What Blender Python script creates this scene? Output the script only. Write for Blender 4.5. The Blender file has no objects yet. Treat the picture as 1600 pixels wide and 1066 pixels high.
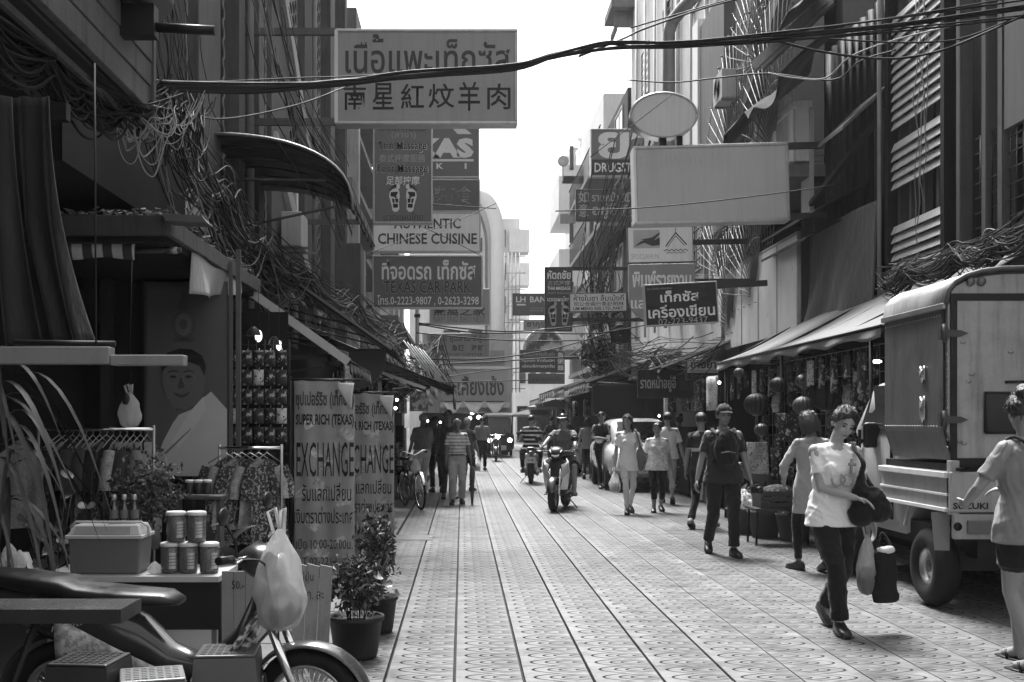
import bpy, bmesh, math, random
from mathutils import Vector, Matrix, noise as mnoise
R = math.radians
random.seed(7)
S = bpy.context.scene
COL = S.collection

# ---------------------------------------------------------------- camera
F, VX, VY, CAMH = 1730.0, 722.0, 659.0, 1.5      # focal length in photo pixels, vanishing point, eye height
cd = bpy.data.cameras.new("camera"); cam = bpy.data.objects.new("camera", cd); COL.objects.link(cam)
cam.location = (0, 0, CAMH); cam.rotation_euler = (R(90), 0, 0)
cd.sensor_width = 36.0; cd.lens = F / 1600 * 36
cd.shift_x = (800 - VX) / 1600; cd.shift_y = (VY - 533) / 1600
cd.clip_start = 0.05; cd.clip_end = 3000
S.camera = cam

# ---------------------------------------------------------------- sky, sun, exposure
W = bpy.data.worlds.new("World"); S.world = W; W.use_nodes = True
nt = W.node_tree; nt.nodes.clear()
sky = nt.nodes.new("ShaderNodeTexSky"); sky.sky_type = 'NISHITA'; sky.sun_disc = False
SUN_EL, SUN_ROT = R(62), R(-10)
sky.sun_elevation = SUN_EL; sky.sun_rotation = SUN_ROT; sky.dust_density = 4.0; sky.air_density = 1.6
bw = nt.nodes.new("ShaderNodeRGBToBW"); bg = nt.nodes.new("ShaderNodeBackground"); bg.inputs[1].default_value = 0.11
wo = nt.nodes.new("ShaderNodeOutputWorld")
nt.links.new(sky.outputs[0], bw.inputs[0]); nt.links.new(bw.outputs[0], bg.inputs[0]); nt.links.new(bg.outputs[0], wo.inputs[0])
ld = bpy.data.lights.new("sun", 'SUN'); ld.energy = 3.4; ld.angle = R(20); ld.color = (1, 1, 1)
sun = bpy.data.objects.new("sun", ld); COL.objects.link(sun)
sd = Vector((math.sin(SUN_ROT) * math.cos(SUN_EL), math.cos(SUN_ROT) * math.cos(SUN_EL), math.sin(SUN_EL)))
sun.rotation_euler = sd.to_track_quat('Z', 'Y').to_euler()
S.view_settings.view_transform = 'Standard'; S.view_settings.look = 'None'
S.view_settings.exposure = 1.88; S.view_settings.gamma = 1.0; S.view_settings.use_curve_mapping = False
S.cycles.use_denoising = True
S.cycles.max_bounces = 6; S.cycles.diffuse_bounces = 3; S.cycles.glossy_bounces = 3; S.cycles.transmission_bounces = 4
S.cycles.transparent_max_bounces = 8; S.cycles.volume_bounces = 0

# ---------------------------------------------------------------- helpers
def PX(px, py, Y): return Vector(((px - VX) / F * Y, Y, CAMH - (py - VY) / F * Y))
def XX(px, Y): return (px - VX) / F * Y
def ZZ(py, Y): return CAMH - (py - VY) / F * Y
def rnd(a, b): return random.uniform(a, b)
def lerp(a, b, t): return a + (b - a) * t

class MB:
    def __init__(s): s.v = []; s.f = []; s.s = []
    def add(s, vs, fs, smooth=False):
        n = len(s.v); s.v.extend([tuple(v) for v in vs])
        for f in fs: s.f.append([i + n for i in f]); s.s.append(smooth)
        return s
    def box(s, x0, x1, y0, y1, z0, z1, m=None):
        vs = [Vector((x, y, z)) for z in (z0, z1) for y in (y0, y1) for x in (x0, x1)]
        if m is not None: vs = [m @ v for v in vs]
        return s.add(vs, [(0, 2, 3, 1), (4, 5, 7, 6), (0, 1, 5, 4), (2, 6, 7, 3), (0, 4, 6, 2), (1, 3, 7, 5)])
    def cbox(s, c, size, rot=None):
        m = Matrix.Translation(Vector(c)) @ (rot.to_4x4() if rot is not None else Matrix.Identity(4))
        a, b, d = size[0] / 2, size[1] / 2, size[2] / 2
        return s.box(-a, a, -b, b, -d, d, m)
    def bar(s, p, q, w, h=None, up=(0, 0, 1)):
        p, q = Vector(p), Vector(q); h = w if h is None else h
        d = (q - p); L = d.length
        if L < 1e-6: return s
        d.normalize(); u = Vector(up)
        if abs(d.dot(u)) > 0.98: u = Vector((0, 1, 0))
        sx = d.cross(u).normalized(); uz = sx.cross(d)
        m = Matrix((sx, d, uz)).transposed().to_4x4(); m.translation = (p + q) / 2
        return s.box(-w / 2, w / 2, -L / 2, L / 2, -h / 2, h / 2, m)
    def tube(s, pts, r, n=6, cap=True, sm=True):
        pts = [Vector(p) for p in pts]; k = len(pts)
        rs = r if isinstance(r, (list, tuple)) else [r] * k
        t0 = (pts[1] - pts[0]).normalized(); u = t0.orthogonal().normalized()
        vs = []
        for i, p in enumerate(pts):
            t = (pts[min(i + 1, k - 1)] - pts[max(i - 1, 0)])
            t = t.normalized() if t.length > 1e-9 else t0
            u = (u - t * u.dot(t))
            u = u.normalized() if u.length > 1e-6 else t.orthogonal().normalized()
            w = t.cross(u)
            for j in range(n):
                a = 2 * math.pi * j / n; vs.append(p + (u * math.cos(a) + w * math.sin(a)) * rs[i])
        fs = [(i * n + j, i * n + (j + 1) % n, (i + 1) * n + (j + 1) % n, (i + 1) * n + j) for i in range(k - 1) for j in range(n)]
        s.add(vs, fs, sm)
        if cap:
            b = len(s.v) - k * n
            s.f.append([b + j for j in reversed(range(n))]); s.s.append(False)
            s.f.append([b + (k - 1) * n + j for j in range(n)]); s.s.append(False)
        return s
    def lathe(s, prof, c=(0, 0, 0), n=16, axis='z', sm=True, m=None):
        c = Vector(c); vs = []
        for r, z in prof:
            for j in range(n):
                a = 2 * math.pi * j / n; x, y = r * math.cos(a), r * math.sin(a)
                p = Vector((x, y, z)) if axis == 'z' else Vector((z, x, y)) if axis == 'x' else Vector((x, z, y))
                if m is not None: p = m @ p
                vs.append(c + p)
        k = len(prof)
        fs = [(i * n + j, i * n + (j + 1) % n, (i + 1) * n + (j + 1) % n, (i + 1) * n + j) for i in range(k - 1) for j in range(n)]
        return s.add(vs, fs, sm)
    def ell(s, c, r, rot=None, nu=14, nv=9):
        c = Vector(c); r = (r, r, r) if not isinstance(r, (tuple, list)) else r
        vs = []
        for i in range(nv + 1):
            th = math.pi * i / nv
            for j in range(nu):
                a = 2 * math.pi * j / nu
                p = Vector((r[0] * math.sin(th) * math.cos(a), r[1] * math.sin(th) * math.sin(a), r[2] * math.cos(th)))
                vs.append(c + (rot @ p if rot is not None else p))
        fs = [(i * nu + j, (i + 1) * nu + j, (i + 1) * nu + (j + 1) % nu, i * nu + (j + 1) % nu) for i in range(nv) for j in range(nu)]
        return s.add(vs, fs, True)
    def prism(s, pts, a, b, plane='xz'):
        n = len(pts)
        def mk(p, t): return (p[0], t, p[1]) if plane == 'xz' else (t, p[0], p[1]) if plane == 'yz' else (p[0], p[1], t)
        vs = [mk(p, a) for p in pts] + [mk(p, b) for p in pts]
        fs = [list(range(n)), list(range(2 * n - 1, n - 1, -1))] + [(i, i + n, (i + 1) % n + n, (i + 1) % n) for i in range(n)]
        return s.add(vs, fs)
    def sheet(s, fn, nu, nv, th=None, sm=True):
        """grid of fn(u, v); th: offset vector, gives the sheet a back and edges"""
        g = [[Vector(fn(i / nu, j / nv)) for j in range(nv + 1)] for i in range(nu + 1)]
        w = nv + 1
        vs = [p for row in g for p in row]; n = len(vs)
        fs = [(i * w + j, (i + 1) * w + j, (i + 1) * w + j + 1, i * w + j + 1) for i in range(nu) for j in range(nv)]
        if th is not None:
            th = Vector(th); vs = vs + [p + th for p in vs]
            fs = fs + [tuple(reversed([q + n for q in f])) for f in fs]
            rim = [i * w for i in range(nu + 1)] + [nu * w + j for j in range(1, w)] + [i * w + nv for i in range(nu - 1, -1, -1)] + [j for j in range(nv - 1, 0, -1)]
            for a, b in zip(rim, rim[1:] + rim[:1]): fs.append((a, a + n, b + n, b))
        return s.add(vs, fs, sm)
    def xf(s, m): s.v = [tuple(m @ Vector(v)) for v in s.v]; return s
    def mesh(s, name, mat, off=None):
        me = bpy.data.meshes.new(name)
        vs = s.v if off is None else [(v[0] - off[0], v[1] - off[1], v[2] - off[2]) for v in s.v]
        me.from_pydata(vs, [], s.f); me.polygons.foreach_set("use_smooth", s.s)
        bm = bmesh.new(); bm.from_mesh(me); bmesh.ops.recalc_face_normals(bm, faces=bm.faces); bm.to_mesh(me); bm.free()
        if mat is not None: me.materials.append(mat)
        return me

def wloc(o):
    v = Vector((0, 0, 0))
    while o is not None: v += o.location; o = o.parent
    return v
def obj(name, mb, mat, parent=None, base=None, bevel=0, local=False):
    """one mesh object; coordinates in mb are world coordinates unless local (then they are the parent's)"""
    pl = wloc(parent) if parent is not None else Vector((0, 0, 0))
    if local: off = Vector((0, 0, 0)); loc = Vector((0, 0, 0))
    else:
        off = Vector(base) if base is not None else (pl if parent is not None else Vector((0, 0, 0))); loc = off - pl
    o = bpy.data.objects.new(name, mb.mesh(name, mat, off)); COL.objects.link(o)
    if parent is not None: o.parent = parent
    o.location = loc
    if bevel:
        b = o.modifiers.new("bevel", 'BEVEL'); b.width = bevel; b.segments = 2; b.limit_method = 'ANGLE'; b.angle_limit = R(40)
    return o
def tag(o, label=None, cat=None, group=None, kind=None):
    if label: o['label'] = label
    if cat: o['category'] = cat
    if group: o['group'] = group
    if kind: o['kind'] = kind
    return o
def thing(name, label, cat, loc=(0, 0, 0), rz=0, group=None):
    o = bpy.data.objects.new(name, None); COL.objects.link(o); o.location = loc; o.rotation_euler = (0, 0, rz)
    o.empty_display_size = 0.1
    return tag(o, label, cat, group)
def copy_tree(o, parent=None):
    c = o.copy(); COL.objects.link(c); c.parent = parent
    for ch in list(o.children): copy_tree(ch, c)
    return c
def share(src, name, parent, loc, rot=None, scale=None):
    """another object with src's mesh"""
    o = bpy.data.objects.new(name, src.data); COL.objects.link(o); o.parent = parent; o.location = loc
    if rot: o.rotation_euler = rot
    if scale: o.scale = scale
    return o

# ---------------------------------------------------------------- materials (the place is photographed in black and white: every colour is a grey)
MATS = {}
class NT:
    def __init__(s, m): s.t = m.node_tree; s.n = s.t.nodes; s.l = s.t.links
    def node(s, typ, **kw):
        n = s.n.new(typ)
        for k, v in kw.items(): setattr(n, k, v)
        return n
    def math(s, op, a, b=None, c=None, clamp=False):
        n = s.n.new("ShaderNodeMath"); n.operation = op; n.use_clamp = clamp
        for i, x in enumerate((a, b, c)):
            if x is None: continue
            if hasattr(x, 'links') or hasattr(x, 'is_linked'): s.l.new(x, n.inputs[i])
            else: n.inputs[i].default_value = x
        return n.outputs[0]
    def ramp(s, x, lo, hi, a, b):
        n = s.n.new("ShaderNodeMapRange"); n.inputs[1].default_value = lo; n.inputs[2].default_value = hi
        n.inputs[3].default_value = a; n.inputs[4].default_value = b
        s.l.new(x, n.inputs[0]); return n.outputs[0]
    def noise(s, vec, scale, detail=4, rough=.6, mapping=None):
        if mapping is not None:
            mp = s.n.new("ShaderNodeMapping"); mp.inputs['Scale'].default_value = mapping; s.l.new(vec, mp.inputs[0]); vec = mp.outputs[0]
        n = s.n.new("ShaderNodeTexNoise"); n.inputs['Scale'].default_value = scale; n.inputs['Detail'].default_value = detail
        n.inputs['Roughness'].default_value = rough; s.l.new(vec, n.inputs['Vector']); return n.outputs[0]
def base_mat(name):
    m = bpy.data.materials.new(name); m.use_nodes = True
    return m, NT(m), m.node_tree.nodes["Principled BSDF"]
def grey(n, val, bsdf):
    """wire a value output as a grey base colour"""
    c = n.n.new("ShaderNodeCombineColor"); [n.l.new(val, c.inputs[i]) for i in range(3)]
    n.l.new(c.outputs[0], bsdf.inputs['Base Color'])
def M(name, g, rough=.7, metal=0., var=.22, scale=5., bump=.15, streak=.0, spec=.2, trans=0., fine=60., coat=0.):
    key = (name, g, rough, metal, var, scale, bump, streak, trans)
    if key in MATS: return MATS[key]
    m, n, b = base_mat(name)
    tc = n.node("ShaderNodeTexCoord").outputs['Object']
    a = n.noise(tc, scale, 6, .62); f = n.noise(tc, fine, 3, .6)
    val = n.math('ADD', n.math('MULTIPLY', n.math('SUBTRACT', a, .5), 2.2 * var), n.math('MULTIPLY', n.math('SUBTRACT', f, .5), .7 * var))
    if streak:
        st = n.noise(tc, 3.2, 5, .7, (3.5, 3.5, .28))
        val = n.math('SUBTRACT', val, n.math('MULTIPLY', n.ramp(st, .48, .78, 0, 1), streak))
    val = n.math('MAXIMUM', n.math('MULTIPLY', n.math('ADD', val, 1.0), g), .004)
    grey(n, val, b)
    b.inputs['Roughness'].default_value = rough; b.inputs['Metallic'].default_value = metal
    rr = n.ramp(a, .3, .7, max(.05, rough - .1), min(1, rough + .1)); n.l.new(rr, b.inputs['Roughness'])
    b.inputs['Specular IOR Level'].default_value = spec
    if coat: b.inputs['Coat Weight'].default_value = coat; b.inputs['Coat Roughness'].default_value = .08
    if trans: b.inputs['Transmission Weight'].default_value = trans
    if bump:
        bp = n.node("ShaderNodeBump"); bp.inputs['Strength'].default_value = bump; bp.inputs['Distance'].default_value = .02
        n.l.new(n.math('ADD', a, n.math('MULTIPLY', f, .4)), bp.inputs['Height']); n.l.new(bp.outputs[0], b.inputs['Normal'])
    MATS[key] = m; return m
def cloth_mat(name, g, var=.2, folds=.5, transl=.0):
    key = ('cloth', name, g, var, folds, transl)
    if key in MATS: return MATS[key]
    m, n, b = base_mat(name)
    tc = n.node("ShaderNodeTexCoord").outputs['Object']
    a = n.noise(tc, 7, 5, .6); fo = n.noise(tc, 9, 3, .55, (1, 1, .45)); f = n.noise(tc, 220, 2, .5)
    val = n.math('MULTIPLY', n.math('ADD', n.math('MULTIPLY', n.math('SUBTRACT', a, .5), 2 * var), 1.0), g)
    grey(n, n.math('MAXIMUM', val, .004), b)
    b.inputs['Roughness'].default_value = .9; b.inputs['Specular IOR Level'].default_value = .12
    b.inputs['Sheen Weight'].default_value = .15
    bp = n.node("ShaderNodeBump"); bp.inputs['Strength'].default_value = folds; bp.inputs['Distance'].default_value = .03
    n.l.new(n.math('ADD', fo, n.math('MULTIPLY', f, .06)), bp.inputs['Height']); n.l.new(bp.outputs[0], b.inputs['Normal'])
    if transl:
        tl = n.node("ShaderNodeBsdfTranslucent"); tl.inputs[0].default_value = (g, g, g, 1)
        mx = n.node("ShaderNodeMixShader"); mx.inputs[0].default_value = transl
        out = n.n["Material Output"]
        n.l.new(b.outputs[0], mx.inputs[1]); n.l.new(tl.outputs[0], mx.inputs[2]); n.l.new(mx.outputs[0], out.inputs[0])
    MATS[key] = m; return m
def stripe_mat(name, g1, g2, period, axis=2, duty=.5, var=.15):
    key = ('stripe', name, g1, g2, period, axis, duty)
    if key in MATS: return MATS[key]
    m, n, b = base_mat(name)
    tc = n.node("ShaderNodeTexCoord").outputs['Object']
    sp = n.node("ShaderNodeSeparateXYZ"); n.l.new(tc, sp.inputs[0])
    fr = n.math('FRACT', n.math('DIVIDE', sp.outputs[axis], period))
    k = n.math('LESS_THAN', fr, duty); a = n.noise(tc, 8, 4)
    val = n.math('ADD', n.math('MULTIPLY', k, g2 - g1), g1)
    val = n.math('MULTIPLY', val, n.ramp(a, .3, .7, 1 - var, 1 + var))
    grey(n, val, b); b.inputs['Roughness'].default_value = .88; b.inputs['Specular IOR Level'].default_value = .15
    MATS[key] = m; return m
def pattern_mat(name, g1, g2, scale, kind='voronoi', thr=.5, rough=.8, var=0.3):
    """printed cloth and wrapped goods: irregular two tone print"""
    key = ('pat', name, g1, g2, scale, kind, thr)
    if key in MATS: return MATS[key]
    m, n, b = base_mat(name)
    tc = n.node("ShaderNodeTexCoord").outputs['Object']
    if kind == 'voronoi':
        v = n.node("ShaderNodeTexVoronoi"); v.inputs['Scale'].default_value = scale; n.l.new(tc, v.inputs['Vector']); x = v.outputs['Distance']
        k = n.ramp(x, thr - .06, thr + .06, 0, 1)
    else:
        k = n.ramp(n.noise(tc, scale, 3, .6), thr - .05, thr + .05, 0, 1)
    a = n.noise(tc, scale * .3, 3)
    val = n.math('MULTIPLY', n.math('ADD', n.math('MULTIPLY', k, g2 - g1), g1), n.ramp(a, .3, .7, 1 - var, 1 + var))
    grey(n, val, b); b.inputs['Roughness'].default_value = rough
    MATS[key] = m; return m
def thin_plastic(name, g, alpha, rough=.25):
    key = ('plast', name, g, alpha)
    if key in MATS: return MATS[key]
    m, n, b = base_mat(name)
    tc = n.node("ShaderNodeTexCoord").outputs['Object']
    b.inputs['Base Color'].default_value = (g, g, g, 1); b.inputs['Roughness'].default_value = rough
    bp = n.node("ShaderNodeBump"); bp.inputs['Strength'].default_value = 1; bp.inputs['Distance'].default_value = .03
    n.l.new(n.noise(tc, 26, 6, .75, (1, 1, .4)), bp.inputs['Height']); n.l.new(bp.outputs[0], b.inputs['Normal'])
    tl = n.node("ShaderNodeBsdfTranslucent"); tl.inputs[0].default_value = (g, g, g, 1)
    tp = n.node("ShaderNodeBsdfTransparent")
    m1 = n.node("ShaderNodeMixShader"); m1.inputs[0].default_value = .45
    m2 = n.node("ShaderNodeMixShader"); m2.inputs[0].default_value = alpha
    n.l.new(b.outputs[0], m1.inputs[1]); n.l.new(tl.outputs[0], m1.inputs[2])
    n.l.new(tp.outputs[0], m2.inputs[1]); n.l.new(m1.outputs[0], m2.inputs[2]); n.l.new(m2.outputs[0], n.n["Material Output"].inputs[0])
    MATS[key] = m; return m
def emit_mat(name, g, s):
    key = ('em', name, g, s)
    if key in MATS: return MATS[key]
    m, n, b = base_mat(name)
    b.inputs['Base Color'].default_value = (g, g, g, 1); b.inputs['Emission Color'].default_value = (1, 1, 1, 1); b.inputs['Emission Strength'].default_value = s
    MATS[key] = m; return m
def paint(name, g, rough=.3): return M(name, g, rough, 0, .06, 3, .02, 0, .5, coat=.4)

STEEL = M("dull_steel", .28, .45, .8, .3, 8, .1)
RUST = M("rusty_iron", .05, .75, .3, .4, 9, .25)
DARKMETAL = M("dark_metal", .018, .5, .5, .3, 8, .1)
CHROME = M("chrome", .7, .12, 1., .05, 3, 0)
RUBBER = M("rubber", .012, .75, 0, .25, 20, .2)
BLACKP = M("black_plastic", .014, .42, 0, .15, 8, .05)
WHITE = M("white_enamel", .72, .5, 0, .1, 4, .05, .25)
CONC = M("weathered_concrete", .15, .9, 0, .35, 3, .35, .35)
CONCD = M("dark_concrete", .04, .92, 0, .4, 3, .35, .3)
PALE = M("pale_render", .5, .9, 0, .16, 2.5, .25, .3)
WOOD = M("old_wood", .07, .85, 0, .4, 6, .4, .3)
GLASSD = M("dark_window_glass", .02, .08, 0, .1, 2, .02, 0, .5)
CABLE = M("black_cable", .012, .6, 0, .2, 5, 0)
CABLEG = M("grey_cable", .22, .6, 0, .35, 5, 0)

# ---------------------------------------------------------------- lettering
def text_mesh(s, w, h, bold=0., depth=.0, res=2, italic=0.):
    c = bpy.data.curves.new("t", "FONT"); c.body = s; c.resolution_u = res; c.offset = bold; c.extrude = depth; c.shear = italic
    o = bpy.data.objects.new("t", c); COL.objects.link(o); bpy.context.view_layer.update()
    me = bpy.data.meshes.new_from_object(o.evaluated_get(bpy.context.evaluated_depsgraph_get()))
    bpy.data.objects.remove(o); bpy.data.curves.remove(c)
    if not me.vertices: return me
    xs = [v.co.x for v in me.vertices]; ys = [v.co.y for v in me.vertices]
    x0, x1, y0, y1 = min(xs), max(xs), min(ys), max(ys)
    sx, sy = w / max(x1 - x0, 1e-4), h / max(y1 - y0, 1e-4)
    for v in me.vertices:
        v.co.x = (v.co.x - (x0 + x1) / 2) * sx; v.co.y = (v.co.y - (y0 + y1) / 2) * sy
    return me
def lettering(parent, s, loc, w, h, mat, bold=0., rot=(math.pi / 2, 0, 0), depth=.0, italic=0., name="lettering"):
    """one line of text as its own part; loc in the parent's coordinates"""
    me = text_mesh(s, w, h, bold, depth, 2, italic); me.name = name; me.materials.clear(); me.materials.append(mat)
    o = bpy.data.objects.new(name, me); COL.objects.link(o); o.parent = parent; o.location = loc; o.rotation_euler = rot
    return o
# ================================================================ GROUND
def tile_mat():
    m, n, b = base_mat("scallop_paving")
    P = n.node("ShaderNodeNewGeometry").outputs['Position']
    sp = n.node("ShaderNodeSeparateXYZ"); n.l.new(P, sp.inputs[0]); X, Y = sp.outputs[0], sp.outputs[1]
    wob = n.math('MULTIPLY', n.math('SUBTRACT', n.noise(P, 3, 2), .5), .012)
    u = n.math('FRACT', n.math('DIVIDE', n.math('ADD', X, .045 + 4.05), .405))
    mir = n.math('GREATER_THAN', X, 1.98)
    u = n.math('ADD', n.math('MULTIPLY', u, n.math('SUBTRACT', 1.0, n.math('MULTIPLY', mir, 2.0))), mir)
    u = n.math('ADD', u, wob)
    w = n.math('MULTIPLY', n.math('ABSOLUTE', n.math('SUBTRACT', n.math('FRACT', n.math('DIVIDE', Y, .2)), .5)), 2.0)
    total = None
    for a, hk, L, wd in ((.17, 1.0, .40, .0105), (.40, .84, .42, .0095), (.57, .64, .38, .009), (.82, .34, .18, .008)):
        q = n.math('DIVIDE', w, hk)
        Fv = n.math('ABSOLUTE', n.math('SUBTRACT', n.math('SUBTRACT', u, a), n.math('MULTIPLY', n.math('MULTIPLY', q, q), L)))
        gy = n.math('MULTIPLY', w, 2 * L / (hk * hk) / .1)
        g = n.math('SQRT', n.math('ADD', n.math('MULTIPLY', gy, gy), (1 / .405) ** 2))
        d = n.math('DIVIDE', Fv, g)
        line = n.ramp(d, wd * .45, wd, 1, 0)
        line = n.math('MULTIPLY', n.math('MULTIPLY', line, n.math('LESS_THAN', w, hk)), n.ramp(w, 0, 1, 1, .7))
        total = line if total is None else n.math('MAXIMUM', total, line)
    axis = n.math('MULTIPLY', n.ramp(w, .012, .03, 1, 0), .55)
    total = n.math('MAXIMUM', total, axis)
    big = n.noise(P, .55, 5, .65); mid = n.noise(P, 4.5, 5, .7); fine = n.noise(P, 70, 3, .7)
    rowid = n.math('FLOOR', n.math('DIVIDE', Y, .4)); colid = n.math('FLOOR', n.math('DIVIDE', n.math('ADD', X, .045), .405))
    wn = n.node("ShaderNodeTexWhiteNoise", noise_dimensions='2D'); cb = n.node("ShaderNodeCombineXYZ")
    n.l.new(rowid, cb.inputs[0]); n.l.new(colid, cb.inputs[1]); n.l.new(cb.outputs[0], wn.inputs['Vector'])
    smear = n.noise(P, 2.2, 5, .65, (.9, .12, 1))
    v = n.math('ADD', n.math('MULTIPLY', n.math('SUBTRACT', big, .5), .55), n.math('MULTIPLY', n.math('SUBTRACT', mid, .5), .75))
    v = n.math('ADD', v, n.math('MULTIPLY', n.math('SUBTRACT', fine, .5), .45))
    v = n.math('ADD', v, n.math('MULTIPLY', n.math('SUBTRACT', wn.outputs[0], .5), .16))
    v = n.math('ADD', v, n.math('MULTIPLY', n.math('SUBTRACT', smear, .5), .45))
    vo = n.node("ShaderNodeTexVoronoi"); vo.inputs['Scale'].default_value = 2.6; n.l.new(P, vo.inputs['Vector'])
    gum = n.math('MULTIPLY', n.ramp(vo.outputs['Distance'], .05, .075, 1, 0), .65)
    stain = n.math('MULTIPLY', n.ramp(n.noise(P, 1.1, 6, .7), .52, .7, 0, 1), .5)
    v = n.math('SUBTRACT', n.math('SUBTRACT', v, gum), stain)
    v = n.math('MULTIPLY', n.math('ADD', v, 1.0), TILE_G)
    v = n.math('MULTIPLY', v, n.math('SUBTRACT', 1.0, n.math('MULTIPLY', total, .93)))
    grey(n, n.math('MAXIMUM', v, .01), b)
    n.l.new(n.math('ADD', n.ramp(mid, .3, .7, .26, .5), n.math('MULTIPLY', total, .5), None, True), b.inputs['Roughness'])
    n.l.new(n.math('MULTIPLY', n.math('SUBTRACT', 1.0, total), .62), b.inputs['Specular IOR Level'])
    bp = n.node("ShaderNodeBump"); bp.inputs['Strength'].default_value = .7; bp.inputs['Distance'].default_value = .006
    hgt = n.math('SUBTRACT', n.math('ADD', n.math('MULTIPLY', mid, .6), n.math('MULTIPLY', fine, .5)), n.math('MULTIPLY', total, 1.3))
    n.l.new(hgt, bp.inputs['Height']); n.l.new(bp.outputs[0], b.inputs['Normal'])
    return m
TILE_G = .125
TILE = tile_mat()
GROUT = M("street_grout", .03, .95, 0, .4, 12, .3)
street = obj("street", MB().box(-150, 150, -30, 260, -.5, -.035), GROUT); tag(street, kind='structure')
CW = .405
def gx(k): return -.045 + CW * k
K0, K1 = -2, 13
def gap(k): return .019 if gx(k) < 1.7 else .009
Y0T, NT_ROW, RL = 5.2, 15, .4
for k in range(K0, K1):
    a, b_ = gx(k) + gap(k) / 2, gx(k + 1) - gap(k + 1) / 2
    proto = None
    for r in range(NT_ROW):
        y = Y0T + r * RL
        if proto is None:
            mb = MB().box(a, b_, y + .0008, y + RL - .0008, -.034, 0)
            proto = obj("paving_tile", mb, TILE, street, base=(a, y, 0), bevel=.0015)
        else:
            share(proto, "paving_tile", street, (a, y, rnd(-.0012, .0006)), (rnd(-.0012, .0012), rnd(-.002, .002), 0))
    ys = Y0T + NT_ROW * RL
    obj("paving_strip", MB().box(a, b_, ys + .002, 95, -.034, 0), TILE, street)
    obj("paving_strip", MB().box(a, b_, -1, Y0T - .002, -.034, 0), TILE, street)
SLAB = M("footway_slab", .16, .85, 0, .45, 4, .4, 0)
xl = gx(K0) - .012
for r in range(26):        # cast drain covers and slabs along the left gutter
    y = 5.0 + r * .62
    obj("gutter_slab", MB().box(xl - .5, xl - .012, y, y + .6, -.034, .004 + rnd(-.002, .004)), SLAB, street, bevel=.006)
lf = obj("left_footway", MB().box(-6, xl - .52, -2, 95, -.4, .01), M("dark_footway", .045, .9, 0, .5, 3, .4)); tag(lf, kind='structure')
rf = obj("right_footway", MB().box(gx(K1) + .01, 9, -2, 120, -.4, .012), M("right_footway", .06, .9, 0, .5, 3, .4)); tag(rf, kind='structure')
mh = thing("manhole_cover", "small rectangular metal drain cover set in the tiles beside the second banner", "drain cover", (XX(640, 14.3), 14.3, 0))
obj("plate", MB().box(-.3, .3, -.3, .3, 0, .006), M("drain_plate", .09, .6, .4, .3, 9, .2), mh, local=True)
obj("lifting_ring", MB().tube([(.27 + .02 * math.cos(t), .02 * math.sin(t), .012) for t in [i * .7 for i in range(10)]], .004, 5), STEEL, mh, local=True)

# ================================================================ BUILDING HELPERS
def window_on(parent, X, y0, y1, z0, z1, side, frame=STEEL, pane=GLASSD, bars=0, recess=.08):
    """window in a wall plane at X (side +1: wall faces -x, stands at right; -1: faces +x)"""
    s = side; t = .05
    fr = MB()
    xa, xb = (X - .03, X + .05) if s > 0 else (X - .05, X + .03)
    fr.box(xa, xb, y0, y0 + t, z0, z1); fr.box(xa, xb, y1 - t, y1, z0, z1)
    fr.box(xa, xb, y0 + t, y1 - t, z0, z0 + t); fr.box(xa, xb, y0 + t, y1 - t, z1 - t, z1)
    ym = (y0 + y1) / 2; fr.box(xa + .01, xb - .01, ym - t / 3, ym + t / 3, z0 + t, z1 - t)
    for i in range(bars):
        z = lerp(z0 + t, z1 - t, (i + 1) / (bars + 1)); fr.box(xa, xa + .012, y0 + t, y1 - t, z - .008, z + .008)
    w = obj("window", fr, frame, parent)
    obj("pane", MB().box(X - .006, X + .006, y0 + t, y1 - t, z0 + t, z1 - t), pane, w)
    return w
def screen_panel(parent, X, y0, y1, z0, z1, mat, cw=.27, ch=.25, t=.06, dep=.014, name="breeze_block_screen"):
    """pierced block screen: zigzag ribs that meet and leave tall pointed holes"""
    mb = MB(); nc = max(1, int((y1 - y0) / cw)); cw = (y1 - y0) / nc; nr = int((z1 - z0) / (ch / 2))
    for c in range(nc + 1):
        pts = []
        for r in range(nr + 1):
            off = .5 * cw * .86 * (1 if (r + c) % 2 else -1)
            z = z0 + r * ch / 2; yc = y0 + c * cw
            pts.append((yc + off * .5 + (0), z))
        vs = []; fs = []
        zz = []
        for r, (yy, z) in enumerate(pts):
            d = ch * .13
            zz += [(yy, z - d), (yy, z + d)]
        for yy, z in zz:
            yy = min(max(yy, y0), y1); z = min(max(z, z0), z1)
            vs += [(X, yy - t / 2, z), (X, yy + t / 2, z), (X - dep, yy + t / 2, z), (X - dep, yy - t / 2, z)]
        for i in range(len(zz) - 1):
            for j in range(4): fs.append((i * 4 + j, i * 4 + (j + 1) % 4, i * 4 + 4 + (j + 1) % 4, i * 4 + 4 + j))
        mb.add(vs, fs)
    o = obj(name, mb, mat, parent); o['kind'] = 'stuff'
    return o
def fan_grille(mb, X, yc, zc, r0, r1, a0, a1, n, thick=.012):
    """ribs fanning out from one corner of a window cage"""
    for i in range(n):
        a = lerp(a0, a1, i / (n - 1))
        mb.tube([(X, yc + r0 * math.cos(a), zc + r0 * math.sin(a)), (X, yc + r1 * math.cos(a), zc + r1 * math.sin(a))], thick, 4)
        mb.ell((X, yc + r1 * math.cos(a), zc + r1 * math.sin(a)), thick * 2.6, None, 6, 4)
    for k in (.35, .65, .95):
        rr = lerp(r0, r1, k)
        mb.tube([(X, yc + rr * math.cos(lerp(a0, a1, i / 14)), zc + rr * math.sin(lerp(a0, a1, i / 14))) for i in range(15)], thick * .8, 4)
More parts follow.
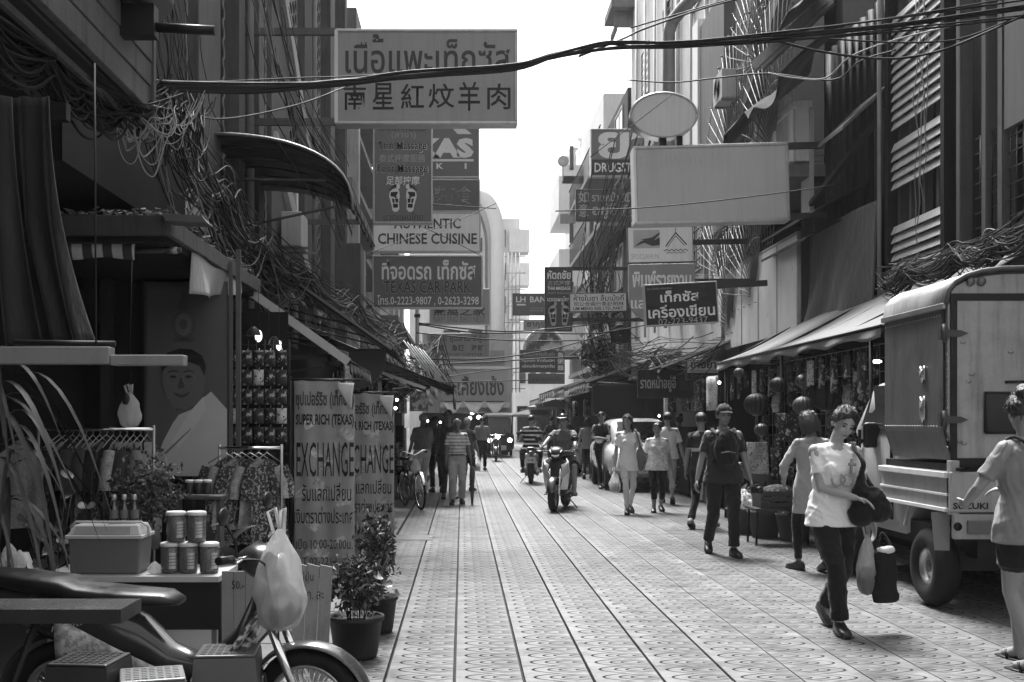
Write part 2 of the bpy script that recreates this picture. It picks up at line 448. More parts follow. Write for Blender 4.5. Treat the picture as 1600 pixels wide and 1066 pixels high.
def ac_unit(X, Y, Z, label, w=.75, h=.55, d=.32):
    t = thing("air_conditioner", label, "air conditioner", (X, Y, Z))
    obj("casing", MB().box(-d / 2, d / 2, -w / 2, w / 2, 0, h), M("ac_enamel", .42, .5, 0, .2, 4, .05, .4), t, local=True, bevel=.012)
    g = MB()
    for i in range(9): g.tube([(-d / 2 - .01, .02 + (.22 * (i + 1) / 9) * math.cos(a * math.pi / 8), h / 2 + (.22 * (i + 1) / 9) * math.sin(a * math.pi / 8)) for a in range(17)], .004, 3, False)
    obj("fan_grille", g, DARKMETAL, t, local=True)
    for q in (-.35, .35): obj("bracket", MB().bar((-d / 2, w * q, -.02), (d / 2 + .15, w * q, -.02), .04), STEEL, t, local=True)
    return t

# ================================================================ LEFT ROW
XL = -3.0
SCR = M("screen_block", .3, .9, 0, .3, 4, .2, .5)
FIN = M("facade_render", .10, .9, 0, .25, 3, .3, .5)
VOID = M("dark_fill", .008, .95, 0, .4, 4, .1)  # near-black fill; the gloom of interiors and gaps is put into this colour
# --- the shophouse with pierced screens
hA = thing("shophouse", "dark shophouse on the left with tall pierced block screens between flat piers", "building", (XL, 10.6, 0))
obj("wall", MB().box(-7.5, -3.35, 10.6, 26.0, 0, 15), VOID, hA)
yb = [(10.75, 12.2), (13.35, 14.1), (15.9, 17.1), (18.8, 20.3), (22.0, 23.6), (24.4, 25.6)]
for i, (a, b_) in enumerate(yb):
    screen_panel(hA, XL - .02, a, b_, 4.3, 12.5, SCR)
pr = [(12.2, 13.3, .10), (14.12, 14.5, .16), (15.5, 15.9, .16), (17.1, 18.8, .06), (20.3, 22.0, .12), (23.6, 24.4, .2), (25.6, 26.0, .3)]
for a, b_, d in pr:
    obj("pier", MB().box(XL - .4, XL + d, a, b_, 3.2, 14.6), FIN, hA, bevel=.01)
for z in (7.7, 11.2):
    obj("floor_band", MB().box(XL - .39, XL - .12, 10.62, 25.98, z, z + .35), FIN, hA)
obj("cornice", MB().box(XL - .45, XL + .45, 10.5, 26.1, 14.6, 15.0), FIN, hA)
obj("ledge", MB().box(XL - .3, XL + .12, 10.6, 25.9, 3.62, 3.86), M("ledge", .3, .85, 0, .3, 3, .3, .5), hA, bevel=.012)
obj("lower_wall", MB().box(XL - .38, XL - .15, 10.65, 26, 0, 3.6), CONCD, hA)
for i, yy in enumerate((14.62, 21.0)):
    dp = MB().tube([(XL + .2, yy, 14), (XL + .2, yy, 9), (XL + .2, yy + .05, 3.0)], .05, 8)
    obj("downpipe", dp, M("pipe_grey", .26, .6, 0, .25, 4, .1, .4), hA)
# slanting struts seen below the big sign
obj("strut", MB().bar((XL + .05, 16.3, 9.6), (XL + .12, 21.2, 6.0), .16, .3), M("pale_strut", .33, .85, 0, .2, 3, .2, .4), hA)
obj("strut", MB().bar((XL + .05, 17.2, 5.9), (XL + .12, 22.0, 3.5), .16, .3), M("pale_strut", .33, .85, 0, .2, 3, .2, .4), hA)

# --- next buildings on the left, behind the hanging signs
hB = thing("shophouse", "grey shophouse with projecting floor slabs behind the massage sign", "building", (XL, 26.2, 0))
obj("wall", MB().box(-8, XL - .25, 26.2, 36, 0, 10.6), CONC, hB)
for i in range(6):
    obj("floor_slab", MB().box(XL - .25, XL + .5, 26.3, 35.9, 3.0 + i * 1.35, 3.14 + i * 1.35), CONC, hB)
for i in range(3):
    for j in range(3):
        y = 27 + j * 2.9; z = 3.5 + i * 2.5
        window_on(hB, XL - .22, y, y + 1.6, z, z + 1.4, -1, bars=4)
obj("pier", MB().box(XL - .25, XL + .55, 26.22, 26.6, 0, 10.7), M("pale_pier", .42, .85, 0, .25, 3, .2, .5), hB)
obj("parapet", MB().box(XL - .4, XL + .5, 26.2, 36, 10.6, 11.3), CONC, hB)
hC = thing("shophouse", "low pale shophouse between the bird nest sign and the arched building", "building", (XL, 36.4, 0))
obj("wall", MB().box(-9, XL + .3, 36.2, 52, 0, 9.4), PALE, hC)
for i in range(3):
    for j in range(4):
        y = 37.2 + j * 3.6; z = 3.3 + i * 2.1
        window_on(hC, XL + .3, y, y + 1.9, z, z + 1.2, -1)
    obj("balcony_slab", MB().box(XL + .3, XL + .9, 36.4, 51.8, 2.75 + i * 2.1, 2.9 + i * 2.1), CONC, hC)
# --- arched pale building where the street bends
YA = 60.0
hD = thing("arched_building", "tall pale building with a curved arched corner rising behind the car park sign", "building", (0, YA, 0))
FARG = M("far_pale_render", .55, .9, 0, .15, 1.2, .2, .25)
x0, x1 = XX(640, YA), XX(788, YA)
arc = [(x0, 0), (x1, 0)]
zt = ZZ(298, YA); zs = ZZ(372, YA)
for i in range(11):
    a = math.pi / 2 * i / 10; arc.append((x1 - (x1 - XX(748, YA)) * (1 - math.cos(a)), zs + (zt - zs) * math.sin(a)))
arc.append((x0, zt))
obj("wall", MB().prism(arc, YA, YA + 9), FARG, hD)
rimpts = [(p[0] + .02, YA - .25, p[1]) for p in arc[1:-1]]
obj("arch_rim", MB().sheet(lambda u, v: (lambda q: (q[0] - .75 * v, q[1], q[2] - .2 * v))(rimpts[int(round(u * (len(rimpts) - 1)))]), len(rimpts) - 1, 1, (0, .2, 0)), M("far_white_rim", .62, .8, 0, .1, 2, .1), hD)
obj("arch_rim", MB().tube([(p[0] - 1.0, p[1], p[2] - .5) for p in rimpts], .07, 8), CONC, hD)
for i in range(7):
    z = 3.2 + i * 1.25
    obj("window", MB().box(x1 - 1.95, x1 - 1.2, YA - .06, YA + .02, z, z + .75), GLASSD, hD)
    obj("window", MB().box(x1 - 3.3, x1 - 2.4, YA - .06, YA + .02, z, z + .75), GLASSD, hD)
sc = MB()
xa, xb = XX(788, 57), XX(812, 57)
for i in range(5):
    x = lerp(xa, xb, i / 4); sc.tube([(x, 57, 3), (x, 57, 10.2)], .035, 4)
for i in range(9):
    z = 3.2 + i * .85; sc.tube([(xa, 57, z), (xb + .3, 57, z)], .03, 4)
for i in range(6):
    sc.tube([(xa, 57, 3.2 + i), (xb, 57, 4.4 + i)], .02, 4)
sf = thing("scaffold", "thin metal scaffold standing against the pale tower down the street", "scaffold", (xa, 57, 0))
obj("poles", sc, STEEL, sf)
YT = 85.0
hE = thing("tower_block", "bright pale apartment tower with small balconies at the far end", "building", (XX(800, YT), YT, 0))
obj("wall", MB().box(XX(740, YT), XX(812, YT), YT, YT + 10, 0, ZZ(342, YT)), FARG, hE)
for i in range(4):
    z = ZZ(392 + i * 52, YT)
    bal = obj("balcony", MB().box(XX(795, YT), XX(826, YT), YT - .9, YT + 1.2, z - .2, z + 1.5), FARG, hE)
    obj("window", MB().box(XX(810, YT), XX(812, YT) + .06, YT + 1.4, YT + 2.6, z + .5, z + 2.0), GLASSD, hE)
    obj("window", MB().box(XX(782, YT), XX(790, YT), YT - .05, YT + .1, z + .3, z + 1.6), GLASSD, hE)
# --- shop with the long Thai signboard and swags closing the left side
YS = 48.0
sh = thing("corner_shop", "shop at the bend with long carved signboard and white swags over its front", "building", (XX(740, YS), YS, 0))
xa, xb = XX(660, YS), XX(798, YS)
obj("wall", MB().box(xa, xb + .05, YS + .05, YS + 6, ZZ(645, YS), ZZ(520, YS)), PALE, sh)
obj("side_wall", MB().box(xa, xa + .2, YS + .05, YS + 6, 0, ZZ(645, YS)), CONCD, sh)
obj("back_wall", MB().box(xa, xb, YS + 2.5, YS + 2.7, 0, ZZ(645, YS)), CONCD, sh)
obj("signboard", MB().box(XX(690, YS), XX(792, YS), YS - .2, YS + .04, ZZ(628, YS), ZZ(578, YS)), M("signboard_cream", .42, .7, 0, .2, 3, .1), sh)
obj("signboard_frame", MB().box(XX(688, YS), XX(796, YS), YS - .28, YS - .21, ZZ(637, YS), ZZ(629, YS)).box(XX(688, YS), XX(796, YS), YS - .28, YS - .21, ZZ(577, YS), ZZ(573, YS)), WHITE, sh)
lettering(sh, "ฮะเคี้ยงเซ้ง", (XX(741, YS) - XX(740, YS), -.22, ZZ(603, YS)), XX(788, YS) - XX(696, YS), .85, M("brown_letter", .07, .6), .02)
obj("upper_signboard", MB().box(XX(700, YS), XX(788, YS), YS - .12, YS + .04, ZZ(566, YS), ZZ(548, YS)), M("signboard_grey", .3, .7), sh)
for i in range(3):
    cx0, cx1 = XX(692 + i * 33, YS), XX(723 + i * 33, YS)
    def sw(u, v, cx0=cx0, cx1=cx1):
        x = lerp(cx0, cx1, u); sag = math.sin(math.pi * u)
        return (x, YS - .3 - .1 * v * sag, ZZ(626, YS) - .05 - (.14 + .38 * v) * sag + .02 * math.sin(v * 22))
    obj("swag", MB().sheet(sw, 14, 8, (0, .02, 0)), cloth_mat("swag_white", .75), sh)
    def sv(u, v, cx0=cx0, cx1=cx1):
        return (lerp(cx0, cx1, u), YS - .22, ZZ(626, YS) - .02 - (.22 * math.sin(math.pi * u)) * v)
    obj("valance", MB().sheet(sv, 10, 2, (0, .02, 0)), cloth_mat("valance_dark", .08), sh)
for px, py in ((738, 645), (734, 654), (773, 642), (766, 672), (748, 652)):
    l = thing("shop_lamp", "round lit lamp in the corner shop under the white swags", "lamp", PX(px, py, YS + .8), 0, "lit lamps in the corner shop")
    obj("bulb", MB().ell((0, 0, 0), .085, None, 10, 7), emit_mat("lamp_glow", .9, 5), l, local=True)
    obj("flex", MB().tube([(0, 0, .08), (0, 0, 1.2)], .01, 4), CABLE, l, local=True)

# ================================================================ RIGHT ROW
XR = 5.5
# --- block at the far right edge with steel posts and lattice
rA = thing("shophouse", "dark open upper floor with steel posts and lattice at the right edge", "building", (XR, 7.0, 0))
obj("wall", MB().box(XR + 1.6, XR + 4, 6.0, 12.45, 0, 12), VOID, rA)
obj("lower_wall", MB().box(XR + .6, XR + .8, 6.0, 12.4, 0, 3.0), CONCD, rA)
obj("floor_slab", MB().box(XR + .1, XR + 1.6, 6.0, 12.4, 3.0, 3.2), CONCD, rA)
for y in (12.15, 11.55, 11.2, 9.9, 8.6):
    obj("steel_post", MB().box(XR - .02, XR + .1, y, y + .13, 3.2, 12).box(XR - .03, XR - .02, y + .02, y + .11, 3.2, 12), M("bolted_post", .1, .6, .4, .3, 7, .2, .3), rA)
obj("grey_panel", MB().box(XR - .02, XR + .05, 9.2, 11.32, 4.45, 5.85), M("grey_board", .12, .8, 0, .15, 3, .1, .2), rA)
lat = MB()
for i in range(9):
    z = 3.25 + i * .16; lat.tube([(XR + .02, 6.2, z), (XR + .02, 11.9, z)], .008, 4)
for i in range(44):
    y = 6.2 + i * .13; lat.tube([(XR + .02, y, 3.2), (XR + .02, y, 4.55)], .008, 4)
obj("lattice", lat, DARKMETAL, rA)
for a in ((6.3, 4.6, 12.0, 5.9), (6.3, 5.9, 12.0, 7.2), (7, 3.4, 12.3, 4.6)):
    obj("rail", MB().bar((XR + .3, a[0], a[1]), (XR + .3, a[2], a[3]), .06), RUST, rA)
obj("brace", MB().bar((XR + .1, 11.9, 5.9), (XR + .4, 11.2, 4.4), .07), STEEL, rA)
# --- white louvred shopfront
rB = thing("shophouse", "shophouse upper floor clad in broad white louvre boards with an open strip", "building", (XR, 12.5, 0))
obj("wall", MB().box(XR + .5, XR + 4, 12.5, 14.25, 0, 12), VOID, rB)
LOUV = M("louvre_board", .43, .6, 0, .16, 3, .12, .35)
def louvres(z0, z1, pitch, y0=12.62, y1=14.12):
    z = z0; proto = None; i = 0
    while z < z1 - pitch * .5:
        if proto is None:
            proto = obj("louvre_board", MB().add([(XR - .035, y0, z), (XR - .035, y1, z), (XR + .012, y1, z + pitch * .93), (XR + .012, y0, z + pitch * .93), (XR - .015, y0, z), (XR - .015, y1, z), (XR + .03, y1, z + pitch * .93), (XR + .03, y0, z + pitch * .93)],
                        [(0, 1, 2, 3), (7, 6, 5, 4), (0, 4, 5, 1), (3, 2, 6, 7), (0, 3, 7, 4), (1, 5, 6, 2)]), LOUV, rB, base=(XR, y0, z))
        else: share(proto, "louvre_board", rB, (0, y0 - 12.5 + rnd(-.006, .006), z), (rnd(-.0015, .0015), rnd(-.02, .02), 0))
        z += pitch
louvres(3.42, 3.98, .114); louvres(4.44, 5.05, .121); louvres(5.2, 6.7, .122)
obj("bottom_rail", MB().box(XR - .04, XR + .1, 12.5, 14.25, 3.2, 3.4), M("grey_fascia", .13, .8, 0, .3, 4, .2, .4), rB)
for y in (12.62, 12.9, 13.3, 13.7, 14.05):
    obj("stud", MB().box(XR + .06, XR + .16, y, y + .08, 3.4, 7), M("bolted_post", .1, .6, .4, .3, 7, .2, .3), rB)
for y in (12.5, 14.15):
    obj("end_post", MB().box(XR - .06, XR + .2, y, y + .1, 0, 9), DARKMETAL, rB)
obj("post_pipe", MB().tube([(XR - .1, 14.33, 2.6), (XR - .1, 14.33, 9)], .03, 8), M("pipe_grey", .26, .6, 0, .25, 4, .1, .4), rB)
for i in range(5):
    y = 12.9 + i * .08
    obj("hanging_cord", MB().tube([(XR - .08 - .02 * math.sin(k * 2 + i), y + .05 * math.sin(k * 1.3 + i * 2), 6.6 - k * .25) for k in range(9 + i)], .006, 4), CABLEG, rB)
# --- corrugated dark bay with canvas sheet
rC = thing("shophouse", "narrow bay of dark ribbed metal sheet with grey canvas hung over it", "building", (XR, 14.3, 0))
obj("wall", MB().box(XR + .45, XR + 4, 14.3, 17.3, 0, 12), VOID, rC)
rib = M("ribbed_metal", .03, .45, .5, .3, 5, .1, .4)
proto = None
for i in range(10):
    y = 14.5 + i * .29
    if proto is None: proto = obj("metal_rib", MB().lathe([(.0, 3), (.085, 3.0), (.085, 7.2), (0, 7.2)], (XR + .2, y, 0), 10), rib, rC, base=(XR + .2, y, 0))
    else: share(proto, "metal_rib", rC, (.2, y - 14.3, 0))
obj("rail", MB().bar((XR, 14.4, 5.55), (XR - .05, 17.3, 4.9), .07), RUST, rC)
obj("flat_hood", MB().add([(XR + .1, 14.4, 5.95), (XR + .1, 15.6, 5.95), (XR - .55, 15.4, 5.35), (XR - .55, 14.4, 5.35), (XR + .1, 14.4, 5.9), (XR + .1, 15.6, 5.9), (XR - .55, 15.4, 5.3), (XR - .55, 14.4, 5.3)], [(0, 1, 2, 3), (7, 6, 5, 4), (0, 3, 7, 4), (1, 5, 6, 2), (0, 4, 5, 1), (3, 2, 6, 7)]), M("grey_hood", .1, .7, 0, .2, 3, .1), rC)
for z, y0 in ((4.62, 15.2), (4.3, 15.6)):
    obj("awning_blade", MB().add([(XR + .1, y0, z + .2), (XR + .1, 18.3, z + .2), (XR - .5, 18.5, z - .1), (XR - .5, y0 + .5, z - .1), (XR + .1, y0, z + .16), (XR + .1, 18.3, z + .16), (XR - .5, 18.5, z - .14), (XR - .5, y0 + .5, z - .14)], [(0, 1, 2, 3), (7, 6, 5, 4), (0, 3, 7, 4), (1, 5, 6, 2), (0, 4, 5, 1), (3, 2, 6, 7)]), DARKMETAL, rC)
def tarp(u, v):
    y = lerp(14.38, 17.0, u); z = lerp(lerp(4.38, 4.42, u), lerp(2.95, 2.85, u), v)
    fold = .05 * math.sin(u * 9 + v * 2) * v + .035 * math.sin((u * 2.2 - v) * 9) * (u * v)
    return (XR - .1 + fold - .12 * v, y, z + .02 * math.sin(u * 5))
tp = obj("canvas_sheet", MB().sheet(tarp, 40, 24, (.012, 0, 0)), cloth_mat("grey_canvas", .075, .2, .8), rC)
# --- block with bulging window cages and white balcony
rD = thing("shophouse", "shophouse with fan ribbed window cages and a white balcony over the lantern stall", "building", (XR, 17.4, 0))
obj("wall", MB().box(XR + .75, XR + 4, 17.35, 23.4, 0, 12.6), M("dark_wall", .045, .9, 0, .35, 2, .3, .5), rD)  # wall in one dark base tone with streaks
obj("recess_shade_slab", MB().box(XR + .55, XR + .74, 18.5, 22.6, 4.4, 9.8), VOID, rD)  # solid slab before the wall, its near-black colour painting the shade of a recess
obj("balcony_wall", MB().box(XR - .25, XR - .05, 17.4, 20.6, 5.6, 6.45), M("balcony_white", .55, .8, 0, .2, 2, .2, .4), rD)
obj("balcony_top", MB().box(XR - .3, XR, 17.4, 20.7, 6.45, 6.55), M("balcony_white", .55, .8, 0, .2, 2, .2, .4), rD)
for i in range(4):
    obj("baluster", MB().box(XR - .31, XR - .26, 17.5 + i * .95, 17.62 + i * .95, 5.62, 6.44), WHITE, rD)
pv = MB()
for i in range(9):
    y = 17.55 + i * .26
    pv.add([(XR - .27, y, 6.6), (XR - .27, y + .2, 6.6), (XR - .27, y + .1, 6.95), (XR - .22, y, 6.6), (XR - .22, y + .2, 6.6), (XR - .22, y + .1, 6.95)], [(0, 1, 2), (5, 4, 3), (0, 3, 4, 1), (1, 4, 5, 2), (2, 5, 3, 0)])
obj("pierced_trim", pv, WHITE, rD)
obj("balcony_floor", MB().box(XR - .35, XR + .75, 17.38, 23.3, 5.35, 5.55), CONC, rD)
obj("pale_panel", MB().box(XR - .05, XR + .02, 17.36, 17.8, 2.9, 6.4), M("pale_panel", .4, .6, 0, .15, 3, .1, .3), rD)
cages = ((19.3, 6.2, .3, 2.6), (20.5, 3.9, .3, 2.4), (21.8, 6.4, .2, 2.8), (22.2, 3.5, .2, 2.0), (20.2, 7.9, .2, 2.4), (23, 4.6, .2, 2.2))
for yc, zc, r0, r1 in cages:
    mb = MB(); fan_grille(mb, XR - .35, yc - 1.0, zc - .2, r0, r1, R(8), R(110), 17, .010); fan_grille(mb, XR - .1, yc - 1.0, zc - .2, r0, r1 * .9, R(5), R(105), 12, .009)
    for i in range(6): mb.tube([(XR - .35, yc - 1 + i * .4, zc - .3), (XR + .7, yc - 1 + i * .4, zc - .3)], .01, 4)
    o = obj("window_cage", mb, M("cage_steel", .13, .5, .4, .25, 6, .05), rD); o['kind'] = 'stuff'
obj("lower_wall", MB().box(XR + .35, XR + .7, 17.4, 23.3, 0, 3.3), CONCD, rD)
for z in (3.6, 5.0):
    window_on(rD, XR + .73, 18.6, 20.2, z, z + 1.2, 1, bars=6)
    window_on(rD, XR + .73, 20.8, 22.4, z, z + 1.2, 1, bars=6)
obj("stair_beam", MB().bar((XR - .2, 17.5, 9.0), (XR - .2, 23.2, 6.1), .2, .4), M("timber_beam", .2, .85, 0, .4, 6, .3, .3), rD)
# --- tall pale wall with the thick duct
rE = thing("apartment_block", "tall pale building at right with a thick duct climbing its streaked wall", "building", (XR, 23.5, 0))
obj("wall", MB().box(XR, XR + 6, 23.5, 36, 0, 15.2), PALE, rE)
obj("roof_eave", MB().box(XR - .75, XR + 6.2, 35.2, 37.0, 14.7, 14.95), CONC, rE)
obj("eave_bracket", MB().box(XR - .6, XR, 35.6, 35.7, 14.2, 14.7).box(XR - .6, XR - .5, 35.6, 36.6, 14.1, 14.25), CONC, rE)
for i in range(7):
    y = 24.6 + i * 1.65
    obj("wall_pipe", MB().tube([(XR - .07, y, 4), (XR - .07, y, 14.8)], rnd(.03, .06), 6), M("pipe_pale", .45, .6, 0, .25, 4, .1, .4), rE)
for i in range(3):
    for j in range(3):
        y = 25.3 + j * 3.6; z = 5 + i * 3.1
        window_on(rE, XR - .01, y, y + 1.3, z, z + 1.5, 1, bars=5)
obj("green_panel", MB().box(XR - .25, XR - .02, 22.2, 24.4, 6.4, 10.2), M("grey_cladding", .13, .7, 0, .15, 2, .1, .3), rE)
obj("white_strip", MB().box(XR - .3, XR - .03, 24.45, 25.0, 6.3, 10.4), M("white_strip", .75, .7, 0, .08, 3, .1, .1), rE)
dc = XX(1045, 22)
obj("duct", MB().tube([(dc, 22, 5.8), (dc, 22, ZZ(52, 22)), (dc + .05, 21.9, ZZ(36, 22)), (dc + .25, 21.6, ZZ(20, 22)), (XX(1125, 19), 19, ZZ(-45, 19)), (XX(1260, 17), 17, ZZ(-170, 17))], .125, 14), M("duct_steel", .34, .5, .3, .2, 4, .1, .5), rE)
# --- balconied block further on
rF = thing("shophouse", "cluttered shophouse with iron balconies behind the small red and white signs", "building", (XR, 36.2, 0))
obj("wall", MB().box(XR - .1, XR + 6, 36.1, 47, 0, 12.4), CONCD, rF)
for i in range(4):
    z = 3.3 + i * 2.3
    obj("balcony_floor", MB().box(XR - 1.0, XR - .1, 36.2, 46.8, z, z + .15), CONC, rF)
    rl = MB()
    for j in range(36): rl.tube([(XR - .98, 36.3 + j * .29, z + .15), (XR - .98, 36.3 + j * .29, z + 1.0)], .014, 4)
    rl.tube([(XR - .98, 36.2, z + 1.0), (XR - .98, 46.8, z + 1.0)], .025, 5)
    o = obj("railing", rl, RUST, rF)
    for j in range(3): window_on(rF, XR - .12, 37 + j * 3.3, 38.8 + j * 3.3, z + .4, z + 1.9, 1)
for i in range(3):
    obj("awning_strut", MB().bar((XR - .1, 37 + i * 3, 5.4), (XR - 1.2, 37 + i * 3, 6.3), .06), STEEL, rF)
rG = thing("apartment_block", "pale stepped building with projecting boxed balconies beside the sky", "building", (XX(890, 62), 62, 0))
obj("wall", MB().box(XX(893, 62), XX(893, 62) + 8, 48, 66, 0, ZZ(262, 62)), FARG, rG)
for py, h in ((345, 86), (455, 92), (550, 60)):
    z = ZZ(py, 58)
    obj("balcony", MB().box(XX(868, 58), XX(893, 58) + .6, 56, 62, z, z + 1.9), FARG, rG)
    obj("window", MB().box(XX(884, 58), XX(890, 58), 55.93, 56.05, z + 2.2, z + 3.4), GLASSD, rG)
    obj("soffit", MB().box(XX(870, 58), XX(893, 58), 55.9, 56.1, z - .5, z - .05), CONC, rG)
obj("parapet", MB().box(XX(873, 58), XX(925, 58), 56, 60, ZZ(300, 58), ZZ(272, 58)), FARG, rG)
for px in (889, 898, 908):
    obj("finial", MB().lathe([(.12, 0), (.06, .2), (.09, .5), (.05, .8), (.2, .95), (.22, 1.0), (.02, 1.05), (.02, 1.4)], (XX(px, 58), 58, ZZ(275, 58) + (px - 889) * .05), 8), PALE, rG)
rH = thing("shop_block", "low bright shop building closing the far end of the street", "building", (XX(880, 75), 75, 0))
obj("wall", MB().box(XX(805, 78), XX(960, 78), 78, 84, 0, ZZ(505, 78)), FARG, rH)
for i in range(4):
    obj("window", MB().box(XX(812 + i * 16, 78), XX(821 + i * 16, 78), 77.9, 78.05, 4.2, 5.8), GLASSD, rH)
obj("shopfront", MB().box(XX(808, 78), XX(900, 78), 77.9, 78.04, .1, 2.6), VOID, rH)
# ================================================================ HANGING SIGNS
def flat(name, g, rough=.55, var=.08, streak=.12): return M(name, g, rough, 0, var, 2.2, .03, streak, .3)
INK = flat("ink_black", .012); INKG = flat("ink_grey", .045); PALEL = flat("letter_pale", .7); MIDL = flat("letter_mid", .33); WHL = flat("letter_white", .75)
SFR = M("sign_frame", .4, .42, .6, .3, 6, .1, .3); SFD = M("sign_frame_dark", .05, .5, .4, .3, 6, .1)
def sign(label, rect, Y, panel, frame=SFR, texts=(), arms=(), depth=.18, fw=4.5, tilt=0., name="hanging_sign", cat="sign", side=None, yaw=0., group=None, poly=None):
    """rect in photo pixels; texts = (string, x0, x1, y0, y1, material[, bold[, slant]]); arms = (pixel y, pixel x of the wall end)"""
    x0, y0, x1, y1 = rect; cx, cy = (x0 + x1) / 2, (y0 + y1) / 2
    c = PX(cx, cy, Y); k = Y / F
    w, h = (x1 - x0) * k, (y1 - y0) * k; f = fw * k
    t = thing(name, label, cat, c, 0, group)
    t.rotation_euler = (0, R(-tilt), R(yaw))
    if poly is None:
        obj("panel", MB().box(-w / 2 + f * .5, w / 2 - f * .5, -depth / 2 + .015, depth / 2 - .015, -h / 2 + f * .5, h / 2 - f * .5), panel, t, local=True)
        m = MB()
        m.box(-w / 2, w / 2, -depth / 2, depth / 2, h / 2 - f, h / 2).box(-w / 2, w / 2, -depth / 2, depth / 2, -h / 2, -h / 2 + f)
        m.box(-w / 2, -w / 2 + f, -depth / 2, depth / 2, -h / 2 + f, h / 2 - f).box(w / 2 - f, w / 2, -depth / 2, depth / 2, -h / 2 + f, h / 2 - f)
        obj("frame", m, frame, t, local=True, bevel=min(.012, f * .3))
    else:
        pts = [((p[0] - cx) * k, -(p[1] - cy) * k) for p in poly]
        obj("panel", MB().prism(pts, -depth / 2 + .015, depth / 2), panel, t, local=True, bevel=.01)
    fy = -depth / 2 + .012
    for s in texts:
        lettering(t, s[0], (((s[1] + s[2]) / 2 - cx) * k, fy - (s[8] if len(s) > 8 else 0), -((s[3] + s[4]) / 2 - cy) * k), (s[2] - s[1]) * k, (s[4] - s[3]) * k, s[5], s[6] if len(s) > 6 else 0., italic=s[7] if len(s) > 7 else 0.)
    for py, pxw in arms:
        z = -(py - cy) * k; xe = (pxw - cx) * k
        xs = -w / 2 if pxw < x0 else w / 2
        obj("bracket_arm", MB().bar((xs, 0, z), (xe, 0, z), .07, .09), SFD if pxw > x1 else M("arm_steel", .12, .5, .4, .3, 7, .2, .3), t, local=True)
    t['k'] = k; t['fy'] = fy; t['cx'] = cx; t['cy'] = cy
    return t
def loc_px(t, px, py, dy=0.): return ((px - t['cx']) * t['k'], t['fy'] - dy, -(py - t['cy']) * t['k'])
def mark(t, name, pts, mat, dy=0., th=.006):
    """flat painted shape given by its outline in photo pixels"""
    q = [loc_px(t, *p) for p in pts]
    return obj(name, MB().prism([(p[0], p[2]) for p in q], t['fy'] - dy - th, t['fy'] - dy + .001), mat, t, local=True)
def line(t, name, pts, wpx, mat, dy=0.):
    m = MB()
    q = [loc_px(t, *p, dy) for p in pts]
    for a, b_ in zip(q, q[1:]): m.bar(a, b_, .006, wpx * t['k'], (0, 0, 1)) if abs(a[0] - b_[0]) > 1e-5 else m.bar(a, b_, wpx * t['k'], .006, (0, 1, 0))
    return obj(name, m, mat, t, local=True)
def feet(t, x0, y0, x1, y1, light, dark, mid):
    """pair of foot soles with toes and zones"""
    w, h = x1 - x0, y1 - y0
    for sgn in (-1, 1):
        c = (x0 + x1) / 2 + sgn * w * .26
        def o(u, v): return (c + sgn * u * w * .24, y0 + v * h)
        prof = [(-.55, .22), (-.2, .12), (.4, .15), (.85, .25), (.95, .42), (.72, .62), (.55, .8), (.45, .94), (.1, 1.0), (-.3, .98), (-.55, .88), (-.5, .65), (-.62, .42)]
        ft = mark(t, "foot_sole", [o(*p) for p in prof], light)
        for u, v, r in ((-.38, .06, .22), (-.02, .03, .13), (.28, .06, .12), (.55, .11, .11), (.82, .18, .1)):
            mark(t, "toe", [o(u + r * 1.3 * math.cos(a * math.pi / 5), v + r * .42 * math.sin(a * math.pi / 5)) for a in range(10)], dark if u > -.2 else light)
        for z in ([(-.4, .25), (.7, .27), (.75, .42), (.1, .45), (-.2, .36)], [(-.4, .5), (.1, .52), (-.05, .66), (-.38, .66)], [(.2, .52), (.55, .5), (.4, .66), (.12, .68)], [(-.36, .7), (.4, .7), (.32, .85), (-.36, .84)]):
            mark(t, "zone", [o(*p) for p in z], dark, .006)
        mark(t, "zone", [o(-.15, .4), o(.15, .42), o(.1, .5), o(-.2, .49)], mid, .012)
# --- left side of the street
t = sign("huge goat stew signboard with Thai above Chinese letters, slung highest over the street", (525, 50, 808, 198), 15, flat("goat_panel", .30, .5, .1, .2), SFR,
     [("เนือแพะเท็กซัส", 541, 796, 66, 119, INKG, .012), ("้", 583, 600, 58, 71, INKG, .02), ("南", 538, 573, 137, 176, INK, .010), ("星", 583, 616, 134, 175, INK, .010), ("紅", 627, 663, 135, 174, INK, .010),
      ("炆", 670, 710, 135, 173, INK, .010), ("羊", 716, 750, 132, 177, INK, .010), ("肉", 761, 797, 135, 175, INK, .010)], [(50, 380), (191, 350)], .26, 5)
obj("edge_strip", MB().box(-1.232, -1.19, -.135, .135, -.62, .62), WHITE, t, local=True)
t = sign("narrow massage signboard with a pair of printed feet, under the goat stew board", (583, 188, 676, 351), 20, flat("massage_panel", .15), SFR,
     [("CHINA WORLD", 591, 667, 199, 207, INKG, .01), ("(สาขา)", 612, 650, 208, 220, MIDL), ("Thai Massage", 590.5, 668, 222.5, 241, PALEL, .022), ("Thai Massage", 591, 667, 223, 240, INK, .006, 0, .006),
      ("泰式按摩服務", 593, 665, 243, 256, MIDL, .01), ("Foot Massage", 589.5, 670, 258, 276.5, PALEL, .022), ("Foot Massage", 590, 669, 258.5, 276, INK, .006, 0, .006), ("足部按摩", 604, 656, 277, 291, PALEL, .01), ("นวดแผนไทย", 600, 661, 334, 346, INKG)], [(347, 470)], .22, 3)
feet(t, 608, 291, 652, 333, PALEL, INK, INKG)
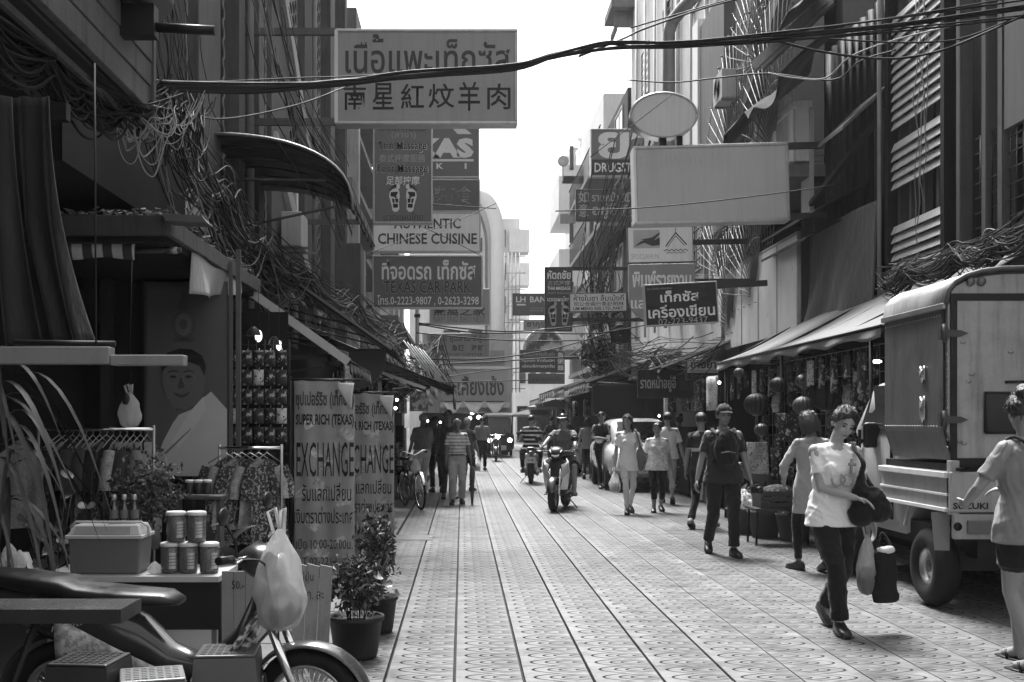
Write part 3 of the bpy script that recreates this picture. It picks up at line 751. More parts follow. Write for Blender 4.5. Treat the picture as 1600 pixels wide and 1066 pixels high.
t = sign("grey hot pot sign with big pale capitals and a roof mark above the noodle panel", (583, 199, 749, 280), 27, flat("suki_panel", .15), SFR,
     [("TEXAS", 588, 740, 218, 249, PALEL, .06), ("S", 600, 610, 257, 266, PALEL, .03), ("U", 640, 650, 257, 266, PALEL, .03), ("K", 682, 693, 257, 266, PALEL, .03), ("I", 726, 729, 257, 266, PALEL, .03)], [], .3, 2.2)
mark(t, "roof_mark", [(706, 202), (725, 202), (737, 212), (715, 212)], PALEL); mark(t, "bar", [(590, 251), (740, 251), (740, 254.5), (590, 254.5)], PALEL)
t = sign("grey panel with outlined Chinese noodle letters above the white cuisine panel", (583, 282, 750, 333), 27, flat("noodle_panel", .12), SFR,
     [("火鍋麵食", 616, 744, 293, 322, MIDL, .03), ("火鍋麵食", 616, 744, 293, 322, flat("noodle_ink", .12), -.004, 0, .006)], [], .3, 2)
t = sign("pale panel reading authentic Chinese cuisine in dark capitals", (583, 333.5, 751, 395), 27, flat("cuisine_panel", .74, .5, .06, .15), SFR,
     [("AUTHENTIC", 616, 720, 343, 359, INKG, .02), ("CHINESE CUISINE", 591, 745, 366, 383, INKG, .02)], [(395, 545)], .3, 2)
t = sign("grey car park signboard with pale Thai lettering and telephone numbers", (582, 400, 754, 483), 26, flat("carpark_panel", .13), SFR,
     [("ที่จอดรถ เท็กซัส", 597, 743, 407, 438, PALEL, .02), ("TEXAS CAR PARK", 599.5, 737, 439.5, 460, MIDL, .05), ("TEXAS CAR PARK", 600, 736, 440, 459, INKG, .018, 0, .006),
      ("โทร.0-2223-9807 , 0-2623-3298", 590, 748, 462, 479, PALEL, .01)], [(402, 546), (480, 546)], .22, 2.5)
t = sign("faded grey bird nest shop sign just below the car park signboard", (671, 452, 765, 508), 34, flat("nest_panel", .26, .6, .1, .3), SFR,
     [("燕窩之家", 677, 758, 480, 494, INKG, .02), ("NAM SING BIRD NEST", 677, 758, 495, 504, flat("nest_ink", .12))], [(507, 650)], .2, 1.2)
t = sign("faded seafood shop sign hanging lowest of the left side boards", (667, 521, 765, 559), 38, flat("seafood_panel", .22, .6, .1, .3), SFR,
     [("รังนก หูฉลาม ซีฟู้ด", 672, 760, 524, 536, INKG, .02), ("燕窩", 676, 694, 539, 549, INKG, .02), ("魚翅", 706, 725, 539, 549, INKG, .02), ("海鮮", 736, 756, 539, 549, INKG, .02), ("SEAFOOD CENTER", 680, 755, 552, 556, INKG)], [(540, 640)], .2, 1.2)
# posts that carry the left boards
for i, (px, y, z1, lab) in enumerate(((557, 26.6, 9.5, "tall rusty post carrying the cuisine and car park boards"), (652, 34, 6.2, "thin post carrying the bird nest sign"), (461, 20, 6.5, "thin post behind the massage sign arm"))):
    t = thing("sign_post", lab, "post", (XX(px, y), y, 0))
    obj("pole", MB().tube([(0, 0, 2.6), (0, 0, z1)], .06, 8), M("post_pale", .36, .6, .2, .3, 5, .15, .4), t, local=True)
    obj("clamp", MB().box(-.09, .09, -.09, .09, 3.6, 3.7).box(-.09, .09, -.09, .09, 4.7, 4.8), RUST, t, local=True)
# --- right side
t = sign("drugstore sign with one large pale Thai letter, highest on the right side", (922, 203, 1035, 278), 28, flat("drug_panel", .17), SFR,
     [("ยา", 934, 1020, 208, 250, PALEL, .03), ("DRUGSTORE", 928, 1015, 256, 271, PALEL, .02, 0, .008)], [(210, 1062), (270, 1062)], .25, 2)
mark(t, "dark_band", [(924, 251), (1033, 251), (1033, 275), (924, 275)], flat("drug_band", .04), -.004, .005)
t = sign("dark noodle shop sign with pale Thai between Chinese letters beside the blank light box", (899, 297, 1000, 346), 30, flat("noodle2_panel", .075), SFD,
     [("ราดหน้า", 924, 966, 301, 316, MIDL, .02), ("อยู่อี๊", 925, 964, 318, 343, MIDL, .02), ("如", 903, 920, 300, 318, MIDL, .01), ("意", 904, 919, 320, 340, MIDL, .01), ("如", 970, 987, 300, 318, MIDL, .01), ("意", 970, 986, 320, 340, MIDL, .01)], [(300, 1040), (340, 1040)], .2, 1.6)
t = sign("large blank grey light box with faded letter traces, under the oval sign", (989, 229, 1229, 351), 16, flat("blank_panel", .46, .5, .09, .15), SFR,
     [("ผาแฟงแปร", 998, 1128, 240, 263, flat("ghost_letter", .44, .5, .1, .2))], [(342, 1290), (232, 1290)], .3, 5, 1.6)
obj("edge_strip", MB().box(-1.115, -1.085, -.155, .155, -.53, .53), WHITE, t, local=True)
ov = thing("oval_sign", "plain oval light box standing on the blank grey sign", "sign", PX(1035, 183, 15.9))
k = 15.9 / F
obj("face", MB().prism([(50 * k * math.cos(a * math.pi / 24), 33 * k * math.sin(a * math.pi / 24)) for a in range(48)], -.12, .12), flat("oval_face", .6, .5, .1, .2), ov, local=True)
obj("rim", MB().tube([(51 * k * math.cos(a * math.pi / 24), -.12, 34 * k * math.sin(a * math.pi / 24)) for a in range(49)], .018, 6).tube([(51 * k * math.cos(a * math.pi / 24), .12, 34 * k * math.sin(a * math.pi / 24)) for a in range(49)], .012, 6), SFR, ov, local=True)
obj("side_band", MB().sheet(lambda u, v: (51 * k * math.cos(u * 2 * math.pi), lerp(-.12, .12, v), 34 * k * math.sin(u * 2 * math.pi)), 48, 1), SFR, ov, local=True)
obj("foot", MB().box(-.05, .05, -.05, .05, -.42, -.28).box(.2, .28, -.05, .05, -.42, -.28), DARKMETAL, ov, local=True)
t = sign("white sign with a roof and wave drawing, under the blank light box", (980, 355, 1082, 411), 20, flat("wave_panel", .72, .5, .06, .15), SFD,
     [("SPOCLAHUN", 985, 1028, 397, 405, flat("faded_ink", .4))], [(380, 1170)], .14, .9, 1.2)
mark(t, "left_field", [(989, 360), (1030, 360), (1030, 388), (989, 388)], flat("wave_field", .4))
mark(t, "dark_wave", [(989, 386), (1000, 378), (1012, 373), (1022, 376), (1030, 372), (1030, 384), (1018, 385), (1006, 380)], INKG, .006)
mark(t, "boat_stroke", [(1000, 375), (1018, 372), (1030, 364), (1030, 367), (1020, 377)], INKG, .012)
line(t, "roof_stroke", [(1039, 386), (1055, 365), (1072, 384)], 1.6, INK); line(t, "roof_stroke", [(1042, 387), (1055, 370), (1069, 386)], .8, INK); line(t, "roof_tip", [(1055, 366), (1055, 358)], .8, INK)
line(t, "wave_stroke", [(1036 + i, 392 + 1.6 * math.sin(i * .9)) for i in range(0, 40, 2)], .9, INK); line(t, "wave_stroke", [(1040 + i, 396 + 1.3 * math.sin(i * .9)) for i in range(0, 32, 2)], .7, INKG)
pl = [(982, 414), (1085, 412), (1085, 500)] + [(1015 - 33 * math.sin(a * math.pi / 16), 466 + 34 * math.cos(a * math.pi / 16)) for a in range(9)]
t = sign("grey printing shop sign with a rounded lower corner behind the dark stationery sign", (982, 412, 1085, 500), 19, flat("print_panel", .25), SFR,
     [("พิมพ์รายงาน", 987, 1079, 424, 450, PALEL, .03), ("และเข้าเล่ม", 985, 1075, 463, 483, PALEL, .02)], [(440, 1180)], .14, 1, 0, poly=pl)
t = sign("dark stationery shop sign with pale Thai letters and a phone number, tilted", (1006, 443, 1120, 508), 17, flat("stationery_panel", .022), SFR,
     [("เท็กซัส", 1031, 1091, 454, 472, PALEL, .02), ("เครื่องเขียน", 1011, 1115, 476, 496, PALEL, .02), ("02-223-9437", 1026, 1103, 497, 507, MIDL, .0), ("ร้าน เท็กซัส เครื่องเขียน", 1011, 1050, 448, 451.5, MIDL)], [(450, 1200)], .16, 1.8, 3.2)
t = sign("pale tea shop sign with three dark lines of Thai, Chinese and Latin letters", (889, 458, 979, 488), 26, flat("tea_panel", .66, .5, .06, .1), SFD,
     [("ห้างใบชา ลิ้มเม้งกี่", 896, 974, 461, 471, INKG, .01), ("司公合兩行茶記明林", 896, 974, 472, 479, INKG, .01), ("LIM MENG KEE LTD.,PART.", 895, 974, 480, 486, INKG, .02)], [(470, 1088)], .18, 1.3, .8)
t = sign("upright dark massage sign with printed foot soles, beside the tea shop sign", (851, 418, 894, 518), 28, flat("massage2_panel", .06), SFD,
     [("หัตถชัย", 855, 891, 423, 437, PALEL, .02), ("古式按摩", 855, 891, 439, 447, MIDL, .01), ("THAI MASSAGE", 855, 891, 448.5, 454, PALEL, .02), ("FOOT MASSAGE", 856, 890, 457, 460.5, MIDL), ("นวดแผนไทย", 855, 890, 464, 471.5, PALEL, .01), ("REFLEXOLOGY", 855, 891, 511.5, 515.5, MIDL, .01)], [(420, 1060), (500, 1060)], .2, 1)
feet(t, 856, 473, 890, 510, MIDL, INK, PALEL)
t = sign("dark bank sign with thin pale capitals far down the street", (801, 459, 866, 493), 45, flat("bank_panel", .1), SFD, [("LH", 806, 821, 464, 473, PALEL, .02), ("BANK", 828, 862, 464, 473, PALEL, .01), ("LAND AND HOUSES", 829, 852, 481, 483, MIDL), ("BANK", 829, 850, 485, 487, MIDL)], [(475, 930)], .25, .6)
mark(t, "bar", [(807, 475.5), (821, 475.5), (821, 478), (807, 478)], PALEL)
t = sign("small grey trapezoid sign below the bank sign", (818, 500, 860, 517), 42, flat("sakura_panel", .25), SFR, [("ซากุระ", 823, 855, 504, 514, INKG, .02)], [], .2, .5)
ci = thing("round_sign", "round picture sign over the row of small boards down the street", "sign", PX(850, 545, 40)); k = 40 / F
obj("face", MB().prism([(31 * k * math.cos(a * math.pi / 20), 29 * k * math.sin(a * math.pi / 20)) for a in range(40)], -.1, .1), pattern_mat("picture_print", .06, .35, 3.2, 'noise', .5), ci, local=True)
obj("rim", MB().tube([(31 * k * math.cos(a * math.pi / 20), -.1, 29 * k * math.sin(a * math.pi / 20)) for a in range(41)], .05, 6), PALE, ci, local=True)
t = sign("dark board of small pale lines under the round picture sign", (813, 547, 869, 582), 36, flat("listing_panel", .06), SFD, [("ร้านอาหารเจ้าเก่า", 818, 866, 550, 557, MIDL, .01), ("หมูสะเต๊ะ ข้าวต้มปลา", 815, 866, 561, 567, PALEL, .01), ("เปิดบริการทุกวัน", 816, 866, 570, 576, PALEL, .01)], [(560, 905)], .2, .6)
t = sign("narrow upright board beside the dark board of pale lines", (869, 549, 882, 583), 36, flat("narrow_panel", .08), SFD, [("魚", 871, 880, 551, 559, PALEL), ("粥", 871, 880, 561, 569, PALEL), ("麵", 871, 880, 571, 579, PALEL)], [], .2, .4)
t = sign("plain grey board lowest of the small boards down the street", (825, 584, 882, 600), 35, flat("plain_small", .1), SFD, [("อาหารตามสั่ง", 831, 876, 588, 596, INKG)], [], .2, .5)
t = sign("small white shop sign among the leaves above the dark awning", (918, 524, 955, 548), 30, flat("leaf_sign", .35), SFD, [("ขายส่ง", 922, 950, 528, 535, INKG), ("โทร 02-221", 924, 942, 539, 543, INKG)], [], .15, .8, 3)
t = sign("small white drugstore sign with a dark lower band under the awning", (1072, 563, 1122, 594), 21, flat("drug2_panel", .5), SFD, [("ขายยา", 1078, 1118, 566, 576, INK, .03), ("โดยเภสัชกรแผนปัจจุบัน", 1076, 1118, 578, 582, INKG), ("Drugstore", 1079, 1117, 584.5, 592, PALEL, .02, 0, .006)], [], .14, .8)
mark(t, "dark_band", [(1073, 583), (1121, 583), (1121, 593), (1073, 593)], flat("drug_band", .04))
t = sign("wide dark cloth banner of a noodle shop with pale Thai letters at shop front height", (996, 578, 1092, 622), 22, cloth_mat("banner_dark", .03), SFD, [("ราดหน้าอยู่อี๊", 1000, 1056, 587, 613, MIDL, .02), ("如意", 1062, 1088, 592, 610, INKG, .01)], [], .08, .6)
t = sign("dark menu board with three pale lines beside the wide dark banner", (1093, 597, 1125, 628), 20.8, flat("menu_panel", .03), SFD, [("ร้านขายยา", 1098, 1120, 601, 606, INKG), ("พหลเภสัช", 1097, 1120, 608, 614, MIDL), ("เปิดบริการ", 1099, 1119, 617, 622, INKG)], [], .08, .6)
lb = thing("edge_on_sign", "lens shaped light box seen edge on above the wire tangle at upper left", "sign", (XX(228, 6.4), 6.4, 4.3))
obj("face", MB().prism([(0, -.4), (.09, -.3), (.075, 1.2), (-.12, 1.2), (-.16, -.3)], -.3, .3), flat("edge_sign", .07), lb, local=True, bevel=.02)
obj("bright_edge", MB().prism([(.045, -.28), (.1, -.1), (.085, 1.2), (.035, 1.2)], -.33, -.302), WHITE, lb, local=True)  # edge face in plain white enamel
obj("arm", MB().tube([(.05, 0, -.52), (.4, 0, -.54)], .028, 10).box(-.14, .06, -.05, .05, -.58, -.4), DARKMETAL, lb, local=True)
dish = thing("satellite_dish", "round dish on the far roof edge against the white sky", "satellite dish", PX(880, 252, 52))
obj("bowl", MB().lathe([(.02, .12), (.15, .06), (.27, 0), (.26, -.02), (.02, .08)], (0, 0, 0), 16, 'y'), STEEL, dish, local=True)
obj("mast", MB().tube([(0, .1, 0), (0, .2, -.9)], .03, 6), STEEL, dish, local=True)
d2 = thing("satellite_dish", "dark round dish above the noodle shop banner", "satellite dish", PX(970, 523, 27))
obj("bowl", MB().lathe([(.02, .12), (.15, .06), (.25, 0), (.24, -.02), (.02, .08)], (0, 0, 0), 16, 'y'), DARKMETAL, d2, local=True)
obj("mast", MB().tube([(0, .1, 0), (0, .2, -.9)], .03, 6), STEEL, d2, local=True)

# ================================================================ CABLES
def smooth_path(pts, n=6):
    """Catmull-Rom through the points"""
    P = [Vector(p) for p in pts]; P = [P[0] * 2 - P[1]] + P + [P[-1] * 2 - P[-2]]; out = []
    for i in range(1, len(P) - 2):
        a, b, c, d = P[i - 1:i + 3]
        for j in range(n):
            t = j / n; out.append(.5 * ((2 * b) + (c - a) * t + (2 * a - 5 * b + 4 * c - d) * t * t + (3 * b - a - 3 * c + d) * t ** 3))
    out.append(P[-2]); return out
def cable(label, pxs, Y0, Y1, r=.011, mat=CABLE, group=None, jit=0.):
    xa, xb = pxs[0][0], pxs[-1][0]; pts = []
    for p in pxs:
        y = lerp(Y0, Y1, (p[0] - xa) / (xb - xa)); q = PX(p[0], p[1], y)
        pts.append(q + Vector((rnd(-1, 1), rnd(-1, 1), rnd(-1, 1))) * jit)
    pts = smooth_path(pts, 6)
    o = obj("cable", MB().tube(pts, r, 6), mat, None, base=pts[0]); tag(o, label, "cable", group); return o
main = [(240, 134), (400, 137), (525, 129), (640, 119), (800, 103), (870, 86), (940, 73), (985, 70), (1060, 68), (1200, 57), (1400, 35), (1620, 3)]
G1 = "thick cables bundled together across the street"; L1 = "thick black cable in the bundle crossing in front of the goat stew signboard"
for dy0, dy1, r in ((0, 0, .011), (-4, -6, .009), (4, 5, .012), (2, 12, .008), (-2, 18, .008), (5, -12, .008), (-5, 8, .007), (1, 24, .009)):
    cable(L1, [(p[0], p[1] + (dy0 if p[0] < 870 else lerp(dy0, dy1, (p[0] - 870) / 730)) + rnd(-3, 3)) for p in main], 7.2, 10.6, r, CABLE, G1, .004)
cable("black cable climbing from the bundle towards the upper right duct", [(985, 44), (1060, 22), (1130, 2), (1220, -22)], 16, 15, .011)
cable("black cable just under the climbing one, leaving the bundle", [(905, 88), (975, 60), (1010, 44), (1110, 10), (1210, -15)], 9.2, 14, .01)
cable("single cable sagging level above the oval sign", [(980, 125), (1050, 129), (1120, 122), (1200, 115), (1300, 125), (1345, 95), (1400, 78)], 14, 12, .009)
cable("cable drooping in front of the white louvres", [(1205, 62), (1290, 82), (1385, 92), (1460, 82), (1520, 60), (1610, 20)], 10, 10.5, .011)
cable("thin cable in a flat curve across the white louvres", [(1285, 60), (1380, 66), (1450, 66), (1510, 58), (1600, 22)], 10, 10.6, .008)
cable("pale thin cable looping down before the dark ribbed bay", [(1200, 114), (1240, 122), (1290, 122), (1330, 88), (1400, 62), (1500, 38)], 12, 11, .008, CABLEG)
cable("thin line stretched in front of the blank light box", [(868, 330), (985, 326), (1100, 316), (1230, 300), (1310, 288)], 14, 14.5, .008)
cable("thin line slanting in front of the oval sign", [(922, 246), (985, 198), (1050, 148)], 14, 14, .006)
cable("thin cable rising from the left wires to the goat stew signboard", [(268, 170), (350, 186), (460, 165), (530, 140), (586, 116)], 8, 13, .008)
cable("thin cable running level under the thick bundle at left", [(225, 125), (330, 128), (460, 122), (530, 120), (600, 116)], 7.4, 12, .007)
cable("thin wire slanting over the cuisine panel", [(560, 402), (650, 368), (720, 342), (775, 318)], 22, 24, .008)
cable("thin wire under the noodle panel ending at the arch", [(675, 319), (730, 323), (775, 326)], 22, 23, .009)
cable("thin stay wire on the cuisine panel", [(650, 350), (700, 373), (752, 400)], 25.5, 25.5, .008)
FG = "far cables strung low across the street"
for i, (pp, y) in enumerate((([(655, 505), (720, 513), (800, 518), (900, 510), (1005, 496)], 24), ([(655, 507), (740, 520), (830, 520), (930, 521), (1010, 508)], 24.5), ([(640, 560), (740, 562), (830, 552), (900, 536), (980, 510)], 25), ([(650, 520), (760, 530), (860, 533), (1000, 528)], 27),
                           ([(660, 570), (760, 566), (850, 560), (960, 556)], 30), ([(690, 598), (760, 596), (830, 594)], 40), ([(690, 590), (760, 580), (850, 572)], 40))):
    cable("%s of the cables strung low across the street beyond the bird nest sign" % ("highest", "second highest", "fourth highest", "third highest", "fifth highest", "lowest", "second lowest")[i], pp, y, y + 2, .016 if y < 28 else .02, CABLE, FG)

def tangle(name, label, path, n, spread, sag, r, mat, seed, curl=.0, n2=12, par=.5, long=False):
    """many loose wires along a path; long: wires hung from node to node, sagging between"""
    rg = random.Random(seed); mb = MB(); L = len(path)
    for i in range(n):
        if long: a = rg.choice([0, 0, rg.uniform(0, .5)]) * (L - 1); b_ = rg.choice([1, 1, rg.uniform(.6, 1)]) * (L - 1)
        else: a = rg.uniform(0, .75) * (L - 1); b_ = min(L - 1, a + rg.uniform(.3, 1.0) * (L - 1) * .6)
        pts = []; sg = rg.uniform(.05, 1) ** 1.5 * sag; g = lambda: Vector((rg.gauss(0, 1), rg.gauss(0, 1), rg.gauss(0, 1))) * spread
        off = g(); offs = [off.lerp(g(), par) for q in range(L)]; ph = rg.uniform(0, 6); ca = curl * rg.uniform(.1, 1)
        m = int(6 * (b_ - a)) + 3 if long else n2
        for j in range(m + 1):
            w = j / m; t = lerp(a, b_, w); q = int(min(t, L - 2)); u = t - q
            d = 4 * u * (1 - u) if long else 4 * w * (1 - w)
            p = path[q].lerp(path[q + 1], u) + offs[q].lerp(offs[q + 1], u * u * (3 - 2 * u)) + Vector((0, 0, -sg * d))
            pts.append(p + Vector((math.sin(ph + t * 5), math.sin(ph * 2 + t * 4), math.cos(ph + t * 6))) * ca)
        mb.tube(smooth_path(pts, 2), r * rg.uniform(.6, 1.3), 4, False)
    o = obj(name, mb, mat, None, base=path[0]); tag(o, label, "cables", None, 'stuff'); return o
pA = [PX(-40, 30, 5.0), PX(60, 90, 5.8), PX(120, 140, 6.4), PX(190, 170, 6.9), PX(250, 150, 7.2)]
tangle("cable_tangle", "dark mass of old cables running under the wooden fascia", pA, 60, .07, .2, .008, CABLE, 1, par=.25, long=True)
pB = [PX(165, 170, 6.8), PX(205, 200, 6.95), PX(240, 170, 7.0), PX(270, 175, 7.1), PX(305, 145, 7.3)]
tangle("cable_tangle", "pale loose wires spilling in loops below the wooden fascia", pB, 24, .055, .36, .004, M("pale_wire", .26, .55, 0, .4, 9, 0), 2, .05)
pC = [PX(235, 135, 7.2), PX(265, 165, 7.5), PX(290, 190, 8), PX(310, 150, 8.4)]
tangle("cable_tangle", "knot of dark wires where the street bundle meets the left wall", pC, 60, .10, .4, .006, CABLE, 3, .06)
pD = [PX(270, 200, 8.5), PX(340, 300, 10.5), PX(400, 385, 12.5), PX(470, 430, 15), PX(545, 470, 18), PX(620, 520, 22)]
tangle("cable_tangle", "dark cables draped along the left shophouse wall", pD, 60, .15, .38, .0075, CABLE, 4, .015, par=.25, long=True)
tangle("cable_tangle", "pale loose wires hanging in loops along the left shophouse wall", pD, 16, .17, .7, .006, CABLEG, 5, .03, par=.4, long=True)
pE = [PX(265, -20, 9), PX(275, 60, 9), PX(285, 130, 9), PX(300, 190, 9.2)]
tangle("cable_tangle", "dark wires dropping down in front of the nearest pierced screen", pE, 16, .12, .0, .006, CABLE, 6, .015, par=.2, long=True)
pF = [PX(410, -20, 13.5), PX(435, 110, 13.8), PX(475, 190, 14.2), PX(520, 270, 15), PX(545, 350, 16)]
tangle("cable_tangle", "thin wires slanting down past the arms of the goat stew signboard", pF, 9, .14, .0, .006, CABLEG, 7, .01, par=.2, long=True)
tangle("cable_tangle", "black wires slanting down beside the arms of the goat stew signboard", pF, 14, .2, .0, .007, CABLE, 8, .015, par=.2, long=True)
pG = [PX(1640, 330, 9.2), PX(1560, 380, 10.3), PX(1500, 395, 11.2), PX(1420, 420, 12.6), PX(1380, 440, 13.3)]
tangle("cable_tangle", "dark cables slung along the right shophouses above the truck", pG, 60, .10, .2, .007, CABLE, 9, .012, par=.25, long=True)
tangle("cable_tangle", "a few pale wires poking out of the dark cables above the truck", pG, 10, .1, .15, .006, CABLEG, 10, .05)
pH = [PX(920, 572, 30), PX(970, 560, 27), PX(1030, 552, 24), PX(1110, 548, 20)]
tangle("cable_tangle", "cables tangled along the right shop fronts below the stationery sign", pH, 34, .2, .4, .01, CABLE, 11, .02, par=.3, long=True)
pI = [PX(600, 530, 22), PX(640, 560, 25), PX(670, 545, 27), PX(700, 590, 30)]
tangle("cable_tangle", "wires sagging over the left awnings near the seafood sign", pI, 30, .25, .5, .01, CABLE, 12, .03, par=.3, long=True)
pJ = [PX(985, 215, 22), PX(935, 420, 27), PX(930, 480, 28), PX(960, 560, 28)]
tangle("cable_tangle", "thin wires and creeper stems running down the block beyond the tea sign", pJ, 30, .45, .05, .011, CABLE, 13, .06, par=.4, long=True)
# ================================================================ LEFT NEAR: WOODEN OVERHANG, TARP, CANOPY
wb = thing("wooden_balcony", "streaked wooden overhang with long fascia boards at the upper left", "balcony", (-2.0, 7.0, 3.45))
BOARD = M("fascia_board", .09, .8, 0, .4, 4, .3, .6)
for i in range(9):
    z = 3.47 + i * .15
    obj("fascia_board", MB().box(-2.02 + i * .006, -1.97 + i * .006, 1.5, 7.0, z, z + .143), BOARD, wb, bevel=.006)
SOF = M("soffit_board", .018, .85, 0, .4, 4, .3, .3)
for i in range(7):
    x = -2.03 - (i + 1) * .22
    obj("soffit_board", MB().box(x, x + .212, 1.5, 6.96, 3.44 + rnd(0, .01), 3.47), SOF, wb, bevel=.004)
for i in range(4):
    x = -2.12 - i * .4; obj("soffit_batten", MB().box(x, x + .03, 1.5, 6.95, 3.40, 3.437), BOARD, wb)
obj("end_board", MB().box(-3.4, -2.03, 6.97, 7.03, 3.45, 5.0), SOF, wb)
obj("corner_post", MB().box(-2.02, -1.95, 7.005, 7.06, 3.4, 5.2), BOARD, wb)
nb = thing("shophouse", "nearest dark shophouse behind the hanging tarp at the left edge", "building", (-3.6, 2, 0))
obj("wall", MB().box(-6, -3.5, -2, 10.4, 0, 9), VOID, nb)
obj("inner_wall", MB().box(-3.49, -2.3, 10.25, 10.4, 0, 2.85), M("inner_wall", .012, .9, 0, .4, 3, .2), nb)
obj("upper_wall", MB().box(-3.5, -2.6, 7.2, 10.4, 3.2, 9), M("upper_wall", .015, .9, 0, .4, 3, .2), nb)
for i in range(3):
    obj("door_post", MB().box(-3.3 + i * .38, -3.22 + i * .38, 10.1, 10.24, 0, 2.8), M("inner_post", .03, .8, 0, .3, 4, .2, .3), nb)
ha = thing("lean_to_roof", "dark ribbed lean to roof over the hanging tarp at the left edge", "roof", (-2.6, 4.8, 3.0))
for i in range(9):
    x = -2.3 - i * .13
    obj("roof_rib", MB().bar((x, 2.0, 3.52), (x - .02, 5.2, 3.02), .1, .02), M("ribbed_roof", .03, .7, .2, .3, 5, .2, .3), ha)
obj("eave_bar", MB().box(-3.5, -1.86, 5.2, 5.26, 2.92, 3.0), DARKMETAL, ha)
def tarpf(u, v):
    x0 = lerp(XX(10, 5), XX(35, 5), v) if v < .5 else lerp(XX(22, 5), XX(66, 5), (v - .5) * 2)
    x1 = XX(78, 5) + (XX(130, 5) - XX(78, 5)) * v ** 2.2
    x = lerp(x0, x1, u); z = lerp(ZZ(152, 5), ZZ(538, 5), v)
    return (x, 5.0 + .05 * math.sin(u * 11 + v * 3) * (.3 + v) + .12 * v, z + .02 * math.sin(u * 9) * v)
tarp_o = obj("tarp", MB().sheet(tarpf, 30, 24, (0, .008, 0)), cloth_mat("dusty_tarp", .016, .25, .8), None, base=PX(70, 350, 5)); tag(tarp_o, "dusty grey tarp hanging in folds beside the lean to roof", "tarp")
def tarpg(u, v):
    x = lerp(XX(-60, 4.9), XX(16, 4.9), u) + (XX(70, 4.9) - XX(16, 4.9)) * u * v ** 2; z = lerp(ZZ(150, 4.9), ZZ(540, 4.9), v)
    return (x, 4.9 + .05 * math.sin(u * 14 + v * 2) * (.3 + v), z)
t2 = obj("tarp", MB().sheet(tarpg, 20, 16, (0, .008, 0)), cloth_mat("black_tarp", .018, .3, .6), None, base=PX(0, 350, 4.9)); tag(t2, "almost black tarp hanging at the very left edge", "tarp")
fl = thing("tube_light", "long pale tube light casing hanging level under the dark tarp", "lamp", PX(110, 560, 4.5))
obj("casing", MB().box(XX(-60, 4.5) - wloc(fl).x, XX(175, 4.5) - wloc(fl).x, -.04, .04, -.025, .045), M("lamp_casing", .19, .5, 0, .15, 4, .05, .2), fl, local=True, bevel=.004)
obj("diffuser", MB().box(XX(176, 4.5) - wloc(fl).x, XX(290, 4.5) - wloc(fl).x, -.035, .035, -.03, .012), M("lamp_casing2", .19, .5, 0, .15, 4, .05, .2), fl, local=True, bevel=.004)
obj("cord", MB().tube([(XX(150, 4.5) - wloc(fl).x, 0, .04), (XX(148, 4.5) - wloc(fl).x, 0, 1.2)], .004, 5), CABLE, fl, local=True)
obj("rod", MB().tube([(XX(20, 4.5) - wloc(fl).x, .02, .065), (XX(178, 4.5) - wloc(fl).x, .02, .06)], .012, 8), DARKMETAL, fl, local=True)
# concrete canopy with litter
cp = thing("canopy", "dirty concrete canopy slab with leaf litter on top over the portrait poster", "canopy", (-2.13, 8.0, 2.87))
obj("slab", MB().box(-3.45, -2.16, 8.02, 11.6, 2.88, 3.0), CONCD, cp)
obj("front_board", MB().box(-3.0, -2.135, 7.96, 8.015, 2.84, 2.985), M("canopy_board", .06, .85, 0, .3, 4, .3, .4), cp, bevel=.006)
for i in range(9):
    y = 8.0 + i * .4
    obj("edge_block", MB().box(-2.155, -2.11, y + .003, y + .397, 2.85 + rnd(-.006, .006), 2.985 + rnd(-.01, .01)), M("edge_block", .1, .85, 0, .35, 5, .35, .3), cp, bevel=.005)
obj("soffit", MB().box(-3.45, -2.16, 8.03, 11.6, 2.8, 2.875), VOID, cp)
obj("gutter_end", MB().prism([(-2.14, 2.99), (-1.86, 2.97), (-1.82, 2.92), (-2.12, 2.935)], 7.9, 8.1), M("gutter_grey", .1, .7, 0, .3, 4, .2), cp)
lit = MB()
for i in range(520):
    if i % 3: x, y = rnd(-3.0, -2.1), rnd(7.98, 8.5)
    else: x, y = rnd(-2.4, -2.1), rnd(8, 11.4)
    a, s = rnd(0, 6.3), rnd(.012, .04); z = 3.0 + abs(rnd(-.02, .05)); b_ = rnd(-.6, .6)
    lit.add([(x + s * math.cos(a), y + s * math.sin(a), z), (x + s * .5 * math.cos(a + 1.57), y + s * .5 * math.sin(a + 1.57), z + s * b_), (x - s * math.cos(a), y - s * math.sin(a), z + s * .4), (x - s * .5 * math.cos(a + 1.57), y - s * .5 * math.sin(a + 1.57), z)], [(0, 1, 2, 3)])
o = obj("leaf_litter", lit, M("dry_litter", .3, .9, 0, .6, 20, 0), None, base=(-2.5, 8, 3)); tag(o, "dry leaf litter heaped on the concrete canopy", "litter", None, 'stuff')
sv = obj("striped_blind", MB().sheet(lambda u, v: (lerp(XX(95, 8.2), XX(220 - 6 * v, 8.2), u), 8.2 - .10 * math.sin(v * 2.4), lerp(ZZ(353, 8.2), ZZ(406, 8.2), v) - .01 * math.sin(u * 8)), 24, 10, (0, .01, 0)), stripe_mat("striped_blind", .05, .42, .147, 0, .52), None, base=PX(150, 353, 8.2))
tag(sv, "striped canvas blind rolled under the concrete canopy", "blind")
rp = thing("blind_pole", "short pole end wrapped with tape beside the striped blind", "pole", PX(250, 393, 8.25))
obj("rod", MB().tube([(-.3, 0, 0), (.16, 0, .01)], .02, 8), WOOD, rp, local=True)
obj("tape", MB().tube([(.05, 0, .005), (.13, 0, .008)], .026, 8), STEEL, rp, local=True)
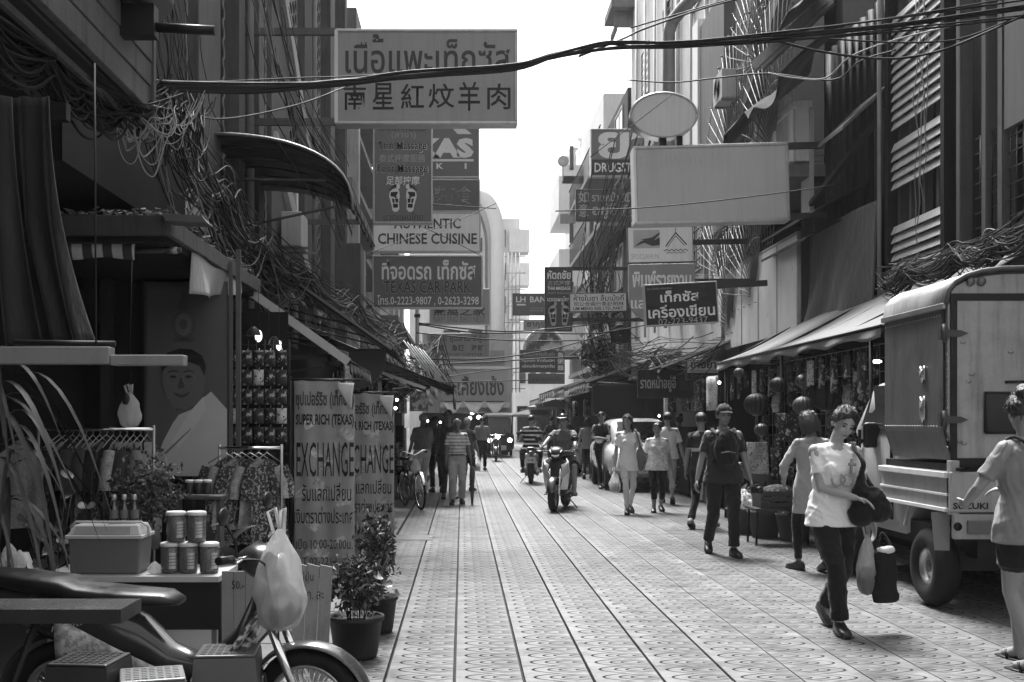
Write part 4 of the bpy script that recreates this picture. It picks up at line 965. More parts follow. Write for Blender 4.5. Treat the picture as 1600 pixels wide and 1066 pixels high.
fc = obj("cloth_flap", MB().sheet(lambda u, v: (-2.14 + .06 * v * math.sin(u * 9) - .02 * v, lerp(8.75, 10.7, u), 2.84 - .33 * v * (1 - .75 * u ** 1.5) + .01 * math.sin(u * 13)), 24, 10, (.008, 0, 0)), cloth_mat("pale_flap", .3, .15, .8), None, base=(-2.14, 9, 2.84))
tag(fc, "pale cloth flap hanging from the edge of the concrete canopy", "cloth")
# ---- portrait poster
ps = thing("portrait_poster", "tall printed poster of a man in glasses and a pale jacket", "poster", PX(292, 590, 10.0)); k = 10 / F
def pp(px, py): return ((px - 292) * k, -(py - 590) * k)
def pshape(name, pts, g, d):
    return obj(name, MB().prism([pp(*p) for p in pts], -.006 - d, -.004), M("poster_" + name + str(g), g, .8, 0, .12, 5, .05), ps, local=True)
obj("sheet", MB().sheet(lambda u, v: (lerp(-67 * k, 64 * k, u), .004 * math.sin(u * 14), lerp(150 * k, -155 * k, v)), 20, 20, (0, .006, 0)), M("poster_ground", .09, .8, 0, .2, 2.0, .08), ps, local=True)
pshape("jacket", [(358 - 3, 640), (330, 612), (318, 622), (300, 640), (280, 648), (270, 662), (255, 690), (243, 725), (238, 744), (355, 744)], .42, .0006)
pshape("collar", [(318, 620), (300, 640), (268, 690), (280, 700), (300, 672), (322, 640)], .48, .0012)
pshape("lapel_line", [(300, 668), (298, 672), (258, 712), (256, 708)], .17, .0018)
pshape("neck", [(272, 630), (312, 610), (306, 636), (276, 642)], .07, .001)
E_ = lambda cx, cy, rx, ry, a0=0, a1=24: [(cx + rx * math.cos(a * math.pi / 12), cy + ry * math.sin(a * math.pi / 12)) for a in range(a0, a1)]
pshape("face", [(254, 585), (255, 570), (318, 565), (321, 590), (318, 612), (308, 632), (290, 640), (274, 637), (262, 622), (255, 603)], .11, .0014)
pshape("ear", E_(321, 590, 5, 11), .09, .0012)
pshape("hair", [(253, 582), (253, 562), (262, 551), (280, 545), (300, 546), (316, 556), (322, 572), (320, 588), (312, 572), (296, 566), (270, 568), (258, 576)], .016, .002)
for cx in (271, 295):
    obj("spectacles", MB().tube([(pp(cx + 9.5 * math.cos(a * .35), 0)[0], -.009, pp(0, 592 + 8.5 * math.sin(a * .35))[1]) for a in range(19)], .003, 4), M("spectacle_print", .15, .6), ps, local=True)
    pshape("eye", E_(cx, 589, 5, 2), .02, .0022); pshape("brow", [(cx - 8, 581), (cx, 578), (cx + 8, 580), (cx + 8, 582), (cx, 580.5), (cx - 8, 583)], .03, .0022)
pshape("nose", [(281, 590), (285, 590), (289, 606), (280, 608), (278, 604)], .06, .0022); pshape("mouth", [(270, 613), (284, 617), (298, 612), (292, 619), (284, 622), (276, 619)], .045, .0022)
pshape("emblem_ring", E_(287, 508, 19, 24), .07, .0006); pshape("emblem_field", E_(287, 507, 13, 18), .12, .0012); pshape("emblem_core", E_(287, 507, 6, 8), .06, .0018)
pshape("emblem_spire", [(276, 484), (287, 452), (298, 484)], .07, .0006); pshape("emblem_foot", [(268, 528), (306, 528), (300, 535), (274, 535)], .07, .0006)
obj("side_batten", MB().box(66 * k, 71 * k, -.02, .03, -160 * k, 180 * k).box(77 * k, 84 * k, -.02, .03, -260 * k, 200 * k), M("batten_grey", .1, .7, .2, .3, 6, .1, .3), ps, local=True)

# ================================================================ AWNINGS
def awning(label, Y0, Y1, xw, zw, xo, zo, mat, edge=None, val=.18, edgew=.1, name="awning", sag=.05, side=True):
    """sloping awning from the wall (xw, zw) to its outer edge (xo, zo), from Y0 to Y1"""
    t = thing(name, label, "awning", (xo, Y0, zo))
    def f(u, v): return (lerp(xw, xo, v), lerp(Y0, Y1, u), lerp(zw, zo, v) - sag * math.sin(math.pi * v) * (1 + .4 * math.sin(u * 14)))
    obj("fabric", MB().sheet(f, 16, 8, (0, 0, .015)), mat, t)
    s = 1 if xo > xw else -1
    if val:
        obj("valance", MB().sheet(lambda u, v: (xo + s * (.01 + .02 * math.sin(u * 40) * v), lerp(Y0, Y1, u), zo - val * v * (1 + .25 * math.sin(u * 34))), 40, 3, (.006, 0, 0)), mat, t)
    fr = MB().tube([(xo, Y0, zo), (xo, Y1, zo)], .022, 8).tube([(xw, Y0 + .05, zw - .02), (xw, Y1, zw - .02)], .022, 8)
    n = max(2, int((Y1 - Y0) / 1.3))
    for i in range(n + 1):
        y = lerp(Y0 + .03, Y1 - .03, i / n); fr.tube([(xw, y, zw - .03), (xo, y, zo - .03)], .016, 6)
        fr.tube([(xw, y, zw - .75), (lerp(xw, xo, .75), y, lerp(zw, zo, .75) - .05)], .013, 6)
    obj("frame", fr, DARKMETAL, t)
    if edge is not None and side:
        obj("side_strip", MB().bar((xw, Y0 - .02, zw), (xo, Y0 - .02, zo), .02, edgew), edge, t)
    return t
DKF = cloth_mat("dark_awning", .018, .3, .5); GRF = cloth_mat("grey_awning", .13, .3, .5); LTF = cloth_mat("light_awning", .24, .2, .5, .25)
STRIP = M("pale_strip", .42, .55, 0, .12, 4, .05, .2)
awning("dark awning with a pale sloping side strip above the first exchange banner", 11.5, 14.0, -3.0, 3.42, XX(545, 11.5), ZZ(566, 11.5), DKF, STRIP, .12, .085)
am = thing("folding_bracket", "dark folding arm reaching out under the pale awning strip", "arm", PX(540, 570, 11.6))
obj("upper_arm", MB().bar(PX(345, 565, 11.62) - wloc(am), PX(515, 556, 11.62) - wloc(am), .04), DARKMETAL, am, local=True)
obj("lower_arm", MB().tube([PX(350, 598, 11.5) - wloc(am), PX(545, 566, 11.5) - wloc(am)], .013, 6), DARKMETAL, am, local=True)
obj("roller_end", MB().lathe([(0, -.03), (.05, -.03), (.05, .03), (0, .03)], PX(520, 560, 11.55) - wloc(am), 12, 'y'), BLACKP, am, local=True)
awning("dark awning with a thin bright upper edge beyond the first exchange banner", 14.6, 18.4, -3.0, 3.92, XX(612, 14.6), ZZ(546, 14.6), DKF, M("strip_dark", .2, .5), .0, .03)
sd_ = obj("shade_flap", MB().sheet(lambda u, v: (lerp(XX(545, 15.6), XX(604, 15.6), u), 15.6, lerp(ZZ(545, 15.6), ZZ(552, 15.6) - (.52 * math.sqrt(max(0, 1 - (u * 1.0) ** 2.6))), v)), 20, 12, (0, .012, 0)), M("dull_plastic", .075, .6, 0, .15, 3, .05), None, base=PX(575, 560, 15.6))
tag(sd_, "dull grey quarter round side panel hanging under the dark awning", "side panel")
awning("small striped awning tucked under the big dark one on the left", 18.6, 19.8, XX(590, 18.6), ZZ(580, 18.6), XX(665, 18.6), ZZ(607, 18.6), stripe_mat("striped_awning", .09, .5, .22, 0), STRIP, .1, .05)
awning("broad dark awning reaching out above the bicycle and the men", 20.2, 25.0, -3.0, 3.3, XX(708, 20.4), ZZ(606, 20.4), DKF, None, .3)
awning("dark awning further along the left row behind the broad one", 25.5, 33, -3.0, 3.1, -.75, 2.45, GRF, None, .25)
awning("last low awning on the left before the corner shop", 34, 44, -2.7, 2.9, -1.2, 2.4, DKF, None, .25)
bs = thing("bare_awning", "bare pale awning ribs slanting down above the broad dark awning", "frame", PX(640, 560, 22))
m = MB()
for i in range(6): m.tube([PX(630 + i * 6, 532 + i * 3, 21 + i * .3) - wloc(bs), PX(665 + i * 6, 580 + i * 2, 21 + i * .3) - wloc(bs)], .014, 5)
obj("rib", m, M("pale_rib", .5, .5), bs, local=True)
# curved ribbed canopy high on the left wall
cc = thing("curved_canopy", "dark ribbed canopy with a curved outer edge high on the left wall", "canopy", (-2.9, 13, 4.4))
def ccp(v, y):
    a = v * math.pi / 2
    return Vector((-3.0 + 1.72 * math.sin(a) ** .9, y, 3.98 + .9 * math.cos(a) ** .8 if v < 1 else 3.98))
PCV = M("canopy_sheet", .02, .45, 0, .3, 3, .1, .3)
obj("sheet", MB().sheet(lambda u, v: ccp(v, lerp(13, 16.2, u)), 10, 12, (0, 0, .012)), PCV, cc)
rim = [ccp(i / 12, 12.98) for i in range(13)]
obj("bright_rim", MB().tube(rim, .018, 6), STEEL, cc)
for i in range(1, 6): obj("rib", MB().tube([ccp(j / 10, 13 + i * .53) - Vector((0, 0, .02)) for j in range(11)], .016, 5), RUST, cc)
for v in (.3, .6, .95): obj("purlin", MB().tube([ccp(v, 13) - Vector((0, 0, .03)), ccp(v, 16.2) - Vector((0, 0, .03))], .018, 5), RUST, cc)
obj("tie_rod", MB().tube([(-3, 13, 4.35), (-1.6, 13, 4.33)], .016, 5).tube([(-3, 13, 3.7), (-1.5, 13, 4.02)], .016, 5), RUST, cc)
for i, (px, py, y, w, h, lab) in enumerate(((545, 430, 20, 60, 95, "grey metal meter box on the left wall below the car park sign"), (562, 438, 22, 24, 90, "pale grey cabinet fixed beside the meter box"), (548, 300, 19, 14, 40, "small grey box on the wall beside the massage sign"))):
    t = thing("wall_box", lab, "box", PX(px, py, y)); kk = y / F
    obj("case", MB().box(-w * kk / 3, w * kk / 3, -.2, .25, -h * kk / 2, h * kk / 2), M("box_grey" + str(i), (.09, .3, .2)[i], .6, 0, .2, 4, .05, .4), t, local=True, bevel=.01)
    obj("door", MB().box(-w * kk / 3 + .03, w * kk / 3 - .03, -.215, -.202, -h * kk / 2 + .04, h * kk / 2 - .04), M("box_grey" + str(i), (.09, .3, .2)[i], .6, 0, .2, 4, .05, .4), t, local=True)

# ================================================================ LEFT STALL GOODS
def garment(label, loc, w, L, mat, rz, kind=0, group=None):
    t = thing("garment", label, ("dress", "blouse")[kind % 2], loc, rz, group)
    h = MB().tube([(0, 0, .05), (.012, 0, .075), (0, 0, .09), (-.012, 0, .075)], .003, 4).tube([(-w * .42, 0, -.04), (0, 0, .05), (w * .42, 0, -.04)], .005, 5)
    obj("hanger", h, STEEL, t, local=True)
    ph = rnd(0, 6)
    def f(u, v):
        x = (u - .5) * 2
        sh = w * (.44 + .10 * v) if v > .22 else w * (.5 + .04 * math.sin(v * 14))
        z = -.045 - L * v - (.07 * abs(x) if v < .05 else .07 * abs(x) * max(0, 1 - v)) + .05 * (1 - abs(x)) * (1 if v < .02 else 0)
        return (x * sh, .02 * math.sin(x * 6 + ph + v * 3) * (.3 + v) - .03, z)
    def g(u, v):
        p = f(u, v); return (p[0], -p[1] + .02, p[2])
    obj("cloth", MB().sheet(f, 12, 10).sheet(g, 12, 10), mat, t, local=True)
    if kind % 2:
        for s in (-1, 1):
            obj("sleeve", MB().tube([(s * w * .42, -.005, -.07), (s * w * .58, -.01, -.22), (s * w * .6, -.01, -.34)], [.05, .055, .06], 8, False), mat, t, local=True)
    return t
def rack(label, pxa, pxb, py, Y, legs=True):
    a, b_ = PX(pxa, py, Y), PX(pxb, py, Y)
    t = thing("clothes_rack", label, "clothes rack", (a.x, Y, 0))
    obj("rail", MB().tube([a, b_], .013, 8), CHROME, t)
    for p in (a, b_):
        obj("post", MB().tube([(p.x, Y, 0), (p.x, Y, p.z + .03)], .012, 8), STEEL, t)
    obj("foot", MB().tube([(a.x, Y - .2, .02), (a.x, Y + .2, .02)], .013, 6).tube([(b_.x, Y - .2, .02), (b_.x, Y + .2, .02)], .013, 6), STEEL, t)
    return t
rack("first clothes rack with a bright rail behind the cooler", 60, 240, 671, 8.0)
rack("second clothes rack beside the portrait poster", 343, 440, 700, 9.4)
prints = [pattern_mat("dark_floral", .015, .16, 22, 'voronoi', .35), cloth_mat("black_cloth", .014), pattern_mat("leaf_print", .02, .22, 30, 'noise', .58), cloth_mat("charcoal_cloth", .04), pattern_mat("speckle_print", .03, .3, 60, 'voronoi', .22), cloth_mat("grey_cloth", .12), pattern_mat("batik_print", .02, .28, 45, 'noise', .55), cloth_mat("pale_cloth", .35)]
ords = ["first", "second", "third", "fourth", "fifth", "sixth", "seventh", "eighth", "ninth", "tenth", "eleventh", "twelfth", "thirteenth", "fourteenth"]
desc = ["dark floral", "plain black", "leaf print", "charcoal", "speckled", "grey", "batik print", "pale"]
sel = [0, 1, 2, 3, 0, 3, 5, 1, 6, 4, 2, 3, 1, 0]
for i in range(14):
    px = 92 + i * 10.6; p = PX(px, 671, 8.0)
    garment("%s garment hanging %s from the left on the first clothes rack" % (desc[sel[i]], ords[i]), (p.x, 8.0, p.z - .09), .36, rnd(.55, .75), prints[sel[i]], R(rnd(58, 84)), i, "clothes on the first rack")
for i in range(4):
    px = 190 + i * 15; p = PX(px, 671, 8.02)
    tgo = thing("price_tag", "pale card tag hanging %s along the right end of the first rack rail" % ords[i], "tag", (p.x, 7.96, p.z - .06), 0, "price tags on the first rack")
    obj("card", MB().box(-.028, .028, -.001, .001, -.11, -.03), M("card_pale", .3, .7), tgo, local=True)
    obj("string", MB().tube([(0, 0, -.03), (0, 0, .04)], .0015, 4), CABLE, tgo, local=True)
sel2 = [6, 4, 6, 2, 4, 6]
for i in range(6):
    px = 352 + i * 13; p = PX(px, 700, 9.4)
    garment("%s garment hanging %s from the left on the second clothes rack" % (desc[sel2[i]], ords[i]), (p.x, 9.4, p.z - .09), .34, rnd(.5, .72), prints[sel2[i]], R(rnd(8, 40)), 1, "clothes on the second rack")
sk = garment("long pale fringed skirt hanging at the far left behind the strap leaves", (XX(30, 7.5), 7.5, ZZ(688, 7.5)), .3, .55, M("fringed_straw", .16, .9, 0, .5, 30, .5), R(10), 0)
def plastic_bag(label, loc, w, h, mat, knot=True, handles=True, rz=0, full=.6, name="plastic_bag", cat="plastic bag"):
    t = thing(name, label, cat, loc, rz); ph = rnd(0, 6)
    def f(u, v):
        a = u * 2 * math.pi
        prof = (.07 + .93 * math.sin(min(1, v / .7) * 1.5708) ** .85) if v < .7 else max(0.0, 1 - ((v - .7) / .3) ** 3.2) ** .5
        cr = 1 + .17 * (1 - abs(math.sin(a * 4.5 + ph + v))) * (1 - v) ** .7 - .08 + .2 * mnoise.noise(Vector((math.cos(a) * 2.2 + ph, math.sin(a) * 2.2, v * 4.5)))
        return (w / 2 * prof * cr * math.cos(a), w / 2 * full * prof * cr * math.sin(a), -h * v)
    obj("bag", MB().sheet(f, 48, 28), mat, t, local=True)
    if h > .3: obj("contents", MB().ell((.0, 0, -h * .74), (w * .43, w * full * .42, h * .22), None, 14, 9), pattern_mat("bag_contents", .03, .16, 14, 'noise', .5), t, local=True)
    if handles:
        obj("handle", MB().tube([(-w * .1, 0, -.02), (-w * .22, 0, h * .16), (-w * .08, 0, h * .2), (-.0, 0, 0)], .008, 5).tube([(w * .08, 0, -.02), (w * .1, 0, h * .2), (w * .02, 0, h * .17), (0, 0, 0)], .008, 5), mat, t, local=True)
    return t
BAGW = thin_plastic("white_bag", .62, .7)
b_ = plastic_bag("knotted pale plastic bag hanging above the clothes rack rail", PX(203, 612, 7.6), .165, .25, BAGW)
obj("cord", MB().tube([(0, 0, 0), (.004, 0, .45), (0, .05, .9)], .003, 4), CABLE, b_, local=True)
obj("dark_content", MB().ell((-.02, -.02, -.06), (.025, .02, .05)), BLACKP, b_, local=True)
# ---- plants
LEAF = M("leaf_dark", .02, .5, 0, .4, 14, .2, 0, .4); LEAFM = M("leaf_mid", .04, .45, 0, .35, 12, .2, 0, .45); LEAFL = M("leaf_light", .11, .45, 0, .3, 12, .2, 0, .45); STEMM = M("plant_stem", .05, .8)
def strap_leaf(mb, base, az, L, w, rise, droop, n=9):
    d = Vector((math.cos(az), math.sin(az), 0)); s = Vector((-math.sin(az), math.cos(az), 0)); vs = []
    for i in range(n + 1):
        t = i / n; p = Vector(base) + d * L * (t * .75) + Vector((0, 0, L * (rise * t - droop * t * t)))
        ww = w * math.sin(math.pi * (.12 + .88 * t) ** .8) * .5 + .002
        vs += [p - s * ww + Vector((0, 0, ww * .35)), p, p + s * ww + Vector((0, 0, ww * .35))]
    mb.add(vs, [(i * 3 + j, i * 3 + j + 1, i * 3 + j + 4, i * 3 + j + 3) for i in range(n) for j in (0, 1)], True)
pl = thing("strap_leaf_plant", "plant with long arching strap leaves at the left edge under the tube light", "plant", (XX(-30, 5.6), 5.6, 0))
obj("stem", MB().tube([(-2.42, 5.6, 0), (-2.4, 5.62, .9), (-2.36, 5.6, 1.72)], [.03, .02, .012], 6), STEMM, pl)
for i in range(34):
    mb = MB(); zb = rnd(1.05, 1.82)
    strap_leaf(mb, (-2.38 + rnd(-.1, .12), 5.6 + rnd(-.12, .1), zb), rnd(-1.7, 1.1), rnd(.45, .75), rnd(.02, .042), rnd(.25, .6), rnd(.9, 1.5))
    obj("leaf", mb, (LEAF, LEAFM, LEAF)[i % 3], pl)
def heart_leaf(p, size, nrm_az, tilt, mat, parent):
    pts = []
    for i in range(17):
        t = -math.pi + 2 * math.pi * i / 16
        pts.append((size * .055 * 16 * math.sin(t) ** 3 * .42, size * .055 * (13 * math.cos(t) - 5 * math.cos(2 * t) - 2 * math.cos(3 * t) - math.cos(4 * t)) * .55))
    m = Matrix.Translation(Vector(p)) @ Matrix.Rotation(nrm_az, 4, 'Z') @ Matrix.Rotation(tilt, 4, 'X')
    vs = [m @ Vector((0, .0, -size * .05))] + [m @ Vector((a, 0, b) if True else 0) + Vector((0, 0, 0)) - (m.to_3x3() @ Vector((0, .25 * abs(a) + b * b * 2.2 / size * .5, 0))) for a, b in pts]
    return obj("leaf", MB().add(vs, [(0, i + 1, i + 2) for i in range(16)], True), mat, parent)
hp = thing("heart_leaf_plant", "low plant with big heart shaped leaves to the left of the cooler", "plant", (XX(80, 6.8), 6.8, 0))
obj("stem", MB().tube([(-2.55, 6.8, 0), (-2.52, 6.8, .7)], .015, 6), STEMM, hp)
for px, py, s, az, ti, mm in ((68, 832, .17, .2, -.5, LEAFM), (78, 862, .14, -.3, -.9, LEAFM), (100, 850, .13, .6, -1.2, LEAFM), (50, 865, .12, -.6, -.7, LEAF), (90, 880, .15, .1, -.8, LEAF), (62, 885, .12, .5, -.6, LEAF), (135, 795, .15, .2, -1.2, LEAFM), (112, 770, .14, -.4, -.6, LEAFM), (105, 745, .12, .9, -.9, LEAF), (130, 815, .13, -.5, -.4, LEAFM), (40, 815, .14, .3, -.7, LEAF), (95, 825, .13, -.2, -.8, LEAF)):
    q = PX(px, py, 6.8 + rnd(-.15, .25)); heart_leaf(q, s, az, ti, mm, hp)
    obj("stalk", MB().tube([q, lerp(q, Vector((-2.52, 6.8, .3)), .5) + Vector((0, 0, .02)), (-2.52, 6.8, .35)], .004, 4), STEMM, hp)
bl = thing("broad_leaf_plant", "plant with broad upright pointed leaves behind the jars", "plant", (XX(345, 7.1), 7.1, 0))
obj("stem", MB().tube([(-1.55, 7.1, 0), (-1.55, 7.1, .6)], .015, 6), STEMM, bl)
for i, (px, py, L) in enumerate(((300, 800, .3), (345, 810, .34), (350, 850, .3), (285, 780, .26), (325, 790, .3), (240, 800, .28), (370, 830, .3))):
    q = PX(px, py + 60, 7.1); mb = MB(); strap_leaf(mb, (q.x, q.y, q.z), rnd(-2.8, .6), L, .11, 1.1, .55, 8); obj("leaf", mb, (LEAFM, LEAF, LEAFL)[i % 3], bl)
def leaf_cloud(name, cen, rad, n, size, mat, parent, seed=1, up=.3):
    rg = random.Random(seed); mb = MB()
    for i in range(n):
        while True:
            d = Vector((rg.uniform(-1, 1), rg.uniform(-1, 1), rg.uniform(-1, 1)))
            if .15 < d.length < 1: break
        d = d * (.65 + .35 * rg.random())
        p = Vector(cen) + Vector((d.x * rad[0], d.y * rad[1], d.z * rad[2])) * (1 + .25 * math.sin(d.x * 7 + seed) * math.cos(d.z * 9))
        u = Vector((rg.gauss(0, 1), rg.gauss(0, 1), rg.gauss(up, .7))).normalized(); v = u.orthogonal().normalized(); v.rotate(Matrix.Rotation(rg.uniform(0, 6.3), 3, u))
        s = size * rg.uniform(.6, 1.4); w = u.cross(v)
        mb.add([p - v * s, p + w * s * .38 - u * s * .1, p + v * s, p - w * s * .38 - u * s * .1], [(0, 1, 2), (0, 2, 3)])
    o = obj(name, mb, mat, parent); o['kind'] = 'stuff'; return o
fb = thing("feathery_bush", "leafy feathery bush standing behind the cooler and bottles", "plant", (XX(228, 7.4), 7.4, 0))
obj("stem", MB().tube([(-2.1, 7.4, 0), (-2.12, 7.4, 1.0)], .02, 6), STEMM, fb)
leaf_cloud("foliage", PX(232, 772, 7.4), (.27, .25, .24), 1500, .022, LEAFM, fb, 3)
leaf_cloud("light_foliage", PX(230, 760, 7.35), (.25, .22, .22), 500, .02, LEAFL, fb, 5)
def pot_plant(label, base, r, h, ph, pr, n, seed, leafm=LEAF):
    t = thing("potted_plant", label, "potted plant", base)
    obj("pot", MB().lathe([(0, .01), (r * .74, 0), (r * .8, .03), (r * .97, h * .9), (r * 1.04, h * .9), (r * 1.05, h), (r * .96, h), (r * .9, h * .88), (0, h * .86)], (0, 0, 0), 24), M("dark_pot", .022, .55, 0, .25, 6, .1, .1), t, local=True)
    obj("soil", MB().lathe([(0, h * .88), (r * .93, h * .87)], (0, 0, 0), 16), M("soil", .02, 1), t, local=True)
    st = MB(); rg = random.Random(seed)
    for i in range(16):
        a, s = rg.uniform(0, 6.3), rg.uniform(.1, 1) * pr
        st.tube([(.3 * r * math.cos(a), .3 * r * math.sin(a), h * .85), (s * .5 * math.cos(a), s * .5 * math.sin(a), h + ph * .45), (s * math.cos(a), s * math.sin(a), h + ph * rg.uniform(.7, 1))], .004, 4)
    o = obj("stems", st, STEMM, t, local=True); o.name = "stem_mass"; o['kind'] = 'stuff'
    w = wloc(t)
    leaf_cloud("foliage", w + Vector((0, 0, h + ph * .5)), (pr, pr, ph * .58), n, .026, leafm, t, seed)
    leaf_cloud("light_foliage", w + Vector((.02, -.03, h + ph * .58)), (pr * .9, pr * .9, ph * .55), n // 3, .022, LEAFL, t, seed + 9)
    return t
k7 = 7.0 / F
pt = pot_plant("dark square shouldered pot with a bushy small leaved plant beside the exchange banners", (XX(556, 7.05), 7.05, 0), 43 * k7, 66 * k7, .38, .22, 900, 11)
for px, py, s, az, ti in ((592, 905, .09, .9, -1.2), (620, 930, .1, 1.3, -.8), (606, 915, .09, .4, -.9)):
    heart_leaf(PX(px, py, 6.9), s, az, ti, LEAFM, pt)
pot_plant("taller leafy pot plant standing just behind the bushy one", (XX(588, 7.9), 7.9, 0), .15, .26, .62, .17, 800, 17)
# ---- table with cooler, bottles, jars
tb = thing("display_table", "low table with a pale edge and dark skirt carrying the cooler and jars", "table", (XX(200, 6.6), 6.6, 0))
xa, xb, zt = XX(60, 6.5), XX(345, 6.5), ZZ(899, 6.5)
obj("tabletop", MB().box(xa, xb, 6.45, 7.0, zt - .035, zt), M("table_edge", .4, .55, 0, .15, 4, .05, .1), tb, bevel=.004)
obj("skirt", MB().box(xa + .03, xb - .0, 6.5, 6.53, zt - .32, zt - .037), M("dark_skirt", .022, .8), tb)
obj("side_skirt", MB().box(xb - .03, xb - .001, 6.53, 6.98, zt - .32, zt - .037), M("dark_skirt", .022, .8), tb)
for x in (xa + .05, xb - .05):
    for y in (6.56, 6.95): obj("leg", MB().box(x - .015, x + .015, y - .015, y + .015, 0, zt - .036), STEEL, tb)
ck = 6.55 / F
cl = thing("cool_box", "grey cool box with a pale lid and swing handle on the table", "cool box", (XX(173, 6.65), 6.65, zt))
w, h, d = .215, .215, .13
obj("body", MB().add([(-w + .012, -d + .01, 0), (w - .012, -d + .01, 0), (w - .012, d - .01, 0), (-w + .012, d - .01, 0), (-w, -d, h), (w, -d, h), (w, d, h), (-w, d, h)], [(0, 1, 5, 4), (1, 2, 6, 5), (2, 3, 7, 6), (3, 0, 4, 7), (0, 3, 2, 1), (4, 5, 6, 7)]), M("cooler_body", .12, .5, 0, .1, 4, .03), cl, local=True, bevel=.012)
LIDM = M("cooler_lid", .42, .45, 0, .08, 4, .03)
obj("rim", MB().box(-w - .012, w + .012, -d - .012, d + .012, h - .004, h + .018), LIDM, cl, local=True, bevel=.005)
obj("lid", MB().add([(-w, -d, h + .018), (w, -d, h + .018), (w, d, h + .018), (-w, d, h + .018), (-w + .03, -d + .03, h + .075), (w - .02, -d + .03, h + .075), (w - .02, d - .02, h + .075), (-w + .03, d - .02, h + .075)], [(0, 1, 5, 4), (1, 2, 6, 5), (2, 3, 7, 6), (3, 0, 4, 7), (4, 5, 6, 7), (3, 2, 1, 0)]), LIDM, cl, local=True, bevel=.006)
obj("label_plate", MB().add([(-w + .035, -d - .002, h + .022), (w - .06, -d - .002, h + .022), (w - .065, -d + .022, h + .066), (-w + .045, -d + .022, h + .066)], [(0, 1, 2, 3)]), M("cooler_plate", .26, .5), cl, local=True)
obj("handle", MB().tube([(-w - .015, 0, h), (-w - .016, -d * .2, h + .06), (-w + .02, -d * .3, h + .088), (w - .02, -d * .3, h + .088), (w + .016, -d * .2, h + .06), (w + .015, 0, h)], .008, 6), LIDM, cl, local=True)
for i, px in enumerate((178, 193, 208)):
    b_ = thing("bottle", "dark glass bottle with a pale cap, %s of three on the cool box" % ("leftmost", "middle one", "rightmost")[i], "bottle", (XX(px, 6.68), 6.68 + .01 * i, zt + h + .076), 0, "dark bottles on the cool box")
    obj("glass", MB().lathe([(0, 0), (.024, 0), (.026, .01), (.026, .09), (.012, .125), (.012, .14), (0, .14)], (0, 0, 0), 14), M("bottle_glass", .02, .08, 0, .1, 4, 0, 0, .6, coat=.5), b_, local=True)
    obj("cap", MB().lathe([(0, .17), (.0145, .17), (.0145, .138), (0, .138)], (0, 0, 0), 12), M("bottle_cap", .4, .3, .5), b_, local=True)
    obj("label", MB().lathe([(.0266, .03), (.0266, .08)], (0, 0, 0), 14), M("bottle_label", .12, .7), b_, local=True)
jars = [(275, 803, 850), (307, 803, 850), (266, 850, 898), (294, 850, 898), (327, 850, 898)]
jl = ["left jar of the upper pair with its front label showing", "right jar of the upper pair", "left jar in the bottom row of three", "middle jar in the bottom row of three", "right jar in the bottom row of three, nearest the mirror"]
JG = pattern_mat("dried_fruit", .008, .11, 90, 'voronoi', .3, .25)
for i, (px, y0, y1) in enumerate(jars):
    zb = zt + (.185 if i < 2 else 0); j = thing("jar", jl[i], "jar", (XX(px, 6.6), 6.6, zb), rnd(-.9, .9), "stacked jars on the table")
    obj("contents", MB().lathe([(0, .004), (.052, .004), (.055, .012), (.055, .15), (.05, .158), (0, .158)], (0, 0, 0), 18), JG, j, local=True)
    obj("glass", MB().lathe([(.0575, .0), (.0585, .01), (.0585, .155), (.053, .164)], (0, 0, 0), 18), thin_plastic("jar_plastic", .4, .05, .05), j, local=True)
    obj("lid", MB().lathe([(0, .184), (.05, .184), (.058, .180), (.06, .160), (.056, .160), (0, .163)], (0, 0, 0), 18), M("jar_lid", .6, .4), j, local=True)
    lab = MB().sheet(lambda u, v: (.0592 * math.sin(lerp(-.48, .48, u)), -.0592 * math.cos(lerp(-.75, .75, u)), lerp(.03, .125, v)), 8, 1)
    obj("label", lab, M("jar_label", .42, .7), j, local=True)
    for q in range(4): obj("print_line", MB().sheet(lambda u, v, q=q: (.0597 * math.sin(lerp(-.4, .35, u)), -.0597 * math.cos(lerp(-.4, .35, u)), .05 + q * .018 + v * .004), 6, 1), INKG, j, local=True)
for i in range(3):
    j = thing("jar", "small dark jar %s on the shelf behind the feathery bush" % ("leftmost", "second", "third")[i], "jar", (XX(296 + i * 14, 8.6), 8.6, ZZ(772, 8.6)), 0, "small jars behind the bush")
    obj("glass", MB().lathe([(0, 0), (.032, 0), (.034, .01), (.034, .09), (0, .09)], (0, 0, 0), 12), M("jar_dark", .03, .2), j, local=True)
    obj("lid", MB().lathe([(0, .11), (.034, .11), (.034, .09), (0, .09)], (0, 0, 0), 12), M("jar_lid", .6, .4), j, local=True)
sf = thing("wall_shelf", "dim shelf board under the small jars behind the bush", "shelf", (XX(310, 8.6), 8.6, ZZ(774, 8.6)))
obj("board", MB().box(-.2, .2, -.1, .12, -.025, -.001), WOOD, sf, local=True); obj("support", MB().box(-.18, -.15, -.05, .1, -.93, -.026).box(.15, .18, -.05, .1, -.93, -.026), WOOD, sf, local=True)
cw_ = thing("packet_box", "pale carton of wrapped sweets at the left edge of the table", "carton", (XX(24, 6.6), 6.6, zt))
obj("carton", MB().box(-.06, .06, -.05, .05, 0, .12), M("carton_grey", .2, .7), cw_, local=True, bevel=.003)
obj("flap", MB().add([(.06, -.05, .12), (.06, .05, .12), (.1, .05, .02), (.1, -.05, .02)], [(0, 1, 2, 3)]), M("carton_pale", .42, .7), cw_, local=True)
for q in range(4): obj("print_line", MB().box(-.045, .04, -.052, -.0505, .03 + q * .02, .036 + q * .02), INKG, cw_, local=True)
